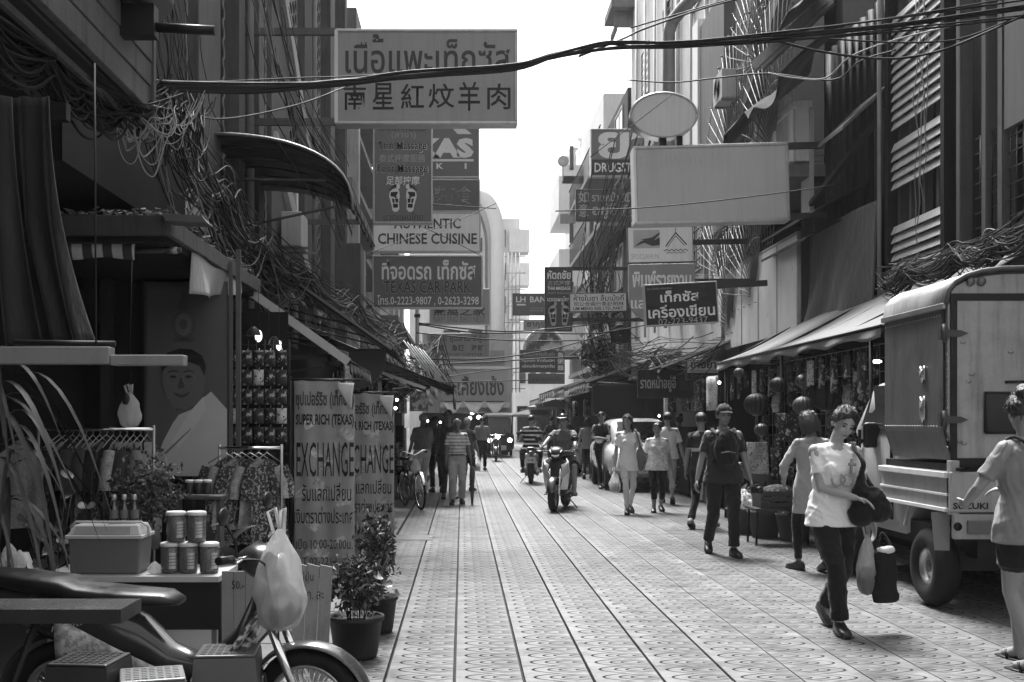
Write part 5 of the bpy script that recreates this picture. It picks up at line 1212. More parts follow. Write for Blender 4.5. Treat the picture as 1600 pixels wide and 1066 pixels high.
for i in range(5):
    plastic_bag("crinkled clear packet, %s in the heap at the left end of the table" % ords[i], (XX(4 + i * 8, 6.55), 6.5 + .05 * (i % 2), zt + .11 + .04 * (i % 3)), .09, .11, thin_plastic("clear_wrap", .75, .5, .1), handles=False, name="packet", cat="packet")
# crumpled bag on table by the cooler
plastic_bag("small crumpled white bag between the cool box and the jars", (XX(242, 6.55), 6.55, zt + .075), .09, .075, BAGW, handles=False)
# boards
wbm = M("weathered_ply", .2, .8, 0, .25, 5, .2, .45)
bd = thing("leaning_board", "weathered pale board with handwriting, leaning behind the plastic bag", "board", (XX(490, 6.4), 6.4, 0))
x0, x1 = XX(455, 6.4), XX(515, 6.4)
for i in range(3):
    a, b_ = lerp(x0, x1, i / 3), lerp(x0, x1, (i + 1) / 3)
    obj("plank", MB().add([(a + .002, 6.3, .02), (b_ - .002, 6.3, .02), (b_ - .002 + .012, 6.44, ZZ(886 + i, 6.4)), (a + .002 + .012, 6.44, ZZ(880 + i * 2, 6.4)), (a + .002, 6.32, .02), (b_ - .002, 6.32, .02), (b_ + .01, 6.46, ZZ(886 + i, 6.4)), (a + .014, 6.46, ZZ(880 + i * 2, 6.4))], [(0, 1, 2, 3), (7, 6, 5, 4), (0, 4, 5, 1), (2, 6, 7, 3), (0, 3, 7, 4), (1, 5, 6, 2)]), wbm, bd)
lettering(bd, "ญี่ปุ่น", (XX(478, 6.4) - wloc(bd).x, -.005 + .0, .60), .09, .07, INK, 0, (R(78), 0, R(-4)))
lettering(bd, "ก.ก. ละ", (XX(488, 6.4) - wloc(bd).x, -.028, .50), .14, .045, INK, 0, (R(78), 0, R(3)))
b2 = thing("leaning_board", "pale wooden board with a number, leaning behind the motorbike leg shield", "board", (XX(372, 6.3), 6.3, 0))
x0, x1 = XX(346, 6.3), XX(402, 6.3)
for i in range(3):
    a, b_ = lerp(x0, x1, i / 3), lerp(x0, x1, (i + 1) / 3)
    obj("plank", MB().box(a + .002, b_ - .002, 6.3, 6.32, .1, ZZ(893, 6.3)), wbm, b2)
lettering(b2, "50.-", (.0, -.004, ZZ(914, 6.3)), .07, .045, INK)
# exchange banners
def xbanner(label, px0, px1, py0, py1, Y, seed):
    k = Y / F; w = (px1 - px0) * k; zt_, zb_ = ZZ(py0, Y), ZZ(py1, Y); cx = XX((px0 + px1) / 2, Y)
    t = thing("exchange_banner", label, "banner", (cx, Y, 0))
    def wav(x, z): return .016 * math.sin(x * 17 + seed) * (.4 + (zt_ - z) * .5) + .008 * math.sin(x * 31 + z * 3)
    BM = cloth_mat("banner_vinyl", .36, .18, .45, .3)
    def f(u, v):
        x, z = lerp(-w / 2, w / 2, u), lerp(zt_, zb_, v)
        cut = max(0, (u - .74)) * .62 * (1 if v < .001 else max(0, 1 - v * 9))
        return (x, wav(x, z), z - cut)
    obj("sheet", MB().sheet(f, 30, 40, (0, .004, 0)), BM, t, local=True)
    obj("torn_corner", MB().sheet(lambda u, v: (w / 2 - .17 + u * .17 - v * .03 * u, -.03 - .04 * u * math.sin(v * 2.5), zt_ - .03 - v * lerp(.04, .28, u)), 8, 8, (0, .003, 0)), cloth_mat("banner_back", .5, .15, .4), t, local=True)
    rg = random.Random(seed)
    for i in range(16):
        mbn = MB(); ang = rg.uniform(-1.2, 1.2); cxn, czn = rg.uniform(-w * .38, w * .38), rg.uniform(zb_ + .15, zt_ - .35)
        L, H = .17, .08
        pts = [Vector((L * a, 0, H * b)) for a, b in ((-.5, -.5), (.5, -.5), (.5, .5), (-.5, .5))]
        q = [(min(max(cxn + p.x * math.cos(ang) - p.z * math.sin(ang), -w / 2 + .005), w / 2 - .005), czn + p.x * math.sin(ang) + p.z * math.cos(ang)) for p in pts]
        def g(u, v): 
            x = lerp(lerp(q[0][0], q[1][0], u), lerp(q[3][0], q[2][0], u), v); z = lerp(lerp(q[0][1], q[1][1], u), lerp(q[3][1], q[2][1], u), v)
            return (x, wav(x, z) - .0015 - i * .0001, z)
        obj("printed_note", mbn.sheet(g, 6, 3), pattern_mat("note_print" + str(i % 3), (.22, .28, .3)[i % 3], (.34, .42, .46)[i % 3], 26, 'noise', .5), t, local=True)
    sx = (px1 - px0) / 95.0; sy = (py1 - py0) / 297.0
    D = M("banner_ink", .022, .6); D2 = M("banner_ink_mid", .06, .6)
    for s, a, b_, c, d, mt, bo in (("ซุปเปอร์ริช (เท็กซัส)", 3, 94, 15, 47, D2, .03), ("SUPER RICH (TEXAS)", 3, 94, 53, 75, D, .03), ("EXCHANGE", 4, 94, 97, 151, D, .0), ("รับแลกเปลี่ยน", 13, 90, 160, 189, D, .005), ("เงินตราต่างประเทศ", 1, 94, 198, 224, D, .005), ("เปิด 10:00-20:00น.", 4, 92, 248, 264, D, .0), ("T 02-221-2012", 14, 90, 277, 289, D, .0)):
        o = lettering(t, s, (0, 0, 0), (b_ - a) * sx * k, (d - c) * sy * k, mt, bo)
        ox, oz = ((a + b_) / 2 * sx) * k - w / 2, zt_ - ((c + d) / 2 * sy) * k
        for v in o.data.vertices:
            x, z = v.co.x + ox, v.co.y + oz; v.co = (x, z, -(wav(x, z) - .005))
    rod = MB().tube([(-w / 2 - .03, 0, zt_ + .005), (w / 2 + .07, 0, zt_ + .0)], .012, 8).tube([(-w / 2 - .02, 0, zb_), (w / 2 + .06, 0, zb_)], .012, 8)
    obj("rod", rod, BLACKP, t, local=True)
    obj("stand_pole", MB().tube([(-w / 2 - .04, .05, 0), (-w / 2 - .04, .05, zt_ + .03)], .02, 8), BLACKP, t, local=True)
    obj("stand_foot", MB().bar((-w / 2 - .04, -.2, .015), (-w / 2 - .04, .35, .015), .04, .02).bar((-w / 2 - .3, .06, .03), (w / 2, .06, .03), .04, .02), DARKMETAL, t, local=True)
    return t
xbanner("tall money exchange banner with torn corner, the nearer of the two", 459, 554, 594, 891, 11.2, 1)
xbanner("tall money exchange banner half hidden behind the nearer one", 530, 616, 614, 862, 12.9, 5)
# hanging goods inside the first shop: lamps, patterned cloth, nets
shm = thing("goods_rack", "dark wire rack of wrapped goods between the poster and the exchange banner", "rack", (XX(405, 10.8), 10.8, 0))
g = MB()
for i in range(8): g.tube([(XX(362 + i * 13, 10.8), 10.8, .2), (XX(362 + i * 13, 10.8), 10.8, 2.3)], .005, 4)
for i in range(14): g.tube([(XX(362, 10.8), 10.8, .3 + i * .15), (XX(453, 10.8), 10.8, .3 + i * .15)], .005, 4)
o = obj("wire_grid", g, DARKMETAL, shm); o['kind'] = 'stuff'
obj("back_board", MB().box(XX(330, 11.1), XX(450, 11.1), 11.1, 11.13, 0, 2.6), VOID, shm)
gd = [pattern_mat("wrap_print" + str(i), a, b_, s, kd, th) for i, (a, b_, s, kd, th) in enumerate(((.012, .4, 16, 'noise', .6), (.02, .45, 34, 'voronoi', .3), (.015, .3, 22, 'noise', .55), (.03, .6, 24, 'noise', .62)))]
for r in range(5):
    for c in range(5):
        px = 368 + c * 18; py = 560 + r * 30
        q = PX(px, py, 10.72)
        t = thing("wrapped_parcel", "wrapped parcel on the dark rack, %s row from the top, %s from the left" % (ords[r], ords[c]), "parcel", q, 0, "wrapped parcels on the dark rack")
        obj("packet", MB().sheet(lambda u, v: ((u - .5) * .095, -.03 * math.sin(math.pi * u) * math.sin(math.pi * v) - .01, (v - .5) * .15), 6, 6, (0, .03, 0)), gd[(r * 3 + c * 2 + r * c) % 4], t, local=True)
        obj("hook", MB().tube([(0, 0, .07), (0, .06, .1)], .003, 4), STEEL, t, local=True)
for px, py, s, lab in ((404, 525, 1, "lit lamp half hidden by a dark shade inside the first shop"), (436, 540, .8, "small lit oval lamp beside the larger lamp in the first shop"), (420, 560, .6, "lit lamp lowest in the first shop")):
    q = PX(px, py, 10.9); l = thing("hanging_lamp", lab, "lamp", q)
    obj("bulb", MB().ell((0, 0, 0), (.035 * s, .035 * s, .06 * s), None, 12, 9), emit_mat("lamp_soft", .8, .8), l, local=True)
    obj("shade", MB().lathe([(.02, .07), (.06 * s, .03), (.075 * s, -.02)], (-.045, -.02, .02), 14), BLACKP, l, local=True)
    obj("flex", MB().tube([(0, 0, .06), (0, 0, .5)], .004, 4), CABLE, l, local=True)
for i, (px, py, w_, h_) in enumerate(((375, 520, 26, 60), (372, 580, 24, 46), (427, 585, 20, 70))):
    q = PX(px, py, 10.6); kk = 10.6 / F
    o = obj("clear_bag", MB().sheet(lambda u, v: ((u - .5) * w_ * kk * (1 - .3 * v), -.03 * math.sin(u * 7 + v * 3), -(v - .5) * h_ * kk), 12, 10, (0, .004, 0)), thin_plastic("clear_wrap", .75, .5, .1), None, base=q)
    o.location = q; tag(o, "crumpled clear wrapping hanging %s in the first shop" % ("beside the lamps", "below the lamps at the post", "over the rack of parcels")[i], "wrapping")
# frontage behind the awnings on the left
lf2 = thing("stall_front", "dark stall fronts packed with goods behind the bicycle and the men", "stall", (-2.6, 14.5, 0))
obj("back", MB().box(-2.95, -2.5, 14.2, 46, 0, 2.6), VOID, lf2)
for i in range(30):
    y = 14.6 + i * .85; x = rnd(-2.45, -1.7) if y < 32 else -2.3
    hh = rnd(.5, 1.5)
    t = thing("goods_stack", "stack of boxed goods on the left pavement, number of the row counted from the banners", "goods", (x, y, .02), 0, "stacked goods along the left stalls") if False else None
    obj("goods_box", MB().box(x - .3, x + .3, y, y + .7, .02, hh), gd[i % 4] if i % 3 else VOID, lf2, bevel=.02)
    obj("hung_goods", MB().sheet(lambda u, v: (x + .25 + .04 * math.sin(u * 9), y + u * .5, 2.3 - v * rnd(.5, .52)), 8, 4, (.03, 0, 0)), gd[(i + 1) % 4], lf2)
pic = thing("patterned_board", "square patterned board hanging from the broad dark awning", "board", PX(655, 627, 20.6)); kk = 20.6 / F
obj("print", MB().box(-14 * kk, 14 * kk, -.02, .02, -15 * kk, 15 * kk), pattern_mat("square_print", .1, .42, 9, 'noise', .5), pic, local=True)
obj("frame", MB().tube([(-14 * kk, -.02, -15 * kk), (14 * kk, -.02, -15 * kk), (14 * kk, -.02, 15 * kk), (-14 * kk, -.02, 15 * kk), (-14 * kk, -.02, -15 * kk)], .012, 4).tube([(0, 0, 15 * kk), (0, 0, .5)], .005, 4), STEEL, pic, local=True)
for i, (px, py, y) in enumerate(((620, 625, 18), (648, 613, 21), (668, 658, 23), (688, 660, 24), (618, 638, 17), (637, 548, 26))):
    l = thing("bare_bulb", "bare lit bulb, %s of those under the left awnings" % ords[i], "bulb", PX(px, py, y), 0, "bare bulbs under the left awnings")
    obj("globe", MB().ell((0, 0, 0), .024, None, 10, 7), emit_mat("lamp_glow", .9, 5), l, local=True)
    obj("flex", MB().tube([(0, 0, .03), (0, 0, .3)], .005, 4), CABLE, l, local=True)

# ================================================================ FOREGROUND TABLE AND STOOLS
ft = thing("folding_table", "folding table with a shiny pale edge and crossed legs at the lower left corner", "table", (XX(100, 4.3), 4.3, 0))
zt2 = ZZ(942, 4.15); x1 = XX(205, 4.15)
obj("tabletop", MB().box(-2.6, x1, 4.0, 4.25, zt2 - .012, zt2), M("table_film", .07, .25, 0, .2, 5, .1, 0, .5), ft, bevel=.003)
obj("edge_band", MB().box(-2.6, x1 + .001, 3.992, 4.0, zt2 - .05, zt2 + .001), M("table_band", .03, .4, 0, .3, 6, .1), ft)
obj("side_band", MB().box(x1 + .001, x1 + .009, 3.995, 4.25, zt2 - .05, zt2 + .001), M("table_band", .03, .4, 0, .3, 6, .1), ft)
for xo in (-1.72, -2.25):
    for yy, s in ((4.03, 1), (4.06, -1)):
        obj("leg", MB().tube([(xo - .16 * s, yy, zt2 - .05), (xo + .16 * s, yy + .1, .0)], .014, 6), DARKMETAL, ft)
def stool(label, loc, mat, rz=0, h=.53, group=None):
    t = thing("plastic_stool", label, "stool", loc, rz, group); a, b_ = .125, .17
    pts = []
    obj("seat", MB().box(-a, a, -a, a, h - .012, h), mat, t, local=True, bevel=.008)
    dm = MB()
    for i in range(7):
        for j in range(7): dm.cbox(((i - 3) * .031, (j - 3) * .031, h + .0015), (.02, .02, .004))
    o = obj("seat_grip", dm, mat, t, local=True)
    for (sx, sy) in ((1, 0), (-1, 0), (0, 1), (0, -1)):
        rot = Matrix.Rotation(math.atan2(sy, sx) + math.pi / 2, 4, 'Z')
        q = [(-a, h - .013), (a, h - .013), (b_, 0), (b_ - .06, 0), (.085, h * .52), (.06, h * .62), (-.06, h * .62), (-.085, h * .52), (-b_ + .06, 0), (-b_, 0)]
        vs = []
        for off in (0, .008):
            for x, z in q:
                tt = 1 - z / h; vs.append(rot @ Vector((x, -(a + (b_ - a) * tt) + off, z)))
        n = len(q); fs = [list(range(n)), list(range(2 * n - 1, n - 1, -1))] + [(i, i + n, (i + 1) % n + n, (i + 1) % n) for i in range(n)]
        obj("side", MB().add(vs, fs), mat, t, local=True)
        ring = MB().tube([rot @ Vector((x * .8, -(a + .012 + (b_ - a) * (1 - z / h)), z)) for x, z in ((-.09, h * .55), (-.07, h * .78), (.07, h * .78), (.09, h * .55))], .006, 5)
        obj("rib", ring, mat, t, local=True)
    return t
STM = M("stool_dark", .04, .4, 0, .15, 5, .04, 0, .5); STM2 = M("stool_mid", .07, .38, 0, .15, 5, .04, 0, .5)
stool("dark plastic stool beside the front wheel of the parked underbone motorbike", (XX(357, 4.72), 4.72, 0), STM2, .08)
stool("dark plastic stool under the end of the folding table", (XX(140, 4.55), 4.55, 0), STM, -.1)
stool("paler low plastic stool between the two dark ones", (XX(238, 4.45), 4.45, 0), M("stool_pale", .15, .4, 0, .15, 5, .04, 0, .5), .3, .49)
# ================================================================ VEHICLES
def loft(mb, secs, n=14, p=2.6, closed=True, ax='x'):
    """superellipse sections (x, zc, hz, hy[, yc]) joined into a smooth shell"""
    vs = []
    for s in secs:
        x, zc, hz, hy = s[:4]; yc = s[4] if len(s) > 4 else 0
        for j in range(n):
            a = 2 * math.pi * j / n; c, d = math.cos(a), math.sin(a)
            u = abs(c) ** (2 / p) * (1 if c >= 0 else -1); w = abs(d) ** (2 / p) * (1 if d >= 0 else -1)
            vs.append((x, yc + hy * u, zc + hz * w) if ax == 'x' else (yc + hy * u, x, zc + hz * w))
    k = len(secs)
    fs = [(i * n + j, i * n + (j + 1) % n, (i + 1) * n + (j + 1) % n, (i + 1) * n + j) for i in range(k - 1) for j in range(n)]
    if closed: fs += [tuple(reversed(range(n))), tuple((k - 1) * n + j for j in range(n))]
    return mb.add(vs, fs, True)
def torus(mb, c, Rr, r, axis='y', n=28, m=8, flat=1.0):
    c = Vector(c); vs = []
    for i in range(n):
        a = 2 * math.pi * i / n
        for j in range(m):
            b = 2 * math.pi * j / m; q = Rr + r * math.cos(b); w = r * math.sin(b) * flat
            x, z = q * math.cos(a), q * math.sin(a)
            vs.append(c + (Vector((x, w, z)) if axis == 'y' else Vector((w, x, z))))
    fs = [(i * m + j, ((i + 1) % n) * m + j, ((i + 1) % n) * m + (j + 1) % m, i * m + (j + 1) % m) for i in range(n) for j in range(m)]
    return mb.add(vs, fs, True)
ALLOY = M("alloy_grey", .4, .35, .7, .2, 8, .05); ENG = M("engine_cast", .13, .5, .6, .35, 12, .2); SEATM = M("seat_vinyl", .009, .38, 0, .15, 14, .08, 0, .5)
LAMPG = M("lamp_glass", .55, .08, .4, .1, 6, 0, 0, .7); REDL = M("tail_lens", .10, .15, 0, .1, 6, 0, 0, .6)
def wheel(t, x, y, r, tw, name="wheel", spokes=0, rimw=.72, axis='y', rz=0):
    w = thing(name, None, None, (x, y, r)); w.parent = t; w.rotation_euler = (0, 0, rz)
    obj("tyre", torus(MB(), (0, 0, 0), r - tw, tw, axis, 32, 10, 1.05), RUBBER, w, local=True)
    m = MB(); torus(m, (0, 0, 0), r - tw * 1.9, tw * .35, axis, 28, 6, 2.2)
    obj("rim", m, ALLOY, w, local=True)
    m = MB(); m.lathe([(0, -.05), (.05, -.05), (.05, .05), (0, .05)], (0, 0, 0), 14, 'y' if axis == 'y' else 'x')
    torus(m, (0, .05, 0), .08, .012, axis, 20, 6)
    obj("hub", m, ENG, w, local=True)
    m = MB(); ns = spokes or 6
    for i in range(ns):
        a = 2 * math.pi * i / ns; rr = r - tw * 1.9
        q = lambda u, o: (u * math.cos(a + o), 0, u * math.sin(a + o)) if axis == 'y' else (0, u * math.cos(a + o), u * math.sin(a + o))
        m.tube([q(.045, .2 if spokes else 0), q(rr, 0)], .0035 if spokes else .016, 4 if spokes else 6)
    obj("spokes", m, CHROME if spokes else ALLOY, w, local=True)
    return w
def mirror(t, x, y, z, side, face=1):
    m = thing("mirror", None, None, (x, y, z)); m.parent = t
    obj("stem", MB().tube([(0, 0, 0), (.01, side * .06, .09), (-.02 * face, side * .09, .17)], .006, 6), BLACKP, m, local=True)
    mb = MB(); mb.ell((-.02 * face, side * .11, .2), (.014, .065, .042), None, 14, 8); obj("shell", mb, BLACKP, m, local=True)
def motorbike(label, loc, rz, bodym, style='underbone', lean=0., front_white=None, spokes=28, sticker=None, steer=0., plate=None, group=None):
    t = thing("motorbike" if style != 'scooter' else "scooter", label, "motorbike" if style != 'scooter' else "scooter", loc, rz, group)
    t.rotation_euler = (lean, 0, rz); WB, r = 1.22, .28
    tw = .045 if style == 'underbone' else .055
    wheel(t, WB, 0, r, tw, "front_wheel", spokes if style == 'underbone' else 0, rz=steer); wheel(t, 0, 0, r, tw * 1.1, "rear_wheel", spokes if style == 'underbone' else 0)
    fk = MB()
    for s in (-1, 1): fk.tube([(WB + .0, s * .085, r), (WB - .10, s * .085, .52), (WB - .21, s * .085, .80)], [.024, .024, .017], 8)
    obj("fork", fk, CHROME, t, local=True)
    fd = MB()
    def fen(u, v):
        a = lerp(R(10), R(165), u); b = (v - .5) * 2
        rr = r + .03 - .02 * b * b; return (WB + rr * math.cos(a), .068 * b, r + rr * math.sin(a))
    obj("front_fender", MB().sheet(fen, 18, 6, (0, 0, .003)), bodym, t, local=True)
    def ren(u, v):
        a = lerp(R(60), R(205), u); b = (v - .5) * 2; rr = r + .045 - .02 * b * b
        return (rr * math.cos(a), .075 * b, r + rr * math.sin(a))
    obj("rear_fender", MB().sheet(ren, 14, 6, (0, 0, .003)), BLACKP, t, local=True)
    # body shell
    b = MB()
    if style == 'underbone':
        loft(b, [(-.42, .80, .02, .03), (-.34, .78, .06, .07), (-.1, .70, .11, .105), (.2, .63, .15, .12), (.42, .56, .13, .11), (.56, .47, .09, .085), (.72, .43, .075, .07), (.88, .56, .09, .06), (.99, .78, .09, .05)], 16, 2.6)
        obj("body", b, bodym, t, local=True)
        ls = MB()
        for s in (-1, 1):
            ls.sheet(lambda u, v, s=s: (lerp(1.06, .70, u) + .03 * math.sin(v * 3.1), s * lerp(.04, .15 + .05 * math.sin(u * 3.1), v), lerp(.84, .33, u) - .05 * v), 10, 6, (-.012, 0, .004))
        obj("leg_shield", ls, STK if sticker else bodym, t, local=True)
        if sticker: obj("side_panel", MB().sheet(lambda u, v: (lerp(.02, .62, u), -.135 + .03 * abs(u - .5) - .008 * math.sin(3.1 * v), lerp(.60, .36, u) + .10 * (1 - .3 * u) * (.5 - v) * 2), 12, 5, (0, .006, 0)), STK2, t, local=True); obj("control_cable", MB().tube(smooth_path([(.95, -.2, 1.0), (1.06, -.16, .98), (1.1, -.1, .8), (1.1, -.09, .5)], 5), .005, 5).tube(smooth_path([(.95, .2, 1.0), (1.08, .1, 1.0), (1.06, .05, .8)], 5), .005, 5), BLACKP, t, local=True)
        hl = MB(); loft(hl, [(.90, .97, .04, .06), (.97, .97, .085, .11), (1.06, .95, .08, .10), (1.10, .94, .05, .07)], 14, 2.3); obj("headlight_cowl", hl, bodym, t, local=True)
        obj("headlight", MB().ell((1.085, 0, .945), (.04, .078, .058), None, 14, 9), LAMPG, t, local=True)
        eng = MB().box(.34, .58, -.12, .12, .2, .36); eng.lathe([(0, -.1), (.075, -.1), (.075, .1), (0, .1)], (.66, 0, .34), 14, 'x').lathe([(0, .12), (.1, .12), (.1, .16), (0, .17)], (.42, 0, .28), 16, 'y').lathe([(0, -.12), (.1, -.12), (.1, -.16), (0, -.17)], (.42, 0, .28), 16, 'y')
    else:
        loft(b, [(-.50, .78, .015, .03), (-.40, .76, .06, .08), (-.1, .66, .14, .14), (.2, .56, .2, .17), (.36, .48, .2, .17), (.44, .38, .12, .16), (.60, .30, .045, .16), (.80, .32, .06, .17), (.90, .36, .08, .16)], 16, 3)
        obj("body", b, bodym, t, local=True)
        ap = MB(); loft(ap, [(.82, .55, .26, .10), (.88, .58, .30, .185), (.95, .60, .29, .21), (1.03, .60, .22, .17), (1.09, .56, .12, .10), (1.12, .52, .05, .04)], 18, 2.6)
        obj("apron", ap, BLACKP if front_white else bodym, t, local=True)
        if front_white:
            for s in (-1, 1):
                def fw_(x): return (lerp(.10, .17, (1.09 - x) / .06) if x > 1.03 else lerp(.17, .21, (1.03 - x) / .08) if x > .95 else lerp(.21, .16, (.95 - x) / .09)) + .022
                obj("side_fairing", MB().sheet(lambda u, v, s=s: (lerp(1.08, .86, u), s * (fw_(lerp(1.08, .86, u)) - .09 * abs(v - .4) ** 1.5), lerp(.78, .36, v) + .10 * u * (1 - v)), 8, 8, (-.004, -s * .008, 0)), front_white, t, local=True)
                obj("headlight", MB().add([(1.105, s * .06, .55), (1.06, s * .13, .72), (.99, s * .2, .82), (1.0, s * .215, .66), (1.09, s * .10, .53), (1.13, s * .06, .56), (1.09, s * .14, .73), (1.02, s * .215, .82), (1.03, s * .23, .655), (1.115, s * .11, .53)], [(5, 6, 7, 8, 9), (4, 3, 2, 1, 0), (0, 1, 6, 5), (1, 2, 7, 6), (2, 3, 8, 7), (3, 4, 9, 8), (4, 0, 5, 9)]), LAMPG, t, local=True)
            obj("chevron", MB().tube([(.985, -.1, 1.02), (1.045, -.05, .93), (1.055, 0, .915), (1.045, .05, .93), (.985, .1, 1.02)], [.012, .018, .022, .018, .012], 6), WHITE, t, local=True)
        else:
            obj("headlight", MB().ell((1.08, 0, .72), (.05, .11, .06), None, 14, 9), LAMPG, t, local=True)
        hl = MB(); loft(hl, [(.84, 1.0, .04, .10), (.92, .99, .09, .15), (1.0, .96, .08, .12), (1.05, .93, .045, .07)], 14, 2.4); obj("handlebar_cowl", hl, BLACKP, t, local=True)
        eng = MB().box(-.05, .4, .06, .15, .2, .36).box(.1, .45, -.13, .06, .22, .34)
    obj("engine", eng, ENG, t, local=True, bevel=.015)
    ex = MB().tube([(.55, -.1, .22), (.4, -.15, .19), (.15, -.16, .24), (-.35, -.17, .34)], [.018, .02, .04, .05], 10); obj("exhaust", ex, STEEL, t, local=True)
    se = MB(); loft(se, [(.60, .765, .015, .06), (.53, .780, .032, .10), (.3, .785, .038, .125), (.12, .80, .038, .13), (.04, .825, .044, .13), (-.2, .85, .042, .12), (-.36, .87, .03, .10), (-.42, .875, .015, .07)], 18, 3.4); obj("seat", se, SEATM, t, local=True)
    hb = MB().tube([(.93, -.33, 1.02), (.95, -.2, 1.0), (.97, 0, .985), (.95, .2, 1.0), (.93, .33, 1.02)], .013, 8); obj("handlebar", hb, CHROME if style == 'underbone' else BLACKP, t, local=True)
    for s in (-1, 1):
        obj("grip", MB().tube([(.94, s * .24, 1.01), (.925, s * .37, 1.025)], .019, 8), BLACKP, t, local=True)
        obj("brake_lever", MB().tube([(.97, s * .2, 1.0), (.995, s * .33, 1.01)], .006, 5), ALLOY, t, local=True)
        mirror(t, .95, s * .2, 1.01, s)
        sh = MB().tube([(0.0, s * .1, .3), (.1, s * .1, .6)], .016, 8)
        pts = [(.01 + .08 * i / 40 + .0, s * .1 + .03 * math.cos(i * 1.1), .34 + .2 * i / 40 + .0) for i in range(41)]
        obj("shock_absorber", sh.tube([(p[0] + .03 * math.sin(i * 1.1), p[1], p[2]) for i, p in enumerate(pts)], .006, 4), CHROME, t, local=True)
        obj("footrest", MB().tube([(.42, s * .1, .26), (.42, s * .26, .26)], .014, 8), RUBBER, t, local=True)
        obj("indicator", MB().ell((-.46, s * .1, .72), (.03, .04, .025), None, 8, 6), LAMPG, t, local=True)
    obj("swing_arm", MB().bar((0, -.09, .28), (.4, -.1, .3), .03, .05).bar((0, .09, .28), (.4, .1, .3), .03, .05), DARKMETAL, t, local=True)
    obj("chain_case", MB().box(.0, .42, .1, .13, .24, .34), BLACKP, t, local=True, bevel=.01)
    obj("tail_light", MB().ell((-.45, 0, .76), (.035, .07, .04), None, 10, 7), REDL, t, local=True)
    obj("grab_rail", MB().tube([(-.3, .12, .84), (-.46, .09, .88), (-.48, 0, .885), (-.46, -.09, .88), (-.3, -.12, .84)], .011, 6), ALLOY, t, local=True)
    obj("side_stand", MB().tube([(.38, .1, .2), (.34, .26, .01)], .011, 6), STEEL, t, local=True)
    obj("number_plate", MB().box(-.50, -.495, -.1, .1, .52, .66), M("plate_pale", .5, .5), t, local=True)
    if plate:
        lettering(t, plate, (-.502, 0, .59), .16, .07, INK, .01, (R(90), 0, R(-90)))
    if sticker:
        for (x0, z0, x1, z1, g) in sticker:
            def st(u, v):
                x = lerp(x0, x1, u); z = lerp(z0, z1, u) - .075 * v + .03
                return (x, -.128 + .05 * max(0, x - .4), z)
            obj("sticker", MB().sheet(st, 8, 2, (0, .004, 0)), g, t, local=True)
    return t
SILV = paint("silver_paint", .34, .35); DARKP = paint("dark_paint", .03, .25); WHP = paint("white_paint", .62, .3); GREYP = paint("grey_paint", .12, .3)
STK = pattern_mat("sticker_print", .05, .5, 22, 'noise', .48, .3); STK2 = pattern_mat("sticker_pale", .28, .55, 30, 'noise', .5, .3)
mb1 = motorbike("parked underbone motorbike with stickers, front wheel nearest the potted plants", (XX(98, 4.95), 5.0, 0), R(-8), DARKP, 'underbone', R(3), None, 36,
                [(.1, .52, .56, .40, STK), (.45, .44, .72, .33, STK2), (.78, .42, 1.0, .66, STK)], steer=R(-6))
mb1.scale = (.93, .93, .93)
lettering(mb1, "Nightrun", (.12, -.125, .665), .24, .035, MIDL, 0, (R(90), R(-14), 0), italic=.3)
bagp = mb1.matrix_basis @ Vector((.93, -.34, 1.05)) if False else Vector((XX(437, 4.72), 4.72, ZZ(826, 4.72)))
plastic_bag("large full white plastic bag hung on the motorbike handlebar", bagp, .235, .44, thin_plastic("big_bag", .6, .62, .3), full=.7)
# extra long stay: round mirror near the jars is the left mirror of the bike
rider_scooter = motorbike("dark scooter with white side fairing ridden towards the viewer", (XX(884, 19.6), 19.6, 0), R(-90 - 15), DARKP, 'scooter', 0, WHP)
rear_scooter = motorbike("scooter ridden away by a person in a banded shirt", (XX(826, 27.3) + .02, 26.7, 0), R(86), GREYP, 'scooter', 0, None, plate="กท 482")
motorbike("first parked motorbike past the rider, pale legshield facing the street", (XX(908, 31), 31.6, 0), R(-105), SILV, 'scooter', R(4), WHP)
motorbike("parked motorbike half behind the man in black", (XX(985, 33), 33.5, 0), R(-80), DARKP, 'underbone', R(3))
motorbike("parked motorbike with bare rear wheel behind the capped man", (XX(1178, 16.8), 16.8, 0), R(28), SILV, 'underbone', R(4), None, 20)
motorbike("small motorbike with lit headlight in front of the tuk tuk", (XX(776, 42), 42.6, 0), R(-92), DARKP, 'underbone')
hlm = thing("headlight_glow", "lit headlight on the small motorbike down the street", "lamp", (XX(776, 42) + .02, 41.25, .93)); obj("bulb", MB().ell((0, 0, 0), (.08, .03, .07), None, 10, 7), emit_mat("lamp_glow", .9, 5), hlm, local=True)
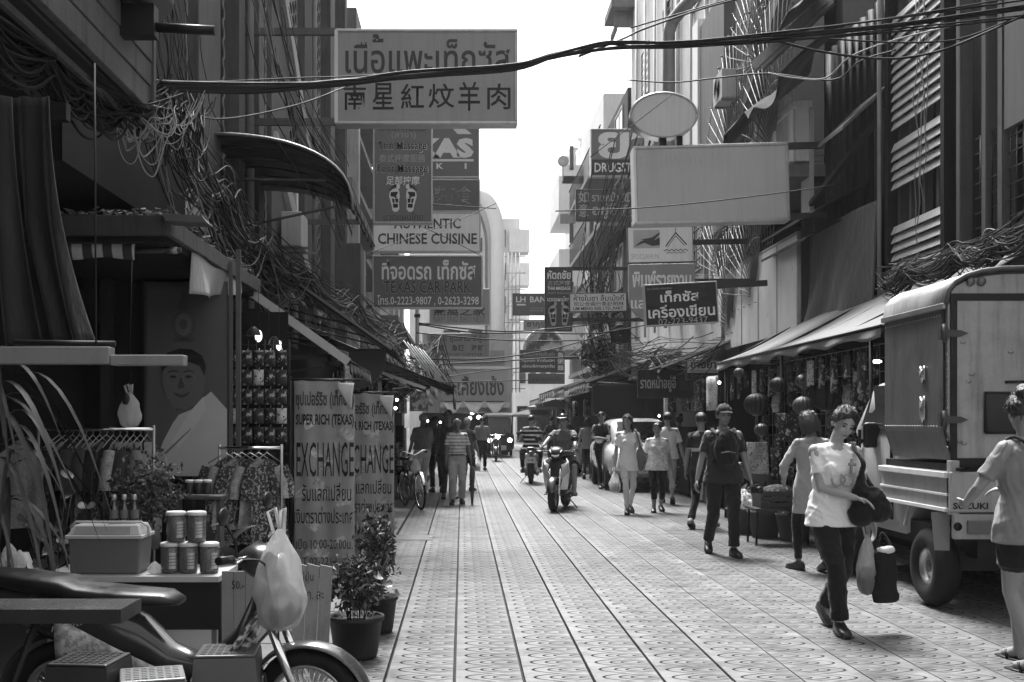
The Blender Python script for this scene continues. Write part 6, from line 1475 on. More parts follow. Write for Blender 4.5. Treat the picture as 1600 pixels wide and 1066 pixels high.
# ---- tuk tuk
YK = 46.5
tk = thing("tuk_tuk", "black three wheeled taxi with a pale roof edge facing the viewer far down the street", "tuk tuk", (XX(781, YK), YK, 0))
obj("body", loft(MB(), [(-.0, .62, .40, .45), (.3, .66, .46, .62), (1.0, .66, .44, .66), (2.2, .66, .44, .66), (2.4, .66, .3, .6)], 16, 4, True, 'y'), BLACKP, tk, local=True)
obj("roof", loft(MB(), [(.0, 1.74, .05, .5), (.15, 1.77, .08, .62), (1.2, 1.8, .1, .66), (2.4, 1.76, .08, .64)], 14, 3, True, 'y'), M("canvas_roof", .3, .7), tk, local=True)
obj("windscreen", MB().add([(-.5, .05, 1.04), (.5, .05, 1.04), (.48, .16, 1.68), (-.48, .16, 1.68)], [(0, 1, 2, 3)]), GLASSD, tk, local=True)
for s in (-1, 1):
    obj("pillar", MB().tube([(s * .5, .04, 1.0), (s * .54, .16, 1.72)], .03, 6), BLACKP, tk, local=True)
    obj("pillar", MB().tube([(s * .62, 2.2, 1.0), (s * .62, 2.2, 1.74)], .03, 6), BLACKP, tk, local=True)
    obj("headlight", MB().ell((s * .42, -.02, .72), (.1, .05, .1), None, 12, 8), emit_mat("lamp_dim", .8, 2.0), tk, local=True)
    w_ = wheel(tk, s * .55, 2.0, .24, .06, "rear_wheel", 0, .7, 'x')
wheel(tk, 0, .25, .24, .06, "front_wheel", 0, .7, 'x')
obj("front_panel", MB().box(-.28, .28, -.06, -.02, .3, .5), M("plate_pale", .5, .5), tk, local=True, bevel=.02)
# ---- white car among the people
YC = 23.6
car = thing("parked_car", "white compact car parked at right behind the two women", "car", (XX(1016, YC) - .02, YC, 0))
WC = paint("car_white", .6, .25); WG = paint("car_silver", .2, .3)
obj("body", loft(MB(), [(0, .58, .22, .74), (.1, .62, .32, .82), (.9, .68, .40, .85), (1.2, .70, .42, .86), (3.0, .72, .44, .86), (3.7, .70, .4, .84), (3.85, .66, .3, .78)], 22, 4.2, True, 'y'), WC, car, local=True)
obj("cabin", loft(MB(), [(.75, 1.02, .05, .70), (1.25, 1.24, .25, .66), (1.7, 1.30, .28, .64), (2.9, 1.30, .28, .63), (3.55, 1.15, .12, .62)], 20, 3.6, True, 'y'), WC, car, local=True)
obj("windscreen", MB().add([(-.60, .70, 1.10), (.60, .70, 1.10), (.53, 1.16, 1.50), (-.53, 1.16, 1.50)], [(0, 1, 2, 3)]), GLASSD, car, local=True)
for s in (-1, 1):
    obj("side_window", MB().add([(s * .70, 1.2, 1.1), (s * .675, 1.65, 1.47), (s * .665, 2.9, 1.47), (s * .69, 3.2, 1.1)], [(0, 1, 2, 3)]), GLASSD, car, local=True)
    hl_ = obj("headlight", MB().ell((s * .62, .05, .76), (.17, .07, .09), None, 14, 8), LAMPG, car, local=True)
    mr = obj("wing_mirror", MB().ell((s * .92, 1.2, 1.08), (.09, .05, .07), None, 12, 8), WC, car, local=True)
    for y in (.75, 3.1):
        wheel(car, s * .78, y, .31, .09, "front_wheel" if y < 1 else "rear_wheel", 0, .7, 'x')
obj("grille", MB().box(-.42, .42, -.03, .06, .58, .74), BLACKP, car, local=True, bevel=.02)
obj("bumper", loft(MB(), [(-.05, .42, .1, .72), (.0, .42, .12, .8), (.2, .42, .12, .84)], 16, 4, True, 'y'), WG, car, local=True)
obj("number_plate", MB().box(-.24, .24, -.065, -.055, .40, .5), M("plate_pale", .5, .5), car, local=True)
lettering(car, "ฎล 7319", (0, -.068, .45), .4, .07, INK, .01)
for s in (-1, 1): obj("wiper", MB().tube([(s * .1, .855, 1.1), (s * .1 - .4, 1.05, 1.27)], .008, 4), BLACKP, car, local=True)
# ---- delivery truck
TY = 8.6; TX = 3.75
tr = thing("delivery_truck", "small battered box truck seen from its back corner at the right edge", "truck", (TX + .75, TY, 0))
BOXM = M("box_aluminium", .29, .42, .35, .34, 3.2, .2, .5, .4); BOXS = M("box_side_worn", .10, .5, .3, .35, 4, .2, .6, .4); TPAL = M("truck_pale", .3, .45, .1, .2, 3, .08, .3)
XRt = 5.3; cxm = (TX + XRt) / 2; cbx = cxm + .1
def rarc(n=12, z0=2.40, rise=.28, ins=0.):
    pts = []
    for i in range(n + 1):
        a = math.pi * i / n; c = math.cos(a); s = math.sin(a)
        pts.append((cxm - (XRt - TX - 2 * ins) / 2 * abs(c) ** .62 * (1 if c > 0 else -1), z0 + (rise - ins) * s ** .75 if s > 0 else z0))
    return pts
prof = [(TX + .07, 1.2), (TX, 1.42)] + rarc() + [(XRt, 1.42), (XRt - .07, 1.2)]
obj("box_side", MB().add([(TX, TY + .03, 1.42), (TX, TY + 1.22, 1.42), (TX, TY + 1.22, 2.40), (TX, TY + .03, 2.40), (TX + .07, TY + .03, 1.2), (TX + .07, TY + 1.22, 1.2), (TX + .09, TY + .03, 1.2), (TX + .09, TY + 1.22, 1.2), (TX + .02, TY + .03, 2.4), (TX + .02, TY + 1.22, 2.4)], [(0, 1, 2, 3), (4, 5, 1, 0), (6, 8, 9, 7), (2, 9, 8, 3), (4, 6, 7, 5)]), BOXS, tr)
body = MB().prism(prof, TY + .02, TY + 1.2); body.xf(Matrix.Translation((.012, 0, 0)))
obj("box", body, BOXS, tr)
ra = rarc()
obj("roof", MB().sheet(lambda u, v: (lambda q: (lerp(q[0], cxm, -.008), TY - .02 + v * 1.27, q[1] + .012))(ra[int(round(u * 12))]), 12, 3, (0, 0, .012)), BOXM, tr)
obj("roof_rim", MB().tube([(p[0], TY - .03, p[1] + .015) for p in ra], .02, 6), M("rim_dark", .1, .45, .3), tr)
obj("gutter", MB().box(TX - .03, TX + .0, TY - .02, TY + 1.24, 2.375, 2.42), STEEL, tr, bevel=.006)
obj("rear_frame", MB().prism([(TX + .09, 1.2), (TX + .02, 1.42)] + rarc(12, 2.40, .27, .02) + [(XRt - .02, 1.42), (XRt - .09, 1.2)], TY - .005, TY + .02), BOXM, tr)
dx0 = XX(1494, TY); dz0, dz1 = ZZ(716, TY), ZZ(470, TY)
obj("door_seal", MB().box(dx0 - .05, XRt - .08, TY - .02, TY - .006, dz0 - .06, dz0).box(dx0 - .05, XRt - .08, TY - .02, TY - .006, dz1, dz1 + .055).box(dx0 - .05, dx0, TY - .02, TY - .006, dz0, dz1), BLACKP, tr)
def dent(u, v):
    x, z = lerp(dx0 + .002, XRt - .1, u), lerp(dz0 + .002, dz1 - .002, v)
    d = .006 * mnoise.noise(Vector((x * 3, z * 3, 1))) + .004 * mnoise.noise(Vector((x * 9, z * 9, 4)))
    return (x, TY - .012 + d, z)
dr = obj("rear_door", MB().sheet(dent, 40, 40), BOXM, tr)
for (px, py) in ((1519, 585), (1514, 596), (1505, 535), (1580, 550), (1500, 690), (1507, 693)):
    obj("rivet_dent", MB().ell(PX(px, py, TY - .018), (.022, .008, .012), None, 8, 6), BOXM, dr)
wx0, wx1, wz0, wz1 = XX(1537, TY), XX(1640, TY), ZZ(676, TY), ZZ(614, TY)
obj("door_window", MB().box(wx0, wx1, TY - .03, TY - .01, wz0, wz1), GLASSD, dr, bevel=.02)
obj("window_seal", MB().tube([(wx0, TY - .03, wz0), (wx1, TY - .03, wz0), (wx1, TY - .03, wz1), (wx0, TY - .03, wz1), (wx0, TY - .03, wz0)], .012, 6), BLACKP, dr)
rv = MB()
for i in range(22): rv.ell((TX - .004, TY + .08 + i * .053, 2.33), .009, None, 6, 4); rv.ell((TX - .004, TY + .08 + i * .053, 1.46), .009, None, 6, 4)
for i in range(18): rv.ell((XX(1480, TY), TY - .008, 1.3 + i * .06), .009, None, 6, 4)
o = obj("rivets", rv, STEEL, tr); o["kind"] = "stuff"
obj("door_handle", MB().bar(PX(1572, 597, TY - .03), PX(1640, 596, TY - .03), .02, .02), BLACKP, dr)
for py in (521, 656):
    h = MB(); c = PX(1487, py, TY - .03)
    h.box(c.x - .10, c.x - .03, TY - .04, TY - .01, c.z - .05, c.z + .05); h.add([(c.x - .03, TY - .035, c.z - .03), (c.x + .07, TY - .035, c.z - .024), (c.x + .13, TY - .035, c.z), (c.x + .07, TY - .035, c.z + .024), (c.x - .03, TY - .035, c.z + .03), (c.x - .03, TY - .02, c.z - .03), (c.x + .07, TY - .02, c.z - .024), (c.x + .13, TY - .02, c.z), (c.x + .07, TY - .02, c.z + .024), (c.x - .03, TY - .02, c.z + .03)], [(0, 1, 2, 3, 4), (9, 8, 7, 6, 5), (0, 5, 6, 1), (1, 6, 7, 2), (2, 7, 8, 3), (3, 8, 9, 4), (4, 9, 5, 0)])
    h.tube([(c.x - .065, TY - .05, c.z - .07), (c.x - .065, TY - .05, c.z + .07)], .016, 8)
    obj("hinge", h, M("hinge_dark", .07, .5, .4), tr)
for px in (1517, 1534):
    obj("marker_lamp", MB().ell(PX(px, 440, TY - .02), (.035, .02, .035), None, 14, 8), REDL, tr)
for (py, h_) in ((585, .05), (640, .09)):       # torn scars on the side
    obj("side_scar", MB().sheet(lambda u, v: (TX - .012 - .02 * math.sin(math.pi * u) * math.sin(math.pi * v), TY + .35 + .1 * u, ZZ(py, 9.0) + h_ * 2 * (v - .5) + .02 * math.sin(u * 9)), 6, 6, (.006, 0, 0)), M("bare_metal", .5, .3, .8, .3, 20, .3), tr)
# bed and tail
bz0, bz1 = ZZ(800, TY), ZZ(737, TY)
obj("bed_side", MB().box(TX + .02, TX + .06, TY - .02, TY + 1.35, bz0, bz1), TPAL, tr, bevel=.008)
obj("bed_ridge", MB().box(TX - .012, TX + .02, TY - .02, TY + 1.35, bz1 - .05, bz1 - .005).box(TX + .002, TX + .02, TY - .02, TY + 1.35, bz1 - .19, bz1 - .17).box(TX - .01, TX + .02, TY - .02, TY + 1.35, bz0 + .0, bz0 + .03), M("bed_ridge", .55, .4, .1), tr, bevel=.004)
obj("bed_floor", MB().box(TX + .06, XRt - .05, TY, TY + 1.35, 1.1, 1.17), DARKMETAL, tr)
obj("tailgate", MB().box(XX(1487, TY - .1), XRt - .06, TY - .08, TY - .035, bz0 + .0, bz1), TPAL, tr, bevel=.012)
lettering(tr, "SUZUKI", (XX(1518, TY - .1) - wloc(tr).x, -.086, ZZ(791, TY - .1)), .27, .05, INK, .03)
obj("corner_post", MB().box(TX + .02, TX + .09, TY - .06, TY + .02, bz0 - .02, 1.2), TPAL, tr, bevel=.008)
obj("latch", MB().tube([(TX + .05, TY - .09, bz1 + .02), (TX + .13, TY - .09, bz1 + .03)], .014, 6), DARKMETAL, tr)
obj("rear_panel", MB().box(XX(1486, TY), XRt - .1, TY - .06, TY + .0, ZZ(842, TY), bz0 - .01), TPAL, tr, bevel=.01)
obj("tail_lamp", MB().box(XX(1505, TY), XX(1542, TY), TY - .085, TY - .061, ZZ(833, TY), ZZ(812, TY)), REDL, tr, bevel=.006)
obj("fuel_cap", MB().lathe([(0, -.01), (.03, -.012), (.034, 0), (0, 0)], (XX(1491, TY), TY - .061, ZZ(822, TY)), 14, 'y'), DARKMETAL, tr)
obj("chassis", MB().box(TX + .3, XRt - .3, TY + .1, TY + 3.2, .42, .62).box(TX + .2, XRt - .2, TY + .3, TY + .45, .3, .45), BLACKP, tr)
obj("mud_flap", MB().add([(XX(1452, 8.75), 8.72, bz0 - .01), (XX(1478, 8.75), 8.68, bz0 - .01), (XX(1481, 8.75), 8.72, ZZ(860, 8.75)), (XX(1461, 8.75), 8.76, ZZ(860, 8.75))], [(0, 1, 2, 3)]), M("flap_grey", .2, .5, .2), tr)
obj("bed_strut", MB().bar((TX + .03, TY + .75, bz0), (TX + .03, TY + .85, .62), .025), TPAL, tr)
for s, x in ((1, TX + .10), (-1, XRt - .12)):
    for y in (TY + .42, TY + 2.35):
        w_ = wheel(tr, x - wloc(tr).x, y - TY, .325, .1, "rear_wheel" if y < TY + 1 else "front_wheel", 0, .7, 'x')
        w_.children[0].scale = (1.0, 1, 1)
        obj("wheel_disc", MB().lathe([(0, -s * .04), (.08, -s * .045), (.1, -s * .02), (.17, -s * .03), (.2, -s * .075), (.21, -s * .02), (0, s * .02)], (0, 0, 0), 22, 'x'), ALLOY, w_, local=True)
CABM = M("cab_pale", .32, .35, 0, .1, 3, .03, .15, .5)
cab = MB(); loft(cab, [(TY + 1.40, .98, .56, .66, cbx), (TY + 1.5, .98, .58, .67, cbx), (TY + 2.1, .98, .58, .67, cbx), (TY + 2.9, .80, .40, .66, cbx), (TY + 3.05, .72, .3, .62, cbx)], 20, 5, True, 'y'); obj("cab", cab, CABM, tr)
top = MB(); loft(top, [(TY + 1.42, 1.6, .3, .62, cbx), (TY + 1.6, 1.62, .31, .62, cbx), (TY + 2.1, 1.62, .3, .67, cbx), (TY + 2.6, 1.4, .1, .64, cbx)], 18, 4, True, 'y'); obj("cab_top", top, CABM, tr)
obj("cab_window", MB().add([(TX + .2, TY + 1.6, 1.46), (TX + .2, TY + 2.35, 1.46), (TX + .23, TY + 2.1, 1.84), (TX + .23, TY + 1.6, 1.84)], [(0, 1, 2, 3)]), GLASSD, tr)
for yy in (1.58, 2.4): obj("door_line", MB().box(TX + .19, TX + .215, TY + yy, TY + yy + .02, .6, 1.42), DARKMETAL, tr)
obj("side_mirror", MB().box(XX(1350, 10.6), XX(1376, 10.6), 10.58, 10.66, ZZ(700, 10.6), ZZ(660, 10.6)), BLACKP, tr, bevel=.03)
obj("mirror_arm", MB().tube([(XX(1366, 10.6), 10.62, ZZ(690, 10.6)), (TX + .2, 10.75, 1.38)], .012, 6), BLACKP, tr)
# ---- bicycle
def bicycle(label, loc, rz, lean=0.):
    t = thing("bicycle", label, "bicycle", loc); t.rotation_euler = (lean, 0, rz); r = .33
    for x, nm in ((0, "rear_wheel"), (1.05, "front_wheel")):
        w = thing(nm, None, None, (x, 0, r)); w.parent = t
        obj("tyre", torus(MB(), (0, 0, 0), r - .018, .018, 'y', 36, 8), RUBBER, w, local=True)
        obj("rim", torus(MB(), (0, 0, 0), r - .042, .009, 'y', 36, 6), CHROME, w, local=True)
        m = MB()
        for i in range(28): m.tube([(.02 * math.cos(i), .02 * (-1) ** i, .02 * math.sin(i)), ((r - .045) * math.cos(i * 2 * math.pi / 28), 0, (r - .045) * math.sin(i * 2 * math.pi / 28))], .0018, 3)
        obj("spokes", m, CHROME, w, local=True)
    obj("frame", MB().tube([(.42, 0, .3), (.30, 0, .78)], .017, 8).tube([(.42, 0, .3), (.88, 0, .76)], .019, 8).tube([(.34, 0, .62), (.87, 0, .82)], .015, 8).tube([(0, .05, r), (.42, .03, .3)], .011, 6).tube([(0, -.05, r), (.42, -.03, .3)], .011, 6).tube([(0, .05, r), (.32, .02, .7)], .009, 6).tube([(0, -.05, r), (.32, -.02, .7)], .009, 6).tube([(.90, 0, .70), (.85, 0, .9)], .02, 8), DARKP, t, local=True)
    obj("fork", MB().tube([(1.05, .05, r), (.95, .045, .6), (.9, .02, .71)], .012, 6).tube([(1.05, -.05, r), (.95, -.045, .6), (.9, -.02, .71)], .012, 6), CHROME, t, local=True)
    obj("handlebar", MB().tube([(.62, .28, .96), (.78, .28, 1.0), (.88, .16, 1.0), (.86, 0, .93), (.88, -.16, 1.0), (.78, -.28, 1.0), (.62, -.28, .96)], .012, 8), CHROME, t, local=True)
    for s in (-1, 1): obj("grip", MB().tube([(.60, s * .28, .955), (.70, s * .28, .985)], .017, 8), BLACKP, t, local=True)
    obj("saddle", loft(MB(), [(.12, .86, .03, .1), (.2, .86, .04, .11), (.32, .86, .03, .05), (.44, .855, .02, .025)], 12, 2.4), BLACKP, t, local=True)
    obj("front_fender", MB().sheet(lambda u, v: (1.05 + (r + .02) * math.cos(lerp(R(20), R(150), u)), (v - .5) * .06, r + (r + .02) * math.sin(lerp(R(20), R(150), u))), 16, 4, (0, 0, .002)), CHROME, t, local=True)
    obj("rear_fender", MB().sheet(lambda u, v: ((r + .02) * math.cos(lerp(R(40), R(200), u)), (v - .5) * .06, r + (r + .02) * math.sin(lerp(R(40), R(200), u))), 16, 4, (0, 0, .002)), CHROME, t, local=True)
    obj("carrier", MB().box(-.2, .2, -.07, .07, .70, .715).tube([(-.15, .06, .7), (0, .05, r)], .008, 5).tube([(-.15, -.06, .7), (0, -.05, r)], .008, 5), DARKMETAL, t, local=True)
    obj("crank", MB().lathe([(0, -.01), (.09, -.01), (.09, .01), (0, .01)], (.42, -.04, .3), 18, 'y').tube([(.42, -.05, .3), (.50, -.06, .16)], .01, 6).tube([(.42, .05, .3), (.34, .06, .44)], .01, 6), STEEL, t, local=True)
    return t
bicycle("dark bicycle with chrome mudguards parked behind the second exchange banner", (XX(632, 19.6), 19.75, 0), R(-72), R(4))
plastic_bag("small pale plastic bag hanging on the bicycle handlebar", (XX(650, 18.9), 18.75, .88), .17, .26, BAGW)
# ================================================================ PEOPLE
import numpy as np
def remesh(name, mb, mat, parent, vox, smooth=3, fold=0., seed=0., fs=9.):
    """fuse overlapping shapes into one continuous surface and crease it a little"""
    me = bpy.data.meshes.new("tmp"); me.from_pydata(mb.v, [], mb.f); o = bpy.data.objects.new("tmp", me); COL.objects.link(o)
    m = o.modifiers.new("r", 'REMESH'); m.mode = 'VOXEL'; m.voxel_size = vox; m.use_smooth_shade = True
    sm = o.modifiers.new("s", 'SMOOTH'); sm.factor = .5; sm.iterations = smooth
    dg = bpy.context.evaluated_depsgraph_get(); dg.update()
    nm = bpy.data.meshes.new_from_object(o.evaluated_get(dg)); bpy.data.objects.remove(o); bpy.data.meshes.remove(me)
    nm.name = name; nm.materials.clear(); nm.materials.append(mat)
    if fold:
        n = len(nm.vertices); co = np.empty(n * 3, np.float32); no = np.empty(n * 3, np.float32)
        nm.vertices.foreach_get("co", co); nm.vertex_normals.foreach_get("vector", no); co = co.reshape(-1, 3); no = no.reshape(-1, 3)
        rg = np.random.default_rng(int(seed * 1000) + 5); d = np.zeros(n)
        wob = .12 * np.sin(co @ np.array([7., 5., 9.]) + seed)
        for i in range(9):
            k = rg.normal(0, 1, 3) * np.array([1, 1, .55]); k *= fs * (2.0 + 2.6 * rg.random() + (i > 5) * 4) / np.linalg.norm(k)
            x = np.sin(co @ k + rg.uniform(0, 6) + wob * 20); d += (1 - np.abs(x)) ** 2 * (.0 if i > 6 else .6 if i > 5 else 1.2) - .35
        nm.vertices.foreach_set("co", (co + no * (d * fold * .34 * np.clip((co[:, 2] - co[:, 2].min()) / .07, 0, 1))[:, None]).ravel())
    nm.polygons.foreach_set("use_smooth", [True] * len(nm.polygons))
    r = bpy.data.objects.new(name, nm); COL.objects.link(r); r.parent = parent
    return r
def rings(mb, rs, n=16):
    """closed stack of elliptical rings (centre, rx, ry, rotation matrix or None)"""
    vs = []
    for r in rs:
        c, rx, ry = Vector(r[0]), r[1], r[2]; m = r[3] if len(r) > 3 else None
        for j in range(n):
            a = 2 * math.pi * j / n; p = Vector((rx * math.cos(a), ry * math.sin(a), 0)); vs.append(c + (m @ p if m is not None else p))
    k = len(rs)
    fs = [(i * n + j, i * n + (j + 1) % n, (i + 1) * n + (j + 1) % n, (i + 1) * n + j) for i in range(k - 1) for j in range(n)]
    fs += [tuple(reversed(range(n))), tuple((k - 1) * n + j for j in range(n))]
    return mb.add(vs, fs, True)
def limb(mb, pts, rs, n=12):
    mb.tube(pts, rs, n)
    mb.ell(pts[0], rs[0], None, 12, 8); mb.ell(pts[-1], rs[-1], None, 12, 8)
    for p, r in zip(pts[1:-1], rs[1:-1]): mb.ell(p, r * 1.0, None, 12, 8)
def ik(a, b, l1, l2, pole):
    a, b = Vector(a), Vector(b); d = b - a; L = d.length
    if L > (l1 + l2) * .998: b = a + d.normalized() * (l1 + l2) * .998; d = b - a; L = d.length
    x = (l1 * l1 - l2 * l2 + L * L) / (2 * L); h = math.sqrt(max(0, l1 * l1 - x * x)); u = d.normalized()
    p = Vector(pole); p = p - u * p.dot(u); p = p.normalized() if p.length > 1e-6 else u.orthogonal().normalized()
    return a + u * x + p * h, b
SKIN = M("skin_mid", .2, .55, 0, .12, 9, .08, 0, .35); SKIND = M("skin_dark", .115, .55, 0, .12, 9, .08, 0, .35); SKINL = M("skin_light", .28, .55, 0, .1, 9, .06, 0, .35)
HAIRB = M("hair_black", .012, .45, 0, .3, 60, .5, 0, .5); HAIRG = M("hair_grey", .28, .6, 0, .3, 60, .5); EYEM = M("eye_dark", .008, .2); EYEW = M("eye_white", .45, .3); LIPM = M("lip", .09, .5)
def person(label, loc, rz, H=1.65, feet=None, hands=None, pelvis=None, lean=0., side=0., twist=0., head=(0, 0, 0), width=1., shirt=None, legs=None, hair='short', hairm=HAIRB, shoe=None, skin=SKIN, vox=.011, knee=(0, -1, 0), elbow=None, curl=.6, group=None, glasses=False):
    s = H / 1.7; t = thing("person", label, "person", loc, rz, group); sd = random.random() * 9
    feet = feet or [(-.09, -.05, 0), (.09, .06, 0)]; hands = hands or [(-.27, -.05, .80), (.27, -.05, .80)]
    PV = Vector(pelvis or (0, 0, .93)) * s
    ML = Matrix.Rotation(twist, 3, 'Z') @ Matrix.Rotation(lean, 3, 'X') @ Matrix.Rotation(side, 3, 'Y')
    def T(p): return PV + ML @ (Vector(p) * s - Vector((0, 0, .93 * s)))
    W = width
    sh = [T((q * .160 * (.6 + .4 * W),   .01, 1.368)) for q in (-1, 1)]; hip = [PV + Vector((q * .088 * s * W, 0, -.03 * s)) for q in (-1, 1)]
    neck = T((0, .01, 1.43)); hc0 = Vector((0, -.025, 1.58))
    MH = ML @ Matrix.Rotation(head[0], 3, 'Z') @ Matrix.Rotation(head[1], 3, 'X') @ Matrix.Rotation(head[2], 3, 'Y')
    nk = T((0, .0, 1.47))
    def HD(p): return nk + MH @ ((Vector(p) - Vector((0, 0, 1.47))) * s)
    body = MB()
    # torso under the clothes
    rings(body, [(PV + Vector((0, 0, -.09 * s)), .135 * s * W, .095 * s * W), (PV, .15 * s * W, .105 * s * W), (T((0, 0, 1.08)), .125 * s * W, .09 * s * W, ML), (T((0, 0, 1.25)), .145 * s * W, .10 * s * W, ML), (T((0, .01, 1.37)), .15 * s * W, .085 * s, ML), (T((0, .012, 1.43)), .07 * s, .06 * s, ML)])
    limb(body, [T((0, .012, 1.38)), neck, HD((0, .0, 1.53))], [.062 * s, .052 * s, .048 * s])
    # head
    body.ell(HD((0, -.012, 1.615)), (.073 * s, .092 * s, .088 * s), MH); body.ell(HD((0, -.045, 1.55)), (.056 * s, .055 * s, .072 * s), MH); body.ell(HD((0, -.07, 1.505)), (.03 * s, .025 * s, .02 * s), MH, 10, 7)
    body.ell(HD((0, -.112, 1.565)), (.013 * s, .018 * s, .02 * s), MH, 10, 7); body.tube([HD((0, -.098, 1.605)), HD((0, -.118, 1.572))], [.008 * s, .012 * s], 8)
    for q in (-1, 1):
        body.ell(HD((q * .075, .002, 1.58)), (.012 * s, .022 * s, .034 * s), MH, 10, 7); body.ell(HD((q * .03, -.085, 1.562)), (.022 * s, .018 * s, .02 * s), MH, 10, 7)
    body.ell(HD((0, -.093, 1.612)), (.05 * s, .012 * s, .012 * s), MH, 12, 6); body.ell(HD((0, -.098, 1.53)), (.022 * s, .012 * s, .012 * s), MH, 10, 6)
    hands = [h[:3] for h in hands]
    J = {'head': HD((0, 0, 1.6)), 'sh': sh, 'hip': hip, 'T': T, 'HD': HD}
    elb, wri, han = [], [], []
    for i, q in enumerate((-1, 1)):
        hp = Vector(hands[i]) * s
        pole = (elbow[i] if elbow else (q * .35, .9, -.1))
        e, w = ik(sh[i], hp, .285 * s, .255 * s, pole); elb.append(e); wri.append(w)
        limb(body, [sh[i], lerp(sh[i], e, .5), e, lerp(e, w, .4), w], [.050 * s * W ** .5, .043 * s * W ** .5, .035 * s, .036 * s, .024 * s])
        f = (w - e).normalized(); nx = f.cross(Vector((0, -1, 0)) if abs(f.y) < .9 else Vector((0, 0, 1))).normalized()
        if nx.x * q > 0: nx = -nx          # palm faces the body
        across = Vector((0, -1, 0)) - f * f.dot(Vector((0, -1, 0)))
        across = across.normalized() if across.length > .3 else f.orthogonal().normalized()
        palm_n = f.cross(across).normalized()
        if palm_n.dot(Vector((-q, .4, -.6))) < 0: palm_n = -palm_n
        pc = w + f * .05 * s
        mrot = Matrix((across, palm_n, f)).transposed()
        body.ell(pc, (.038 * s, .016 * s, .055 * s), mrot, 12, 8)
        for k in range(4):
            o = (k - 1.5) * .0185 * s; L = (.075, .088, .083, .066)[3 - k] * s
            b0 = w + f * .085 * s + across * o; c1 = curl * .5; pts = [w + f * .06 * s + across * o * .9, b0]
            d = f.copy(); pp_ = b0
            for seg in range(3):
                d = (d * math.cos(curl * .55) + palm_n * math.sin(curl * .55)).normalized(); pp_ = pp_ + d * L * (.42, .32, .26)[seg]; pts.append(pp_)
            body.tube(pts, [.0095 * s, .0092 * s, .0086 * s, .0078 * s, .0066 * s], 8); body.ell(pts[-1], .0068 * s, None, 8, 6)
        tb0 = w + f * .025 * s + across * .028 * s; tb1 = tb0 + (f * .035 + across * .026 + palm_n * .008) * s; tb2 = tb1 + (f * .03 + across * .004 + palm_n * .016) * s
        body.tube([tb0, tb1, tb2], [.013 * s, .0105 * s, .008 * s], 8); body.ell(tb2, .008 * s, None, 8, 6)
        han.append(w + f * .085 * s + palm_n * .02 * s)
    kn, an = [], []
    for i, q in enumerate((-1, 1)):
        fp = Vector(feet[i][:3]) * s + Vector((0, 0, .085 * s))
        k_, a_ = ik(hip[i], fp, .43 * s, .43 * s, knee if not isinstance(knee[0], (tuple, list)) else knee[i]); kn.append(k_); an.append(a_)
        cov = .8 if legs and legs.get('kind', 'long') in ('long', 'slim') else 1
        limb(body, [hip[i], lerp(hip[i], k_, .5), k_, lerp(k_, a_, .35), a_], [.085 * s * W * cov, .072 * s * W * cov, .052 * s * cov, .052 * s * W ** .5 * cov, .035 * s * cov])
        fd = Vector((feet[i][3], feet[i][4], feet[i][5] if len(feet[i]) > 5 else 0)).normalized() if len(feet[i]) > 3 else Vector((q * .18, -1, 0)).normalized()
        body.ell(a_ + fd * .06 * s + Vector((0, 0, -.045 * s)), (.042 * s, .042 * s, .03 * s), None, 10, 8)
        body.tube([a_ + Vector((0, 0, -.02 * s)), a_ + fd * .07 * s + Vector((0, 0, -.045 * s)), a_ + fd * .15 * s + Vector((0, 0, -.06 * s))], [.036 * s, .036 * s, .025 * s], 10)
        body.ell(a_ - fd * .03 * s + Vector((0, 0, -.05 * s)), .03 * s, None, 10, 7)
        J.setdefault('fd', []).append(fd)
    b = remesh("body", body, skin, t, vox, 2)
    J.update(elbow=elb, wrist=wri, hand=han, knee=kn, ankle=an)
    # face
    for q in (-1, 1):
        ew = MB().ell(HD((q * .03, -.094, 1.592)), (.0125 * s, .007 * s, .0055 * s), MH, 10, 6); obj("eye", ew, EYEM, t, local=True)
        obj("eyebrow", MB().tube([HD((q * .014, -.103, 1.612)), HD((q * .03, -.103, 1.617)), HD((q * .047, -.092, 1.609))], [.0035 * s, .0042 * s, .002 * s], 6), hairm if hairm is not HAIRG else HAIRG, t, local=True)
    obj("mouth", MB().tube([HD((-.022, -.098, 1.527)), HD((0, -.109, 1.529)), HD((.022, -.098, 1.527))], [.003 * s, .0058 * s, .003 * s], 6), LIPM, t, local=True)
    if glasses:
        g = MB()
        for q in (-1, 1): g.tube([HD((q * .032 + .022 * math.cos(a * .5), -.108, 1.592 + .017 * math.sin(a * .5))) for a in range(14)], .002 * s, 4); g.tube([HD((q * .055, -.105, 1.595)), HD((q * .08, .0, 1.595))], .002 * s, 4)
        obj("glasses", g, BLACKP, t, local=True)
    # hair
    if hair:
        hm = MB(); n_ = 22; bald = hair == 'bald'
        def hs(u, v):
            az = u * 2 * math.pi; fr = .5 * (1 - math.cos(az)) ** 1.0   # 0 at the front, 1 at the back
            th1 = lerp(R(56), R(124), min(1, fr * 1.6) ** .75); th0 = R(0)
            if bald: th0, th1 = lerp(R(60), R(62), fr), lerp(R(62), R(118), min(1, fr * 1.8))
            th = lerp(th0, th1, v); k = 1.12 + .07 * mnoise.noise(Vector((math.cos(az) * 4 + sd, math.sin(az) * 4, th * 5))) + (.17 if hair in ('full', 'bun') else .03) * math.sin(math.pi * min(1, v + .12) * .9)
            if v > .97: k = 1.0
            return HD((.075 * k * math.sin(th) * math.sin(az), -.008 - .094 * k * math.sin(th) * math.cos(az), 1.615 + .09 * k * math.cos(th)))
        hm.sheet(hs, 40, 16)
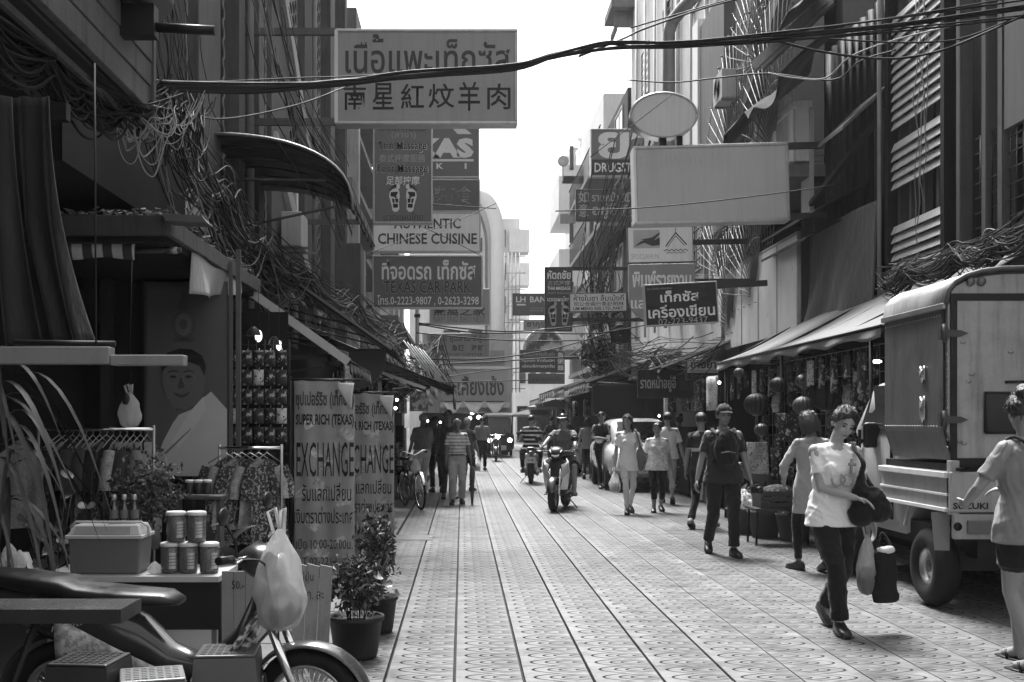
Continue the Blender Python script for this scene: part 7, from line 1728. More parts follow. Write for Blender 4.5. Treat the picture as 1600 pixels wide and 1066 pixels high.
        if vox < .0105 and not bald:
            rg = random.Random(int(sd * 99))
            for i in range(260 if hair == 'full' else 150):
                u, v = rg.random(), rg.uniform(.05, .98); p0 = hs(u, v); q0 = hs(u + rg.uniform(-.03, .03), min(1.12, v + rg.uniform(.1, .25)))
                ou = (p0 - HD((0, 0, 1.60))).normalized() * rg.uniform(.004, .020); hm.tube([p0 - ou * .3, lerp(p0, q0, .5) + ou, q0 + ou * rg.uniform(.1, 1)], [.0035, .003, .0008], 3, False)
        obj("hair", hm, hairm, t, local=True)
        if hair == 'long':
            hl = MB()
            def lf(u, v):
                az = lerp(R(70), R(290), u); z = lerp(1.63, 1.22, v); rr = lerp(.08, .085, v); yy = lerp(0, .05, v)
                return HD((rr * 1.05 * math.sin(az), yy - rr * math.cos(az) * 1.05, z)) + Vector((.01 * math.sin(u * 25), 0, 0))
            hl.sheet(lf, 26, 12, None); obj("long_hair", hl, hairm, t, local=True)
        if hair == 'bob':
            hl = MB()
            def bf(u, v):
                az = lerp(R(58), R(302), u); z = lerp(1.66, 1.45, v); rr = .088 + .018 * math.sin(v * 2.6)
                return HD((rr * math.sin(az), .004 - rr * 1.08 * math.cos(az), z + .012 * math.sin(u * 19)))
            hl.sheet(bf, 26, 10, None); obj("long_hair", hl, hairm, t, local=True)
        if hair == 'bun':
            obj("hair_bun", MB().ell(HD((0, .06, 1.725)), (.052 * s, .05 * s, .045 * s), MH).ell(HD((.02, .07, 1.71)), (.035 * s, .055 * s, .035 * s), MH), hairm, t, local=True)
            obj("ponytail_strand", MB().tube([HD((0, .085, 1.66)), HD((.03, .1, 1.6)), HD((.045, .09, 1.53))], [.012 * s, .01 * s, .003 * s], 6), hairm, t, local=True)
    # shirt
    if shirt:
        sm = MB(); hem = shirt.get('hem', .86); ft = shirt.get('fit', 1.0); gi = .014 * s
        Wf = W * ft
        lo = [(PV + Vector((0, 0, (hem - .93) * s)), .186 * s * Wf + gi, .136 * s * Wf + gi), (PV + Vector((0, 0, -.03 * s)), .180 * s * Wf + gi, .130 * s * Wf + gi)] if hem < .9 else []
        rs = lo + [(PV + Vector((0, 0, .03 * s)), .166 * s * Wf + gi, .120 * s * Wf + gi), (T((0, .0, 1.08)), .138 * s * Wf + gi, .10 * s * Wf + gi, ML), (T((0, -.008, 1.24)), .152 * s * Wf + gi, .112 * s * Wf + gi, ML), (T((0, .006, 1.35)), .158 * s * W + gi, .095 * s * W + gi * .6, ML), (T((0, .012, 1.412)), .112 * s + gi, .066 * s + gi * .4, ML), (T((0, .012, 1.437)), .062 * s, .056 * s, ML)]
        rings(sm, rs, 20); limb(sm, [sh[0], T((0, .012, 1.392)), sh[1]], [.05 * s, .060 * s, .05 * s])
        if shirt.get('bust'):
            for q in (-1, 1): sm.ell(T((q * .065, -.10, 1.24)), (.062 * s, .05 * s, .06 * s), ML)
        if shirt.get('belly'): sm.ell(T((0, -.06, 1.06)), (.13 * s * W, .10 * s * W, .13 * s), ML)
        sl = shirt.get('sleeve', .55)
        for i, q in enumerate((-1, 1)):
            if sl <= 0: continue
            pts = [sh[i], lerp(sh[i], elb[i], min(1, sl) * .5), lerp(sh[i], elb[i], min(1, sl))]; rr = [.052 * s * W ** .5, .058 * s * W ** .5, .064 * s * W ** .5]
            if sl > 1: pts.append(lerp(elb[i], wri[i], .5)); pts.append(lerp(elb[i], wri[i], min(.97, sl - 1))); rr[1:] = [.058 * s, .052 * s, .046 * s, .038 * s]
            limb(sm, pts, rr, 12) if sl > 1 else sm.tube(pts, rr, 14)
            if sl <= 1: sm.ell(pts[0], rr[0], None, 12, 8)
        remesh("shirt", sm, shirt['mat'], t, vox, 3, shirt.get('fold', .011) * s, sd)
        if shirt.get('collar'):
            obj("collar", MB().sheet(lambda u, v: T((.068 * math.sin(u * 6.28), .01 - .07 * math.cos(u * 6.28), 1.425 + .03 * v - .03 * max(0, math.cos(u * 6.28)) ** 2)) + Vector((0, 0, 0)), 20, 2, (0, 0, .004)), shirt.get('collarm', shirt['mat']), t, local=True)
    if legs:
        lm = MB(); kind = legs.get('kind', 'long'); fl = legs.get('flare', 1.0)
        rings(lm, [(PV + Vector((0, 0, -.13 * s)), .155 * s * W, .115 * s * W), (PV + Vector((0, 0, -.04 * s)), .172 * s * W, .125 * s * W), (PV + Vector((0, 0, .06 * s)), .155 * s * W, .115 * s * W), (PV + Vector((0, 0, .10 * s)), .145 * s * W, .106 * s * W)], 18)
        for i in (0, 1):
            h0 = hip[i]; k_, a_ = kn[i], an[i]
            if kind == 'long': pts = [h0, lerp(h0, k_, .5), k_, lerp(k_, a_, .5), lerp(k_, a_, .93)]; rr = [.098, .088 * fl ** .3, .068 * fl ** .5, .062 * fl, .058 * fl]
            elif kind == 'capri': pts = [h0, lerp(h0, k_, .5), k_, lerp(k_, a_, .35), lerp(k_, a_, .6)]; rr = [.098, .086, .066, .062, .058]
            elif kind == 'slim': pts = [h0, lerp(h0, k_, .5), k_, lerp(k_, a_, .5), lerp(k_, a_, .92)]; rr = [.095, .078, .057, .055, .042]
            else: f_ = legs.get('len', .8); pts = [h0, lerp(h0, k_, f_ * .5), lerp(h0, k_, f_ * .85), lerp(h0, k_, f_)]; rr = [.10, .098, .095, .094]
            rr = [r * s * W ** .7 for r in rr]
            lm.tube(pts, rr, 16); lm.ell(pts[0], rr[0], None, 12, 8)
            for p, r in zip(pts[1:-1], rr[1:-1]): lm.ell(p, r * .99, None, 12, 8)
        remesh({'shorts': "shorts"}.get(kind, "trousers"), lm, legs['mat'], t, vox, 3, legs.get('fold', .010) * s, sd + 3, 8)
    for i in (0, 1):
        a_, fd = an[i], J['fd'][i]; sd_ = fd.cross(Vector((0, 0, 1))).normalized(); up = sd_.cross(fd)
        m = Matrix((sd_, fd, up)).transposed()
        def sp(x, y, z): return a_ + m @ Vector((x * s, y * s, (z - .085) * s))
        if shoe and shoe[0] == 'shoe':
            sh_ = MB(); vs = []
            secs = [(-.075, .035, .03, .034), (-.05, .05, .05, .04), (.0, .055, .055, .042), (.06, .04, .042, .046), (.12, .034, .034, .05), (.17, .028, .028, .042), (.195, .022, .018, .024)]
            loft(sh_, [(y, zc, hz, hy) for y, zc, hz, hy in secs], 14, 2.5, True, 'y'); sh_.v = [tuple(sp(*v)) for v in sh_.v]
            so = obj("shoe", sh_, shoe[1], t, local=True)
            sl_ = MB(); loft(sl_, [(-.08, .008, .01, .033), (0, .008, .01, .044), (.1, .008, .01, .052), (.2, .008, .01, .03)], 12, 4, True, 'y'); sl_.v = [tuple(sp(*v)) for v in sl_.v]
            obj("sole", sl_, shoe[2] if len(shoe) > 2 else RUBBER, so, local=True)
        elif shoe:
            sl_ = MB(); loft(sl_, [(-.075, .002, .014, .034), (0, .002, .012, .04), (.11, .002, .011, .05), (.195, .002, .01, .034)], 14, 3.4, True, 'y'); sl_.v = [tuple(sp(*v)) for v in sl_.v]
            so = obj("sandal", sl_, shoe[1], t, local=True)
            obj("strap", MB().tube([sp(-.046, .06, .01), sp(-.03, .09, .055), sp(0.0, .125, .045), sp(.03, .09, .055), sp(.046, .06, .01)], .009 * s, 6), shoe[1], so, local=True)
    J['obj'] = t; J['s'] = s
    Mw = Matrix.Translation(Vector(loc)) @ Matrix.Rotation(rz, 4, 'Z'); J['w'] = lambda p: Mw @ Vector(p)
    return J
def pil(px, Y): return (XX(px, Y), Y, 0)
WALK1 = [(-.08, -.26, .0), (.08, .25, .05, .1, -1, -.35)]; WALK2 = [(-.08, .25, .05, -.1, -1, -.35), (.08, -.26, 0)]; STAND = [(-.1, -.02, 0), (.1, .04, 0)]
BLK = cloth_mat("black_trousers", .012, .2, .5); DKC = cloth_mat("dark_shirt", .03, .2, .5); LGT = cloth_mat("light_shirt", .5, .08, .5); KHA = cloth_mat("khaki", .28, .1, .5); TEE = cloth_mat("white_tee", .66, .06, .5); GRY = cloth_mat("grey_shirt", .17, .12, .5)
SHB = ('shoe', M("black_shoe", .014, .4, 0, .2, 12, .1, 0, .5)); SND = ('sandal', M("black_sandal", .015, .5))
# --- woman in the white printed tee, nearest on the right
Y = 7.95
P15 = person("woman in a white printed tee with a black shoulder bag, carrying shopping bags", pil(1300, Y), R(6), 1.60, [(-.01, -.16, 0), (.06, .26, .07, .0, -1, -.5)], [(.07, -.235, 1.03), (.315, -.03, .80)], lean=R(4), side=R(2), head=(R(-2), R(14), R(14)), shirt=dict(mat=TEE, sleeve=.62, hem=.80, bust=1, fit=1.04), legs=dict(mat=BLK, kind='long', flare=1.18), hair='full', shoe=('shoe', SHB[1]), skin=SKINL, vox=.0085, elbow=[(-.6, .3, -1), (.5, .9, 0)], width=1.02)
tee = P15['obj']; T = P15['T']; PRN = M("print_grey", .26, .8)
def on_chest(x, z): return T((x, -.150 - .018 * math.cos(x * 9) + (.016 if z < 1.15 else 0), z))
for pts, r in (([(.03 + .05 * math.cos(a * .4), 1.17 + .045 * math.sin(a * .4)) for a in range(2, 15)], .008), ([(-.04 + .05 * math.cos(a * .4 + 2), 1.17 + .045 * math.sin(a * .4 + 2)) for a in range(2, 15)], .008), ([(.055, 1.33), (.055, 1.22)], .012), ([(.03, 1.29), (.085, 1.29)], .012)):
    obj("printed_mark", MB().tube([on_chest(*p) for p in pts], r, 5), PRN, tee, local=True)
hb = thing("shoulder_bag", "soft black shoulder bag on the woman in the white tee", "bag", P15['w'](T((.19, -.17, 1.0))))
BAGM = cloth_mat("black_bag", .013, .25, .8)
bb = MB(); bb.ell((0.02, 0, .0), (.14, .06, .13)); bb.ell((.07, 0, -.04), (.12, .065, .10)); bb.ell((-.04, 0, -.07), (.10, .06, .10)); bb.tube([(-.05, 0, .08), (-.04, .0, .17), (-.04, .0, .27)], [.06, .035, .018], 10)
remesh("pouch", bb, BAGM, hb, .012, 3, .012, 2)
shw = P15['w'](P15['sh'][1]) - wloc(hb)
obj("strap", MB().sheet(lambda u, v: (lambda c: (c.x + (v - .5) * .035, c.y, c.z))(smooth_path([(-.06, -.01, .16), (-.03, -.015, .28), shw + Vector((-.03, -.075, .02)), shw + Vector((-.02, .0, .075)), shw + Vector((0, .09, 0)), (.08, .1, .1)], 6)[min(30, int(u * 30))]), 30, 2, (0, -.006, 0)), BAGM, hb, local=True)
h2 = P15['w'](P15['hand'][1])
plastic_bag("translucent grey plastic bag carried low by the woman in the white tee", h2 + Vector((-.05, -.04, -.01)), .16, .44, thin_plastic("grey_bag", .3, .85, .3), full=.6)
tote = thing("tote_bag", "black tote bag with pale contents carried by the woman in the white tee", "tote bag", h2 + Vector((.07, -.05, -.12)), R(12))
k = MB(); rings(k, [((0, 0, -.38), .085, .03), ((.01, 0, -.36), .105, .05), ((.005, 0, -.2), .10, .06), ((0, 0, -.02), .088, .05), ((0, 0, 0), .085, .045)], 20); remesh("cloth_bag", k, M("tote_black", .012, .8, 0, .2, 8, .2), tote, .012, 2, .014, 6)
obj("handle", MB().tube(smooth_path([(-.06, 0, -.01), (-.05, 0, .06), (-.02, .0, .12), (.03, 0, .06), (.06, 0, -.01)], 4), .008, 5), BAGM, tote, local=True)
k = MB(); k.ell((0, -.01, 0), (.072, .045, .035)); remesh("pale_contents", k, cloth_mat("white_contents", .6), tote, .01, 2, .012, 8)
# --- woman seen from behind at the right edge
Y = 6.75
P16 = person("woman with a hair bun seen from behind in grey tee and dark shorts", pil(1606, Y), R(196), 1.66, [(-.10, -.18, 0, -.1, -1), (.10, .16, 0, .1, -1)], [(-.16, -.34, 1.10), (.20, -.30, 1.02)], lean=R(3), head=(R(-25), R(8), 0), shirt=dict(mat=GRY, sleeve=.75, hem=.78, fit=1.1), legs=dict(mat=BLK, kind='shorts', len=.62), hair='bun', shoe=SND, skin=SKIN, vox=.009, width=1.08, elbow=[(-.8, .5, -.5), (.8, .5, -.5)])
cs = thing("cross_body_strap", "dark strap with a small bag worn across the back of the woman in grey tee", "bag", P16['w'](P16['T']((0, 0, 1.2))))
T6 = P16['T']
def b6(p): return P16['w'](T6(p)) - wloc(cs)
obj("strap", MB().tube(smooth_path([b6((.10, -.04, 1.43)), b6((.10, .05, 1.435)), b6((.06, .142, 1.34)), b6((-.04, .16, 1.15)), b6((-.16, .10, .95)), b6((-.20, .0, .88))], 5), .013, 6), BAGM, cs, local=True)
obj("pouch", MB().ell(b6((-.22, -.04, .84)), (.05, .1, .09)), BAGM, cs, local=True)
# --- capped man with front pack and camera
Y = 12.5
P13 = person("man in a dark cap with a backpack worn on his chest", pil(1130, Y), R(-4), 1.68, [(-.14, .20, .05, -.1, -1, -.3), (.09, -.18, 0)], [(-.32, -.08, .80), (.30, -.12, .81)], head=(R(10), R(4), 0), shirt=dict(mat=DKC, sleeve=.75, hem=.82, collar=1, collarm=cloth_mat("pale_collar", .3), fit=1.08), legs=dict(mat=cloth_mat("dark_trousers", .018), kind='long', flare=1.05), hair='short', shoe=SHB, skin=SKIN, vox=.009, width=1.1, curl=1.0)
cap = thing("cap", "dark peaked cap on the man with the front backpack", "cap", P13['w'](P13['HD']((0, -.01, 1.66)))); H3 = P13['HD']; bse = wloc(cap)
def h3(x, y, z): return P13['w'](H3((x, y, z))) - bse
obj("dome", MB().sheet(lambda u, v: h3(.084 * math.cos(u * 6.2832) * math.cos(v * 1.5), -.01 + .104 * math.sin(u * 6.2832) * math.cos(v * 1.5), 1.638 + .085 * math.sin(v * 1.5)), 24, 8), cloth_mat("cap_cloth", .03), cap, local=True)
obj("peak", MB().sheet(lambda u, v: h3(lerp(-.07, .07, u), -.075 - .035 * math.sin(math.pi * u) - .07 * v * (.4 + .6 * math.sin(math.pi * u)), 1.648 - .018 * v - .02 * abs(u - .5)), 12, 4, (0, 0, .004)), cloth_mat("cap_cloth", .03), cap, local=True)
bp_ = thing("backpack", "black backpack worn on the chest of the capped man", "backpack", P13['w'](P13['T']((0, -.2, 1.2))))
k = MB(); k.ell((0, 0, 0), (.14, .09, .22)); k.ell((0, -.05, -.08), (.11, .06, .10)); remesh("pack", k, BAGM, bp_, .014, 3, .008, 1)
obj("pocket_zip", MB().tube([(-.08, -.105, -.03), (0, -.12, -.015), (.08, -.105, -.03)], .005, 5), STEEL, bp_, local=True)
for q in (-1, 1): obj("strap", MB().tube(smooth_path([Vector((q * .09, .0, .17)), P13['w'](P13['T']((q * .12, -.11, 1.40))) - wloc(bp_), P13['w'](P13['T']((q * .12, .01, 1.432))) - wloc(bp_), P13['w'](P13['T']((q * .13, .12, 1.36))) - wloc(bp_), P13['w'](P13['T']((q * .16, .1, 1.12))) - wloc(bp_), Vector((q * .11, .05, -.12))], 5), .018, 6), BAGM, bp_, local=True)
cmr = thing("camera_body", "black camera held at hip height by the capped man", "camera", P13['w'](P13['hand'][1]) + Vector((.05, -.04, -.02)))
obj("housing", MB().box(-.06, .06, -.03, .03, -.04, .04).box(-.025, .025, -.025, .02, .04, .06), BLACKP, cmr, local=True, bevel=.008)
obj("lens", MB().lathe([(0, -.13), (.035, -.13), (.038, -.03), (.034, 0)], (0.01, 0, 0), 16, 'y'), BLACKP, cmr, local=True)
# --- woman from behind in a long grey top, beside the lantern stall
Y = 11.1
P14 = person("woman seen from behind in a long pale grey top beside the lantern stall", pil(1268, Y), R(188), 1.60, [(-.09, .14, .03, -.1, -1, -.2), (.09, -.12, 0)], [(-.12, -.26, 1.06), (.22, -.2, .95)], head=(R(20), R(18), 0), shirt=dict(mat=cloth_mat("pale_grey_top", .3, .08), sleeve=1.1, hem=.62, fit=1.05), legs=dict(mat=BLK, kind='slim'), hair='bob', shoe=('shoe', SHB[1]), skin=SKIN, vox=.010, elbow=[(-.9, .4, -.4), (.9, .5, -.4)])
# --- man with banded sleeves walking away
Y = 15.6
person("man in a dark polo with pale banded sleeves walking away behind the capped man", pil(1096, Y), R(150), 1.62, WALK1, [(-.26, .05, .82), (.28, -.1, .82)], head=(R(40), R(5), 0), shirt=dict(mat=stripe_mat("banded_polo", .03, .4, .36, 2, .14), sleeve=.7, hem=.84), legs=dict(mat=BLK, kind='long'), hair='short', shoe=('shoe', M("grey_shoe", .2, .6)), skin=SKIN, vox=.011)
# --- pair of women walking towards the viewer
Y = 18.1
P8 = person("young woman with long dark hair in white shirt and pale trousers", pil(981, Y), R(4), 1.60, [(-.06, -.2, 0), (.08, .2, .05, .1, -1, -.35)], [(-.26, -.06, .68), (.26, -.06, .86)], head=(R(-38), 0, 0), shirt=dict(mat=TEE, sleeve=.75, hem=.74, bust=1, collar=1), legs=dict(mat=cloth_mat("cream_trousers", .52, .06), kind='slim'), hair='long', shoe=('shoe', SHB[1]), skin=SKINL, vox=.010)
plastic_bag("white plastic bag carried by the young woman in white", P8['w'](P8['hand'][0]) + Vector((-.02, -.05, -.02)), .19, .34, BAGW)
hb2 = thing("shoulder_bag", "large grey shoulder bag on the young woman in white", "bag", P8['w'](P8['T']((.22, -.02, 1.0))))
k = MB(); k.ell((0, 0, -.05), (.09, .12, .2)); remesh("pouch", k, cloth_mat("grey_bag_cloth", .13), hb2, .016, 3, .01, 4)
obj("strap", MB().tube(smooth_path([(0, -.08, .1), P8['w'](P8['sh'][1]) - wloc(hb2) + Vector((-.02, -.06, .05)), P8['w'](P8['sh'][1]) - wloc(hb2) + Vector((-.02, .06, .04)), (0, .08, .1)], 5), .015, 6), cloth_mat("grey_bag_cloth", .13), hb2, local=True)
P9 = person("older woman in a pale lace blouse and dark cropped trousers", pil(1027, 18.4), R(-2), 1.47, [(-.08, -.12, 0), (.09, .14, .03, .1, -1, -.2)], [(-.27, -.04, .78), (.28, -.02, .80)], head=(R(-20), 0, 0), shirt=dict(mat=pattern_mat("lace_blouse", .38, .56, 40, 'noise', .5), sleeve=.85, hem=.80, bust=1, fit=1.1), legs=dict(mat=BLK, kind='capri'), hair='short', shoe=SHB, skin=SKIN, vox=.011, width=1.08)
person("man in a white shirt walking away behind the older woman", pil(1043, 20.2), R(172), 1.66, WALK2, [(-.3, -.1, .85), (.3, .0, .82)], head=(R(10), 0, 0), shirt=dict(mat=LGT, sleeve=.8, hem=.84, fit=1.1), legs=dict(mat=KHA, kind='capri'), hair='short', shoe=SHB, skin=SKIN, vox=.012)
P7 = person("man in black walking and looking down at a phone", pil(940, 25), R(6), 1.72, WALK1, [(-.05, -.3, 1.12), (.1, -.28, 1.13)], head=(R(-15), R(16), 0), shirt=dict(mat=cloth_mat("black_tee", .014), sleeve=.6, hem=.84), legs=dict(mat=BLK, kind='slim'), hair='short', shoe=SHB, skin=SKIN, vox=.012, elbow=[(-.8, .4, -.5), (.8, .4, -.5)])
ph_ = thing("phone", "phone in the hands of the man in black", "phone", P7['w'](P7['hand'][0]) + Vector((.05, -.03, .02))); obj("case", MB().box(-.035, .035, -.005, .005, -.06, .07), WHITE, ph_, local=True, bevel=.004)
sb = thing("sling_bag", "pale sling bag strap and bag on the man in black", "bag", P7['w'](P7['T']((.2, -.06, 1.05)))); T7 = P7['T']
def b7(p): return P7['w'](T7(p)) - wloc(sb)
obj("strap", MB().tube(smooth_path([b7((.10, .0, 1.46)), b7((.11, -.1, 1.40)), b7((.15, -.155, 1.2)), b7((.18, -.12, 1.08))], 5), .022, 6), cloth_mat("pale_strap_cloth", .25), sb, local=True)
k = MB().ell(b7((.21, -.05, .95)), (.06, .1, .14)); obj("pouch", k, cloth_mat("grey_bag_cloth", .13), sb, local=True)
# --- riders
sc_m = rider_scooter.matrix_basis
pv = sc_m @ Vector((.15, 0, 0))
P5 = person("helmeted scooter rider in a grey tee facing the viewer", (pv.x, pv.y, 0), R(-15), 1.66, [(-.20, -.38, .26), (.24, -.34, .24)], [(-.33, -.74, 1.02), (.33, -.74, 1.02)], pelvis=(0, 0, .90), lean=R(8), head=(R(-8), 0, 0), shirt=dict(mat=cloth_mat("rider_tee", .10), sleeve=.7, hem=.9, belly=1, fit=1.12), legs=dict(mat=BLK, kind='shorts', len=.95), hair=None, shoe=SND, skin=SKIN, vox=.011, width=1.12, elbow=[(-.9, .3, -.3), (.9, .3, -.3)], curl=1.3, glasses=True, knee=[(-.35, -1, .5), (.35, -1, .5)])
hm = thing("helmet", "dark open helmet with white stripe on the scooter rider", "helmet", P5['w'](P5['HD']((0, -.01, 1.63)))); H5 = P5['HD']; b5 = wloc(hm)
def h5(p): return P5['w'](H5(p)) - b5
obj("shell", MB().sheet(lambda u, v: h5((.105 * math.sin(u * 6.2832) * math.cos(v * 1.57), -.0 - .122 * math.cos(u * 6.2832) * math.cos(v * 1.57), 1.60 - .07 * (1 - v) * (.5 - .5 * math.cos(u * 6.2832)) * .9 + .04 * (1 - v) * max(0, math.cos(u * 6.2832)) + .125 * math.sin(v * 1.57))), 28, 9), paint("helmet_dark", .02, .15), hm, local=True)
obj("visor", MB().sheet(lambda u, v: h5((.1 * math.sin(lerp(-1.2, 1.2, u)), -.05 - .10 * math.cos(lerp(-1.2, 1.2, u)) - .02 * v, 1.665 - .012 * v)), 12, 2, (0, 0, .004)), GREYP, hm, local=True)
rs_m = rear_scooter.matrix_basis; pv = rs_m @ Vector((.15, 0, 0))
person("scooter rider seen from behind in a dark and pale banded shirt", (pv.x, pv.y, 0), R(176), 1.68, [(-.20, -.30, .27), (.20, -.30, .27)], [(-.33, -.72, 1.02), (.33, -.72, 1.02)], pelvis=(0, 0, .90), lean=R(6), shirt=dict(mat=stripe_mat("banded_shirt", .02, .55, .105, 2, .38), sleeve=.8, hem=.84, fit=1.1), legs=dict(mat=BLK, kind='long'), hair='short', shoe=SHB, skin=SKIN, vox=.013, width=1.1, knee=[(-.35, -1, .5), (.35, -1, .5)])
# --- men on the left
Y = 20.1
P1 = person("old man in a striped polo shirt walking with a closed umbrella", pil(714, Y), R(2), 1.56, [(-.09, -.12, 0), (.10, .10, .02, .12, -1, -.1)], [(-.23, -.14, .74), (.28, -.08, .84)], head=(0, R(2), 0), shirt=dict(mat=stripe_mat("striped_polo", .22, .46, .06, 2, .6), sleeve=.75, hem=.93, collar=1, belly=1, fit=1.08), legs=dict(mat=KHA, kind='long', flare=1.25), hair='bald', hairm=HAIRG, shoe=SHB, skin=SKIND, vox=.010, width=1.06, curl=.3)
obj("belt", MB().tube([P1['T']((.172 * math.cos(a * .42), -.01 + .128 * math.sin(a * .42), .985)) for a in range(16)], .014, 6), BLACKP, P1['obj'], local=True)
um = thing("umbrella", "closed dark umbrella held point down by the old man", "umbrella", P1['w'](P1['hand'][1]) + Vector((.02, -.02, 0)))
obj("canopy", MB().lathe([(.012, .0), (.045, -.04), (.05, -.2), (.035, -.5), (.012, -.78), (0, -.79)], (.0, 0, 0), 12), cloth_mat("umbrella_cloth", .06), um, local=True); obj("handle", MB().tube([(0, 0, 0), (0, 0, .12), (.03, 0, .16), (.06, 0, .13)], .012, 7), WOOD, um, local=True); obj("tip", MB().tube([(0, 0, -.78), (0, 0, -.86)], .006, 5), STEEL, um, local=True)
P2 = person("grey haired man in pale trousers standing by the bicycle", pil(660, 22.4), R(205), 1.66, [(-.12, -.18, 0), (.12, .14, 0)], [(-.22, -.22, .90), (.26, -.12, .84)], head=(R(-55), R(12), 0), shirt=dict(mat=GRY, sleeve=.85, hem=.92, fit=1.12), legs=dict(mat=LGT, kind='long', flare=1.1), hair='short', hairm=HAIRG, shoe=SHB, skin=SKIND, vox=.012, width=1.1)
obj("belt", MB().tube([P2['T']((.172 * math.cos(a * .42), -.0 + .13 * math.sin(a * .42), .985)) for a in range(16)], .014, 6), BLACKP, P2['obj'], local=True)
person("stooping man in a dark shirt beside the grey haired man", pil(683, 23.6), R(190), 1.7, STAND, [(-.2, -.3, .9), (.2, -.3, .9)], lean=R(24), head=(0, R(25), 0), shirt=dict(mat=cloth_mat("slate_shirt", .07), sleeve=.8, hem=.9), legs=dict(mat=BLK, kind='long'), hair='short', shoe=SHB, skin=SKIND, vox=.013)
person("tall man in dark clothes just behind the old man with the umbrella", pil(701, 21.6), R(10), 1.72, STAND, [(-.27, -.05, .82), (.24, -.14, .86)], head=(R(-20), 0, 0), shirt=dict(mat=DKC, sleeve=1.9, hem=.84), legs=dict(mat=BLK, kind='long'), hair='short', shoe=SHB, skin=SKIND, vox=.013)
person("man in a pale cap and dark vest half hidden behind the old man", pil(730, 24), R(160), 1.58, STAND, [(-.27, -.05, .82), (.26, -.1, .82)], shirt=dict(mat=cloth_mat("slate_shirt", .07), sleeve=.7, hem=.84), legs=dict(mat=BLK, kind='long'), hair='short', hairm=HAIRG, shoe=SHB, skin=SKIN, vox=.014)
P4 = person("man in grey shirt walking away down the street beyond the old man", pil(753, 34), R(176), 1.64, WALK1, [(-.3, -.05, .8), (.3, -.05, .72)], head=(R(-5), 0, 0), shirt=dict(mat=GRY, sleeve=.8, hem=.92, fit=1.1), legs=dict(mat=BLK, kind='long'), hair='short', shoe=SHB, skin=SKIN, vox=.014, width=1.08)
plastic_bag("pale plastic bag in the hand of the man walking away", P4['w'](P4['hand'][1]) + Vector((-.02, -.05, -.01)), .26, .42, BAGW)
plastic_bag("clear plastic bag hanging beside the umbrella of the old man", (XX(744, 26), 26, .72), .24, .38, thin_plastic("clear_wrap", .75, .5, .1))
for i, (px, y, rz, lab, m1, hr) in enumerate(((1061, 24.6, 200, "woman with dark tied hair standing in the shade beyond the white car", DKC, 'bun'), (884, 34, 20, "man standing in the shade behind the parked motorbikes", cloth_mat("slate_shirt", .07), 'short'), (918, 29, 170, "person in a pale grey top walking beside the man in black", cloth_mat("mid_grey_top", .2), 'bob'), (862, 40, 185, "person walking away far down the street by the awnings", DKC, 'short'), (838, 52, 10, "small distant figure standing near the end of the street", GRY, 'short'))):
    person(lab, pil(px, y), R(rz), (1.62, 1.7, 1.6, 1.66, 1.66)[i], STAND if i % 2 else WALK1, None, shirt=dict(mat=m1, sleeve=.8, hem=.84), legs=dict(mat=BLK, kind='long'), hair=hr, shoe=SHB, skin=SKIN, vox=.016)
# ================================================================ RIGHT STALLS, AWNINGS, CLUTTER
awning("long pale sloping awning over the lantern stall beside the truck", 10.7, 17.5, 5.45, 3.15, 4.05, 2.42, LTF, None, .1)
awning("dark awning with a bright lip above the wide dark banner", 21.4, 25.4, 5.5, 3.2, 3.85, 2.55, DKF, STRIP, .1, .04)
awning("broad dark awning above the man in black", 27.8, 32, 5.5, 3.3, 3.1, 2.5, DKF, STRIP, .2, .05)
awning("grey awning further along the right row behind the broad dark one", 32.6, 36.2, 5.5, 3.3, 3.0, 2.5, GRF, STRIP, .2, .05)
awning("striped awning far along the right row", 36.5, 43, 5.5, 3.3, 3.0, 2.55, stripe_mat("striped_awning2", .08, .4, .5, 1), STRIP, .25, .06)
awning("bright low awning near the end of the right row", 45, 54, 6.0, 3.4, 3.3, 2.5, LTF, STRIP, .3, .08)
awning("dark low awning at the far end of the right row", 56, 66, 6.4, 3.0, 3.5, 2.2, DKF, STRIP, .3, .08)
pn = thing("blank_hoarding", "large plain pale hoarding fixed flat along the right wall above the pale awning", "hoarding", (5.2, 17.1, 2.9))
obj("sheet", MB().box(5.18, 5.22, 17.12, 21.8, 2.92, 4.4), M("hoarding_pale", .62, .35, .1, .12, 1.5, .08, .25, .5), pn)
obj("frame", MB().box(5.17, 5.23, 17.08, 17.115, 2.88, 4.44).box(5.17, 5.23, 17.115, 21.8, 4.405, 4.44), SFR, pn)
for i in range(3): obj("seam", MB().box(5.172, 5.178, 18.2 + i * 1.15, 18.22 + i * 1.15, 2.93, 4.39), STEEL, pn)
ls = thing("lantern_stall", "dark stall frame hung with lanterns and wrapped goods beside the truck", "stall", (4.7, 13.5, 0))
obj("back_panel", MB().box(5.3, 5.4, 10.8, 18.6, 0, 2.6), VOID, ls); obj("far_panel", MB().box(4.15, 5.3, 17.3, 17.35, 0, 2.4), M("stall_dark", .02, .9), ls)
g = MB()
for i in range(30): g.tube([(4.6 + .6 * (i % 2) * 0, 11.2 + i * .2, .4), (4.6, 11.2 + i * .2, 2.35)], .005, 4)
for i in range(14): g.tube([(4.6, 11.2, .4 + i * .15), (4.6, 17.0, .4 + i * .15)], .005, 4)
o = obj("wire_grid", g, STEEL, ls); o['kind'] = 'stuff'
for x, y in ((4.1, 11.1), (4.1, 14.2), (4.12, 17.3)): obj("post", MB().tube([(x, y, 0), (x, y, 2.45)], .022, 8), DARKMETAL, ls)
obj("top_rail", MB().tube([(4.1, 11.1, 2.36), (4.12, 17.3, 2.36)], .018, 6), DARKMETAL, ls)
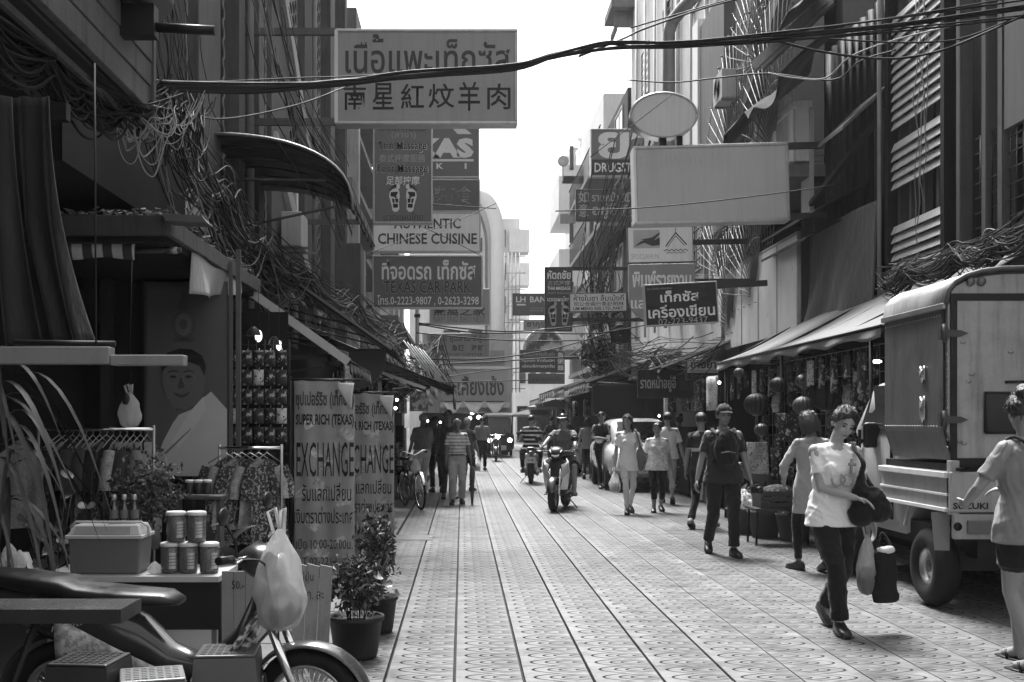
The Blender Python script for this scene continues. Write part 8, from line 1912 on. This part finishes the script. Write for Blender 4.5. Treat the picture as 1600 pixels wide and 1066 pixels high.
LNT = [M("lantern_dark", .02, .5, 0, .4, 16, .2, 0, .3), M("lantern_mid", .06, .5, 0, .4, 16, .2, 0, .3), pattern_mat("lantern_print", .03, .22, 16, 'noise', .55, .4)]
def lantern(label, px, py, r, Y, m, i):
    c = PX(px, py, Y); r = .82 * r * Y / F; t = thing("lantern", label, "lantern", c, 0, "lanterns hung at the stall")
    n = 20; vs = []; 
    def f(u, v):
        a = u * 2 * math.pi; th = lerp(.25, math.pi - .25, v); k = r * math.sin(th) * (1 - .13 * abs(math.cos(a * 7)) ** 3)
        return (k * math.cos(a), k * math.sin(a), r * .88 * math.cos(th))
    obj("shade", MB().sheet(f, 56, 12), m, t, local=True)
    obj("cap", MB().lathe([(0, r * .9), (r * .3, r * .9), (r * .3, r * .8)], (0, 0, 0), 14), M("lantern_gilt", .3, .3, .6), t, local=True); obj("foot_ring", MB().lathe([(0, -r * .9), (r * .3, -r * .9), (r * .3, -r * .8)], (0, 0, 0), 14), M("lantern_gilt", .3, .3, .6), t, local=True)
    ts = MB()
    for k in range(7): ts.tube([(.01 * math.cos(k), .01 * math.sin(k), -r * .9), (.02 * math.cos(k), .02 * math.sin(k), -r * 1.7)], .003, 3, False)
    obj("tassel", ts, M("lantern_gilt", .3, .3, .6), t, local=True); obj("cord", MB().tube([(0, 0, r * .9), (0, 0, max(r + .05, 2.36 - c.z))], .003, 4), CABLE, t, local=True)
for i, (px, py, r, Y, m, lab) in enumerate(((1155, 583, 11, 15.2, 1, "small round lantern nearest the tip of the pale awning"), (1208, 578, 9, 15, 1, "smallest lantern in the top row of the stall"), (1182, 632, 24, 14.6, 0, "large dark ribbed lantern behind the capped man's shoulder"), (1216, 602, 17, 14, 0, "dark glossy lantern beside the small top one"), (1256, 596, 16, 13.4, 2, "printed lantern in the middle of the stall"), (1292, 618, 34, 13.2, 0, "biggest dark lantern above the woman in the white tee"), (1255, 634, 20, 13.2, 1, "mid grey lantern just left of the biggest one"), (1330, 600, 16, 12.4, 2, "printed lantern nearest the truck"), (1190, 672, 14, 15, 1, "low lantern beside the wrapped goods"), (1240, 570, 8, 14.6, 2, "tiny printed lantern under the awning rail"))):
    lantern(lab, px, py, r, Y, LNT[m], i)
k = 0
for r in range(5):
    for c in range(8):
        y = 11.4 + c * .74 + rnd(-.08, .08); z = .95 + r * .28 + rnd(-.04, .04); w, h = rnd(.22, .34), rnd(.2, .27)
        t = thing("hung_goods", "wrapped goods on the stall grid, %s row from the ground, %s place from the truck" % (ords[r], ords[c]), "goods", (4.52, y, z), 0, "wrapped goods on the stall grid")
        obj("packet", MB().sheet(lambda u, v: (-.05 * math.sin(math.pi * u) * math.sin(math.pi * v) - .02, (u - .5) * w, (v - .5) * h), 7, 7, (.02, 0, 0)), gd[(r + 2 * c + r * c) % 4], t, local=True)
        obj("hook", MB().tube([(0, 0, h / 2), (.07, 0, h / 2 + .03)], .003, 4), STEEL, t, local=True); k += 1
for i, (px, py, w, h, Y, g1, lab) in enumerate(((1232, 668, 34, 44, 13.6, gd[3], "framed print with pale blobs hung at the stall"), (1184, 716, 34, 50, 14.6, gd[1], "crinkled printed bag hung low at the stall"), (1222, 725, 36, 50, 14.2, gd[3], "bright patterned sack below the framed print"), (1345, 610, 26, 70, 12, gd[2], "tall printed sheet hung beside the truck"))):
    kk = Y / F; q = PX(px, py, Y); t = thing("hung_print", lab, "goods", q)
    obj("sheet", MB().sheet(lambda u, v: ((u - .5) * w * kk, -.03 * math.sin(u * 5 + v * 2), (.5 - v) * h * kk), 10, 10, (0, .01, 0)), g1, t, local=True); obj("string", MB().tube([(0, 0, h * kk / 2), (0, .02, h * kk / 2 + .3)], .004, 4), CABLE, t, local=True)
for c in range(14):
    y = 11.5 + c * .42; L = rnd(.2, .42); w = rnd(.12, .2)
    t = thing("hung_toy", "small wrapped item strung from the front rail of the stall, %s from the truck" % ords[c], "goods", (4.14, y, 2.34), 0, "items strung from the stall rail")
    obj("packet", MB().sheet(lambda u, v: (-.03 * math.sin(math.pi * u), (u - .5) * w, -.12 - v * L + .01 * math.sin(u * 9)), 6, 6, (.02, 0, 0)), gd[(c * 3 + c // 3) % 4], t, local=True); obj("string", MB().tube([(0, 0, 0), (0, 0, -.12)], .003, 4), CABLE, t, local=True)
for c, (px, y) in enumerate(((1160, 14.9), (1195, 14.4), (1240, 14.0), (1175, 15.6))):
    t = thing("basket", "round basket heaped with goods on the ground, %s from the parked motorbike" % ords[c], "basket", (XX(px, y), y, .0), 0, "baskets by the stall")
    obj("rim", MB().lathe([(.16, 0), (.22, .3), (.23, .34), (.21, .34), (.2, .3)], (0, 0, 0), 18), WOOD, t, local=True); obj("heap", MB().sheet(lambda u, v: (.21 * v * math.cos(u * 6.2832), .21 * v * math.sin(u * 6.2832), .34 + .22 * (1 - v * v) + .05 * math.sin(u * 40) * math.sin(v * 9)), 30, 8), gd[(c + 1) % 4], t, local=True)
ct = thing("trestle", "dark trestle with thin legs in front of the lantern stall", "table", (XX(1215, 13.6), 13.6, 0))
obj("board", MB().box(-.34, .34, -.25, .25, .42, .45), WOOD, ct, local=True)
for x in (-.3, .3):
    for y in (-.2, .2): obj("leg", MB().tube([(x, y, .42), (x * 1.05, y, 0)], .014, 6), DARKMETAL, ct, local=True)
cr = thing("crate", "slatted crate of goods standing on the trestle", "crate", (XX(1215, 13.6), 13.6, .452))
for i in range(3): obj("slat", MB().box(-.26, .26, -.2, -.185, .01 + i * .07, .065 + i * .07), WOOD, cr, local=True)
obj("sides", MB().box(-.26, -.245, -.185, .2, 0, .2).box(.245, .26, -.185, .2, 0, .2).box(-.245, .245, -.185, .2, 0, .012), WOOD, cr, local=True)
obj("contents", MB().ell((0, 0, .16), (.22, .17, .12), None, 16, 8), gd[3], cr, local=True)
rs = thing("stall_front", "dark shop fronts packed with goods under the right hand awnings", "stall", (4.8, 19, 0))
obj("back", MB().box(5.2, 5.45, 18.7, 58, 0, 2.7), VOID, rs)
for i in range(26):
    y = 19.2 + i * 1.4; x = rnd(4.6, 4.95); h = rnd(.5, 1.5)
    obj("goods_box", MB().box(x - .3, x + .3, y, y + 1.0, .02, h), gd[i % 4] if i % 2 else VOID, rs, bevel=.02)
    obj("hung_goods", MB().sheet(lambda u, v: (x - .3 + .04 * math.sin(u * 9), y + u * .8, 2.3 - v * .6), 8, 4, (.03, 0, 0)), gd[(i + 1) % 4], rs)
dt = obj("shade_cloth", MB().sheet(lambda u, v: (lerp(XX(925, 27), XX(1010, 26), u), lerp(27, 26, u), lerp(ZZ(600, 26.5), ZZ(lerp(650, 668, u), 26.5), v) + .1 * math.sin(u * 8) * v), 16, 10, (0, .02, 0)), DKF, None, base=PX(960, 630, 26.5)); tag(dt, "dark cloth hung across the shop front behind the man in black", "cloth")
tc = obj("torn_tarp", MB().sheet(lambda u, v: (5.45 - 1.0 * v + .06 * math.sin(u * 17), lerp(15.6, 20, u), lerp(7.1, 6.35, v) + .12 * math.sin(u * 9 + v * 3) - .15 * v * abs(math.sin(u * 13))), 40, 12, (0, 0, .015)), cloth_mat("torn_black", .02, .4, .8), None, base=(5, 17, 6.8)); tag(tc, "torn dark tarp sagging over the white balcony at upper right", "tarp")
tc2 = obj("upper_awning", MB().sheet(lambda u, v: (5.5 - .8 * v, lerp(14.4, 17.2, u), lerp(8.0, 7.35, v) + .05 * math.sin(u * 14)), 24, 8, (0, 0, .015)), cloth_mat("upper_canvas", .06, .3, .6), None, base=(5, 15, 7.8)); tag(tc2, "dark canvas awning at the top right beside the white louvres", "awning")
tp_ = thing("timber_prop", "pair of pale splintered timbers slanting above the white balcony", "timber", (5.2, 17, 7))
for d in (0, .25): obj("timber", MB().bar(PX(1178 + d * 40, 105, 17.5) - wloc(tp_), PX(1290 + d * 40, 0, 17) - wloc(tp_), .12, .14), M("split_timber", .3, .85, 0, .4, 8, .4, .2), tp_, local=True)
for X, Y, Z, lab in ((5.1, 26, 4.4, "air conditioner on the right wall below the drugstore sign"), (5.05, 21.2, 7.6, "air conditioner high behind the duct"), (-2.7, 27.4, 5.2, "air conditioner on the left block behind the noodle panel"), (-2.72, 18, 4.3, "air conditioner on the left wall above the dark awnings"), (4.9, 38, 5.0, "air conditioner on the balconied block beyond the tea sign")): ac_unit(X, Y, Z, lab)
cv = thing("creeper", "leafy creeper spilling over the wall beyond the tea shop sign", "plant", (XX(935, 29), 29, 3.2))
obj("stem", MB().tube([(0, 0, 0), (.1, 0, 1.6), (-.1, 0, 3.2)], .03, 5), STEMM, cv, local=True)
leaf_cloud("foliage", PX(935, 555, 29), (.55, .4, .55), 900, .06, LEAF, cv, 21); leaf_cloud("light_foliage", PX(925, 540, 29), (.5, .4, .5), 260, .055, LEAFL, cv, 22)
leaf_cloud("foliage", PX(938, 470, 29.5), (.35, .3, .9), 500, .055, LEAF, cv, 23)
for i, (px, py, y, r) in enumerate(((868, 636, 50, 1.3), (836, 648, 58, 1.4))):
    pr_ = thing("parasol", "pale market parasol %s down the street" % ("under the far right awnings", "standing farthest")[i], "parasol", (XX(px, y), y, 0)); zt_ = ZZ(py, y)
    obj("canopy", MB().lathe([(.02, zt_ + .35), (r, zt_), (r, zt_ - .12)], (0, 0, 0), 8, sm=False), (LTF, GRF)[i], pr_, local=True); obj("pole", MB().tube([(0, 0, 0), (0, 0, zt_ + .38)], .025, 6), STEEL, pr_, local=True)
for i, (px, py, y) in enumerate(((1424, 560, 12.2), (1370, 565, 11.2), (1030, 650, 26), (989, 640, 28), (898, 602, 36), (1124, 598, 19))):
    l = thing("bare_bulb", "lit bulb, %s of those under the right awnings from the truck" % ords[i], "bulb", PX(px, py, y), 0, "bare bulbs under the right awnings")
    obj("globe", MB().ell((0, 0, 0), (.05, .02, .018) if i < 2 else .026, None, 10, 7), emit_mat("lamp_glow", .9, 5), l, local=True); obj("flex", MB().tube([(0, 0, .02), (0, 0, .3)], .004, 4), CABLE, l, local=True)
# ---------------------------------------------------------------- haze in the street
hz = MB().box(-155, 155, -35, 265, -1.6, 19.5)
hzm = bpy.data.materials.new("street_haze"); hzm.use_nodes = True; hn = hzm.node_tree; hn.nodes.clear()
pvn = hn.nodes.new("ShaderNodeVolumePrincipled"); pvn.inputs['Color'].default_value = (.9, .9, .9, 1); pvn.inputs['Density'].default_value = .0004; pvn.inputs['Anisotropy'].default_value = .3
ho = hn.nodes.new("ShaderNodeOutputMaterial"); hn.links.new(pvn.outputs[0], ho.inputs['Volume'])
haze = obj("haze", hz, hzm); haze['kind'] = 'stuff'
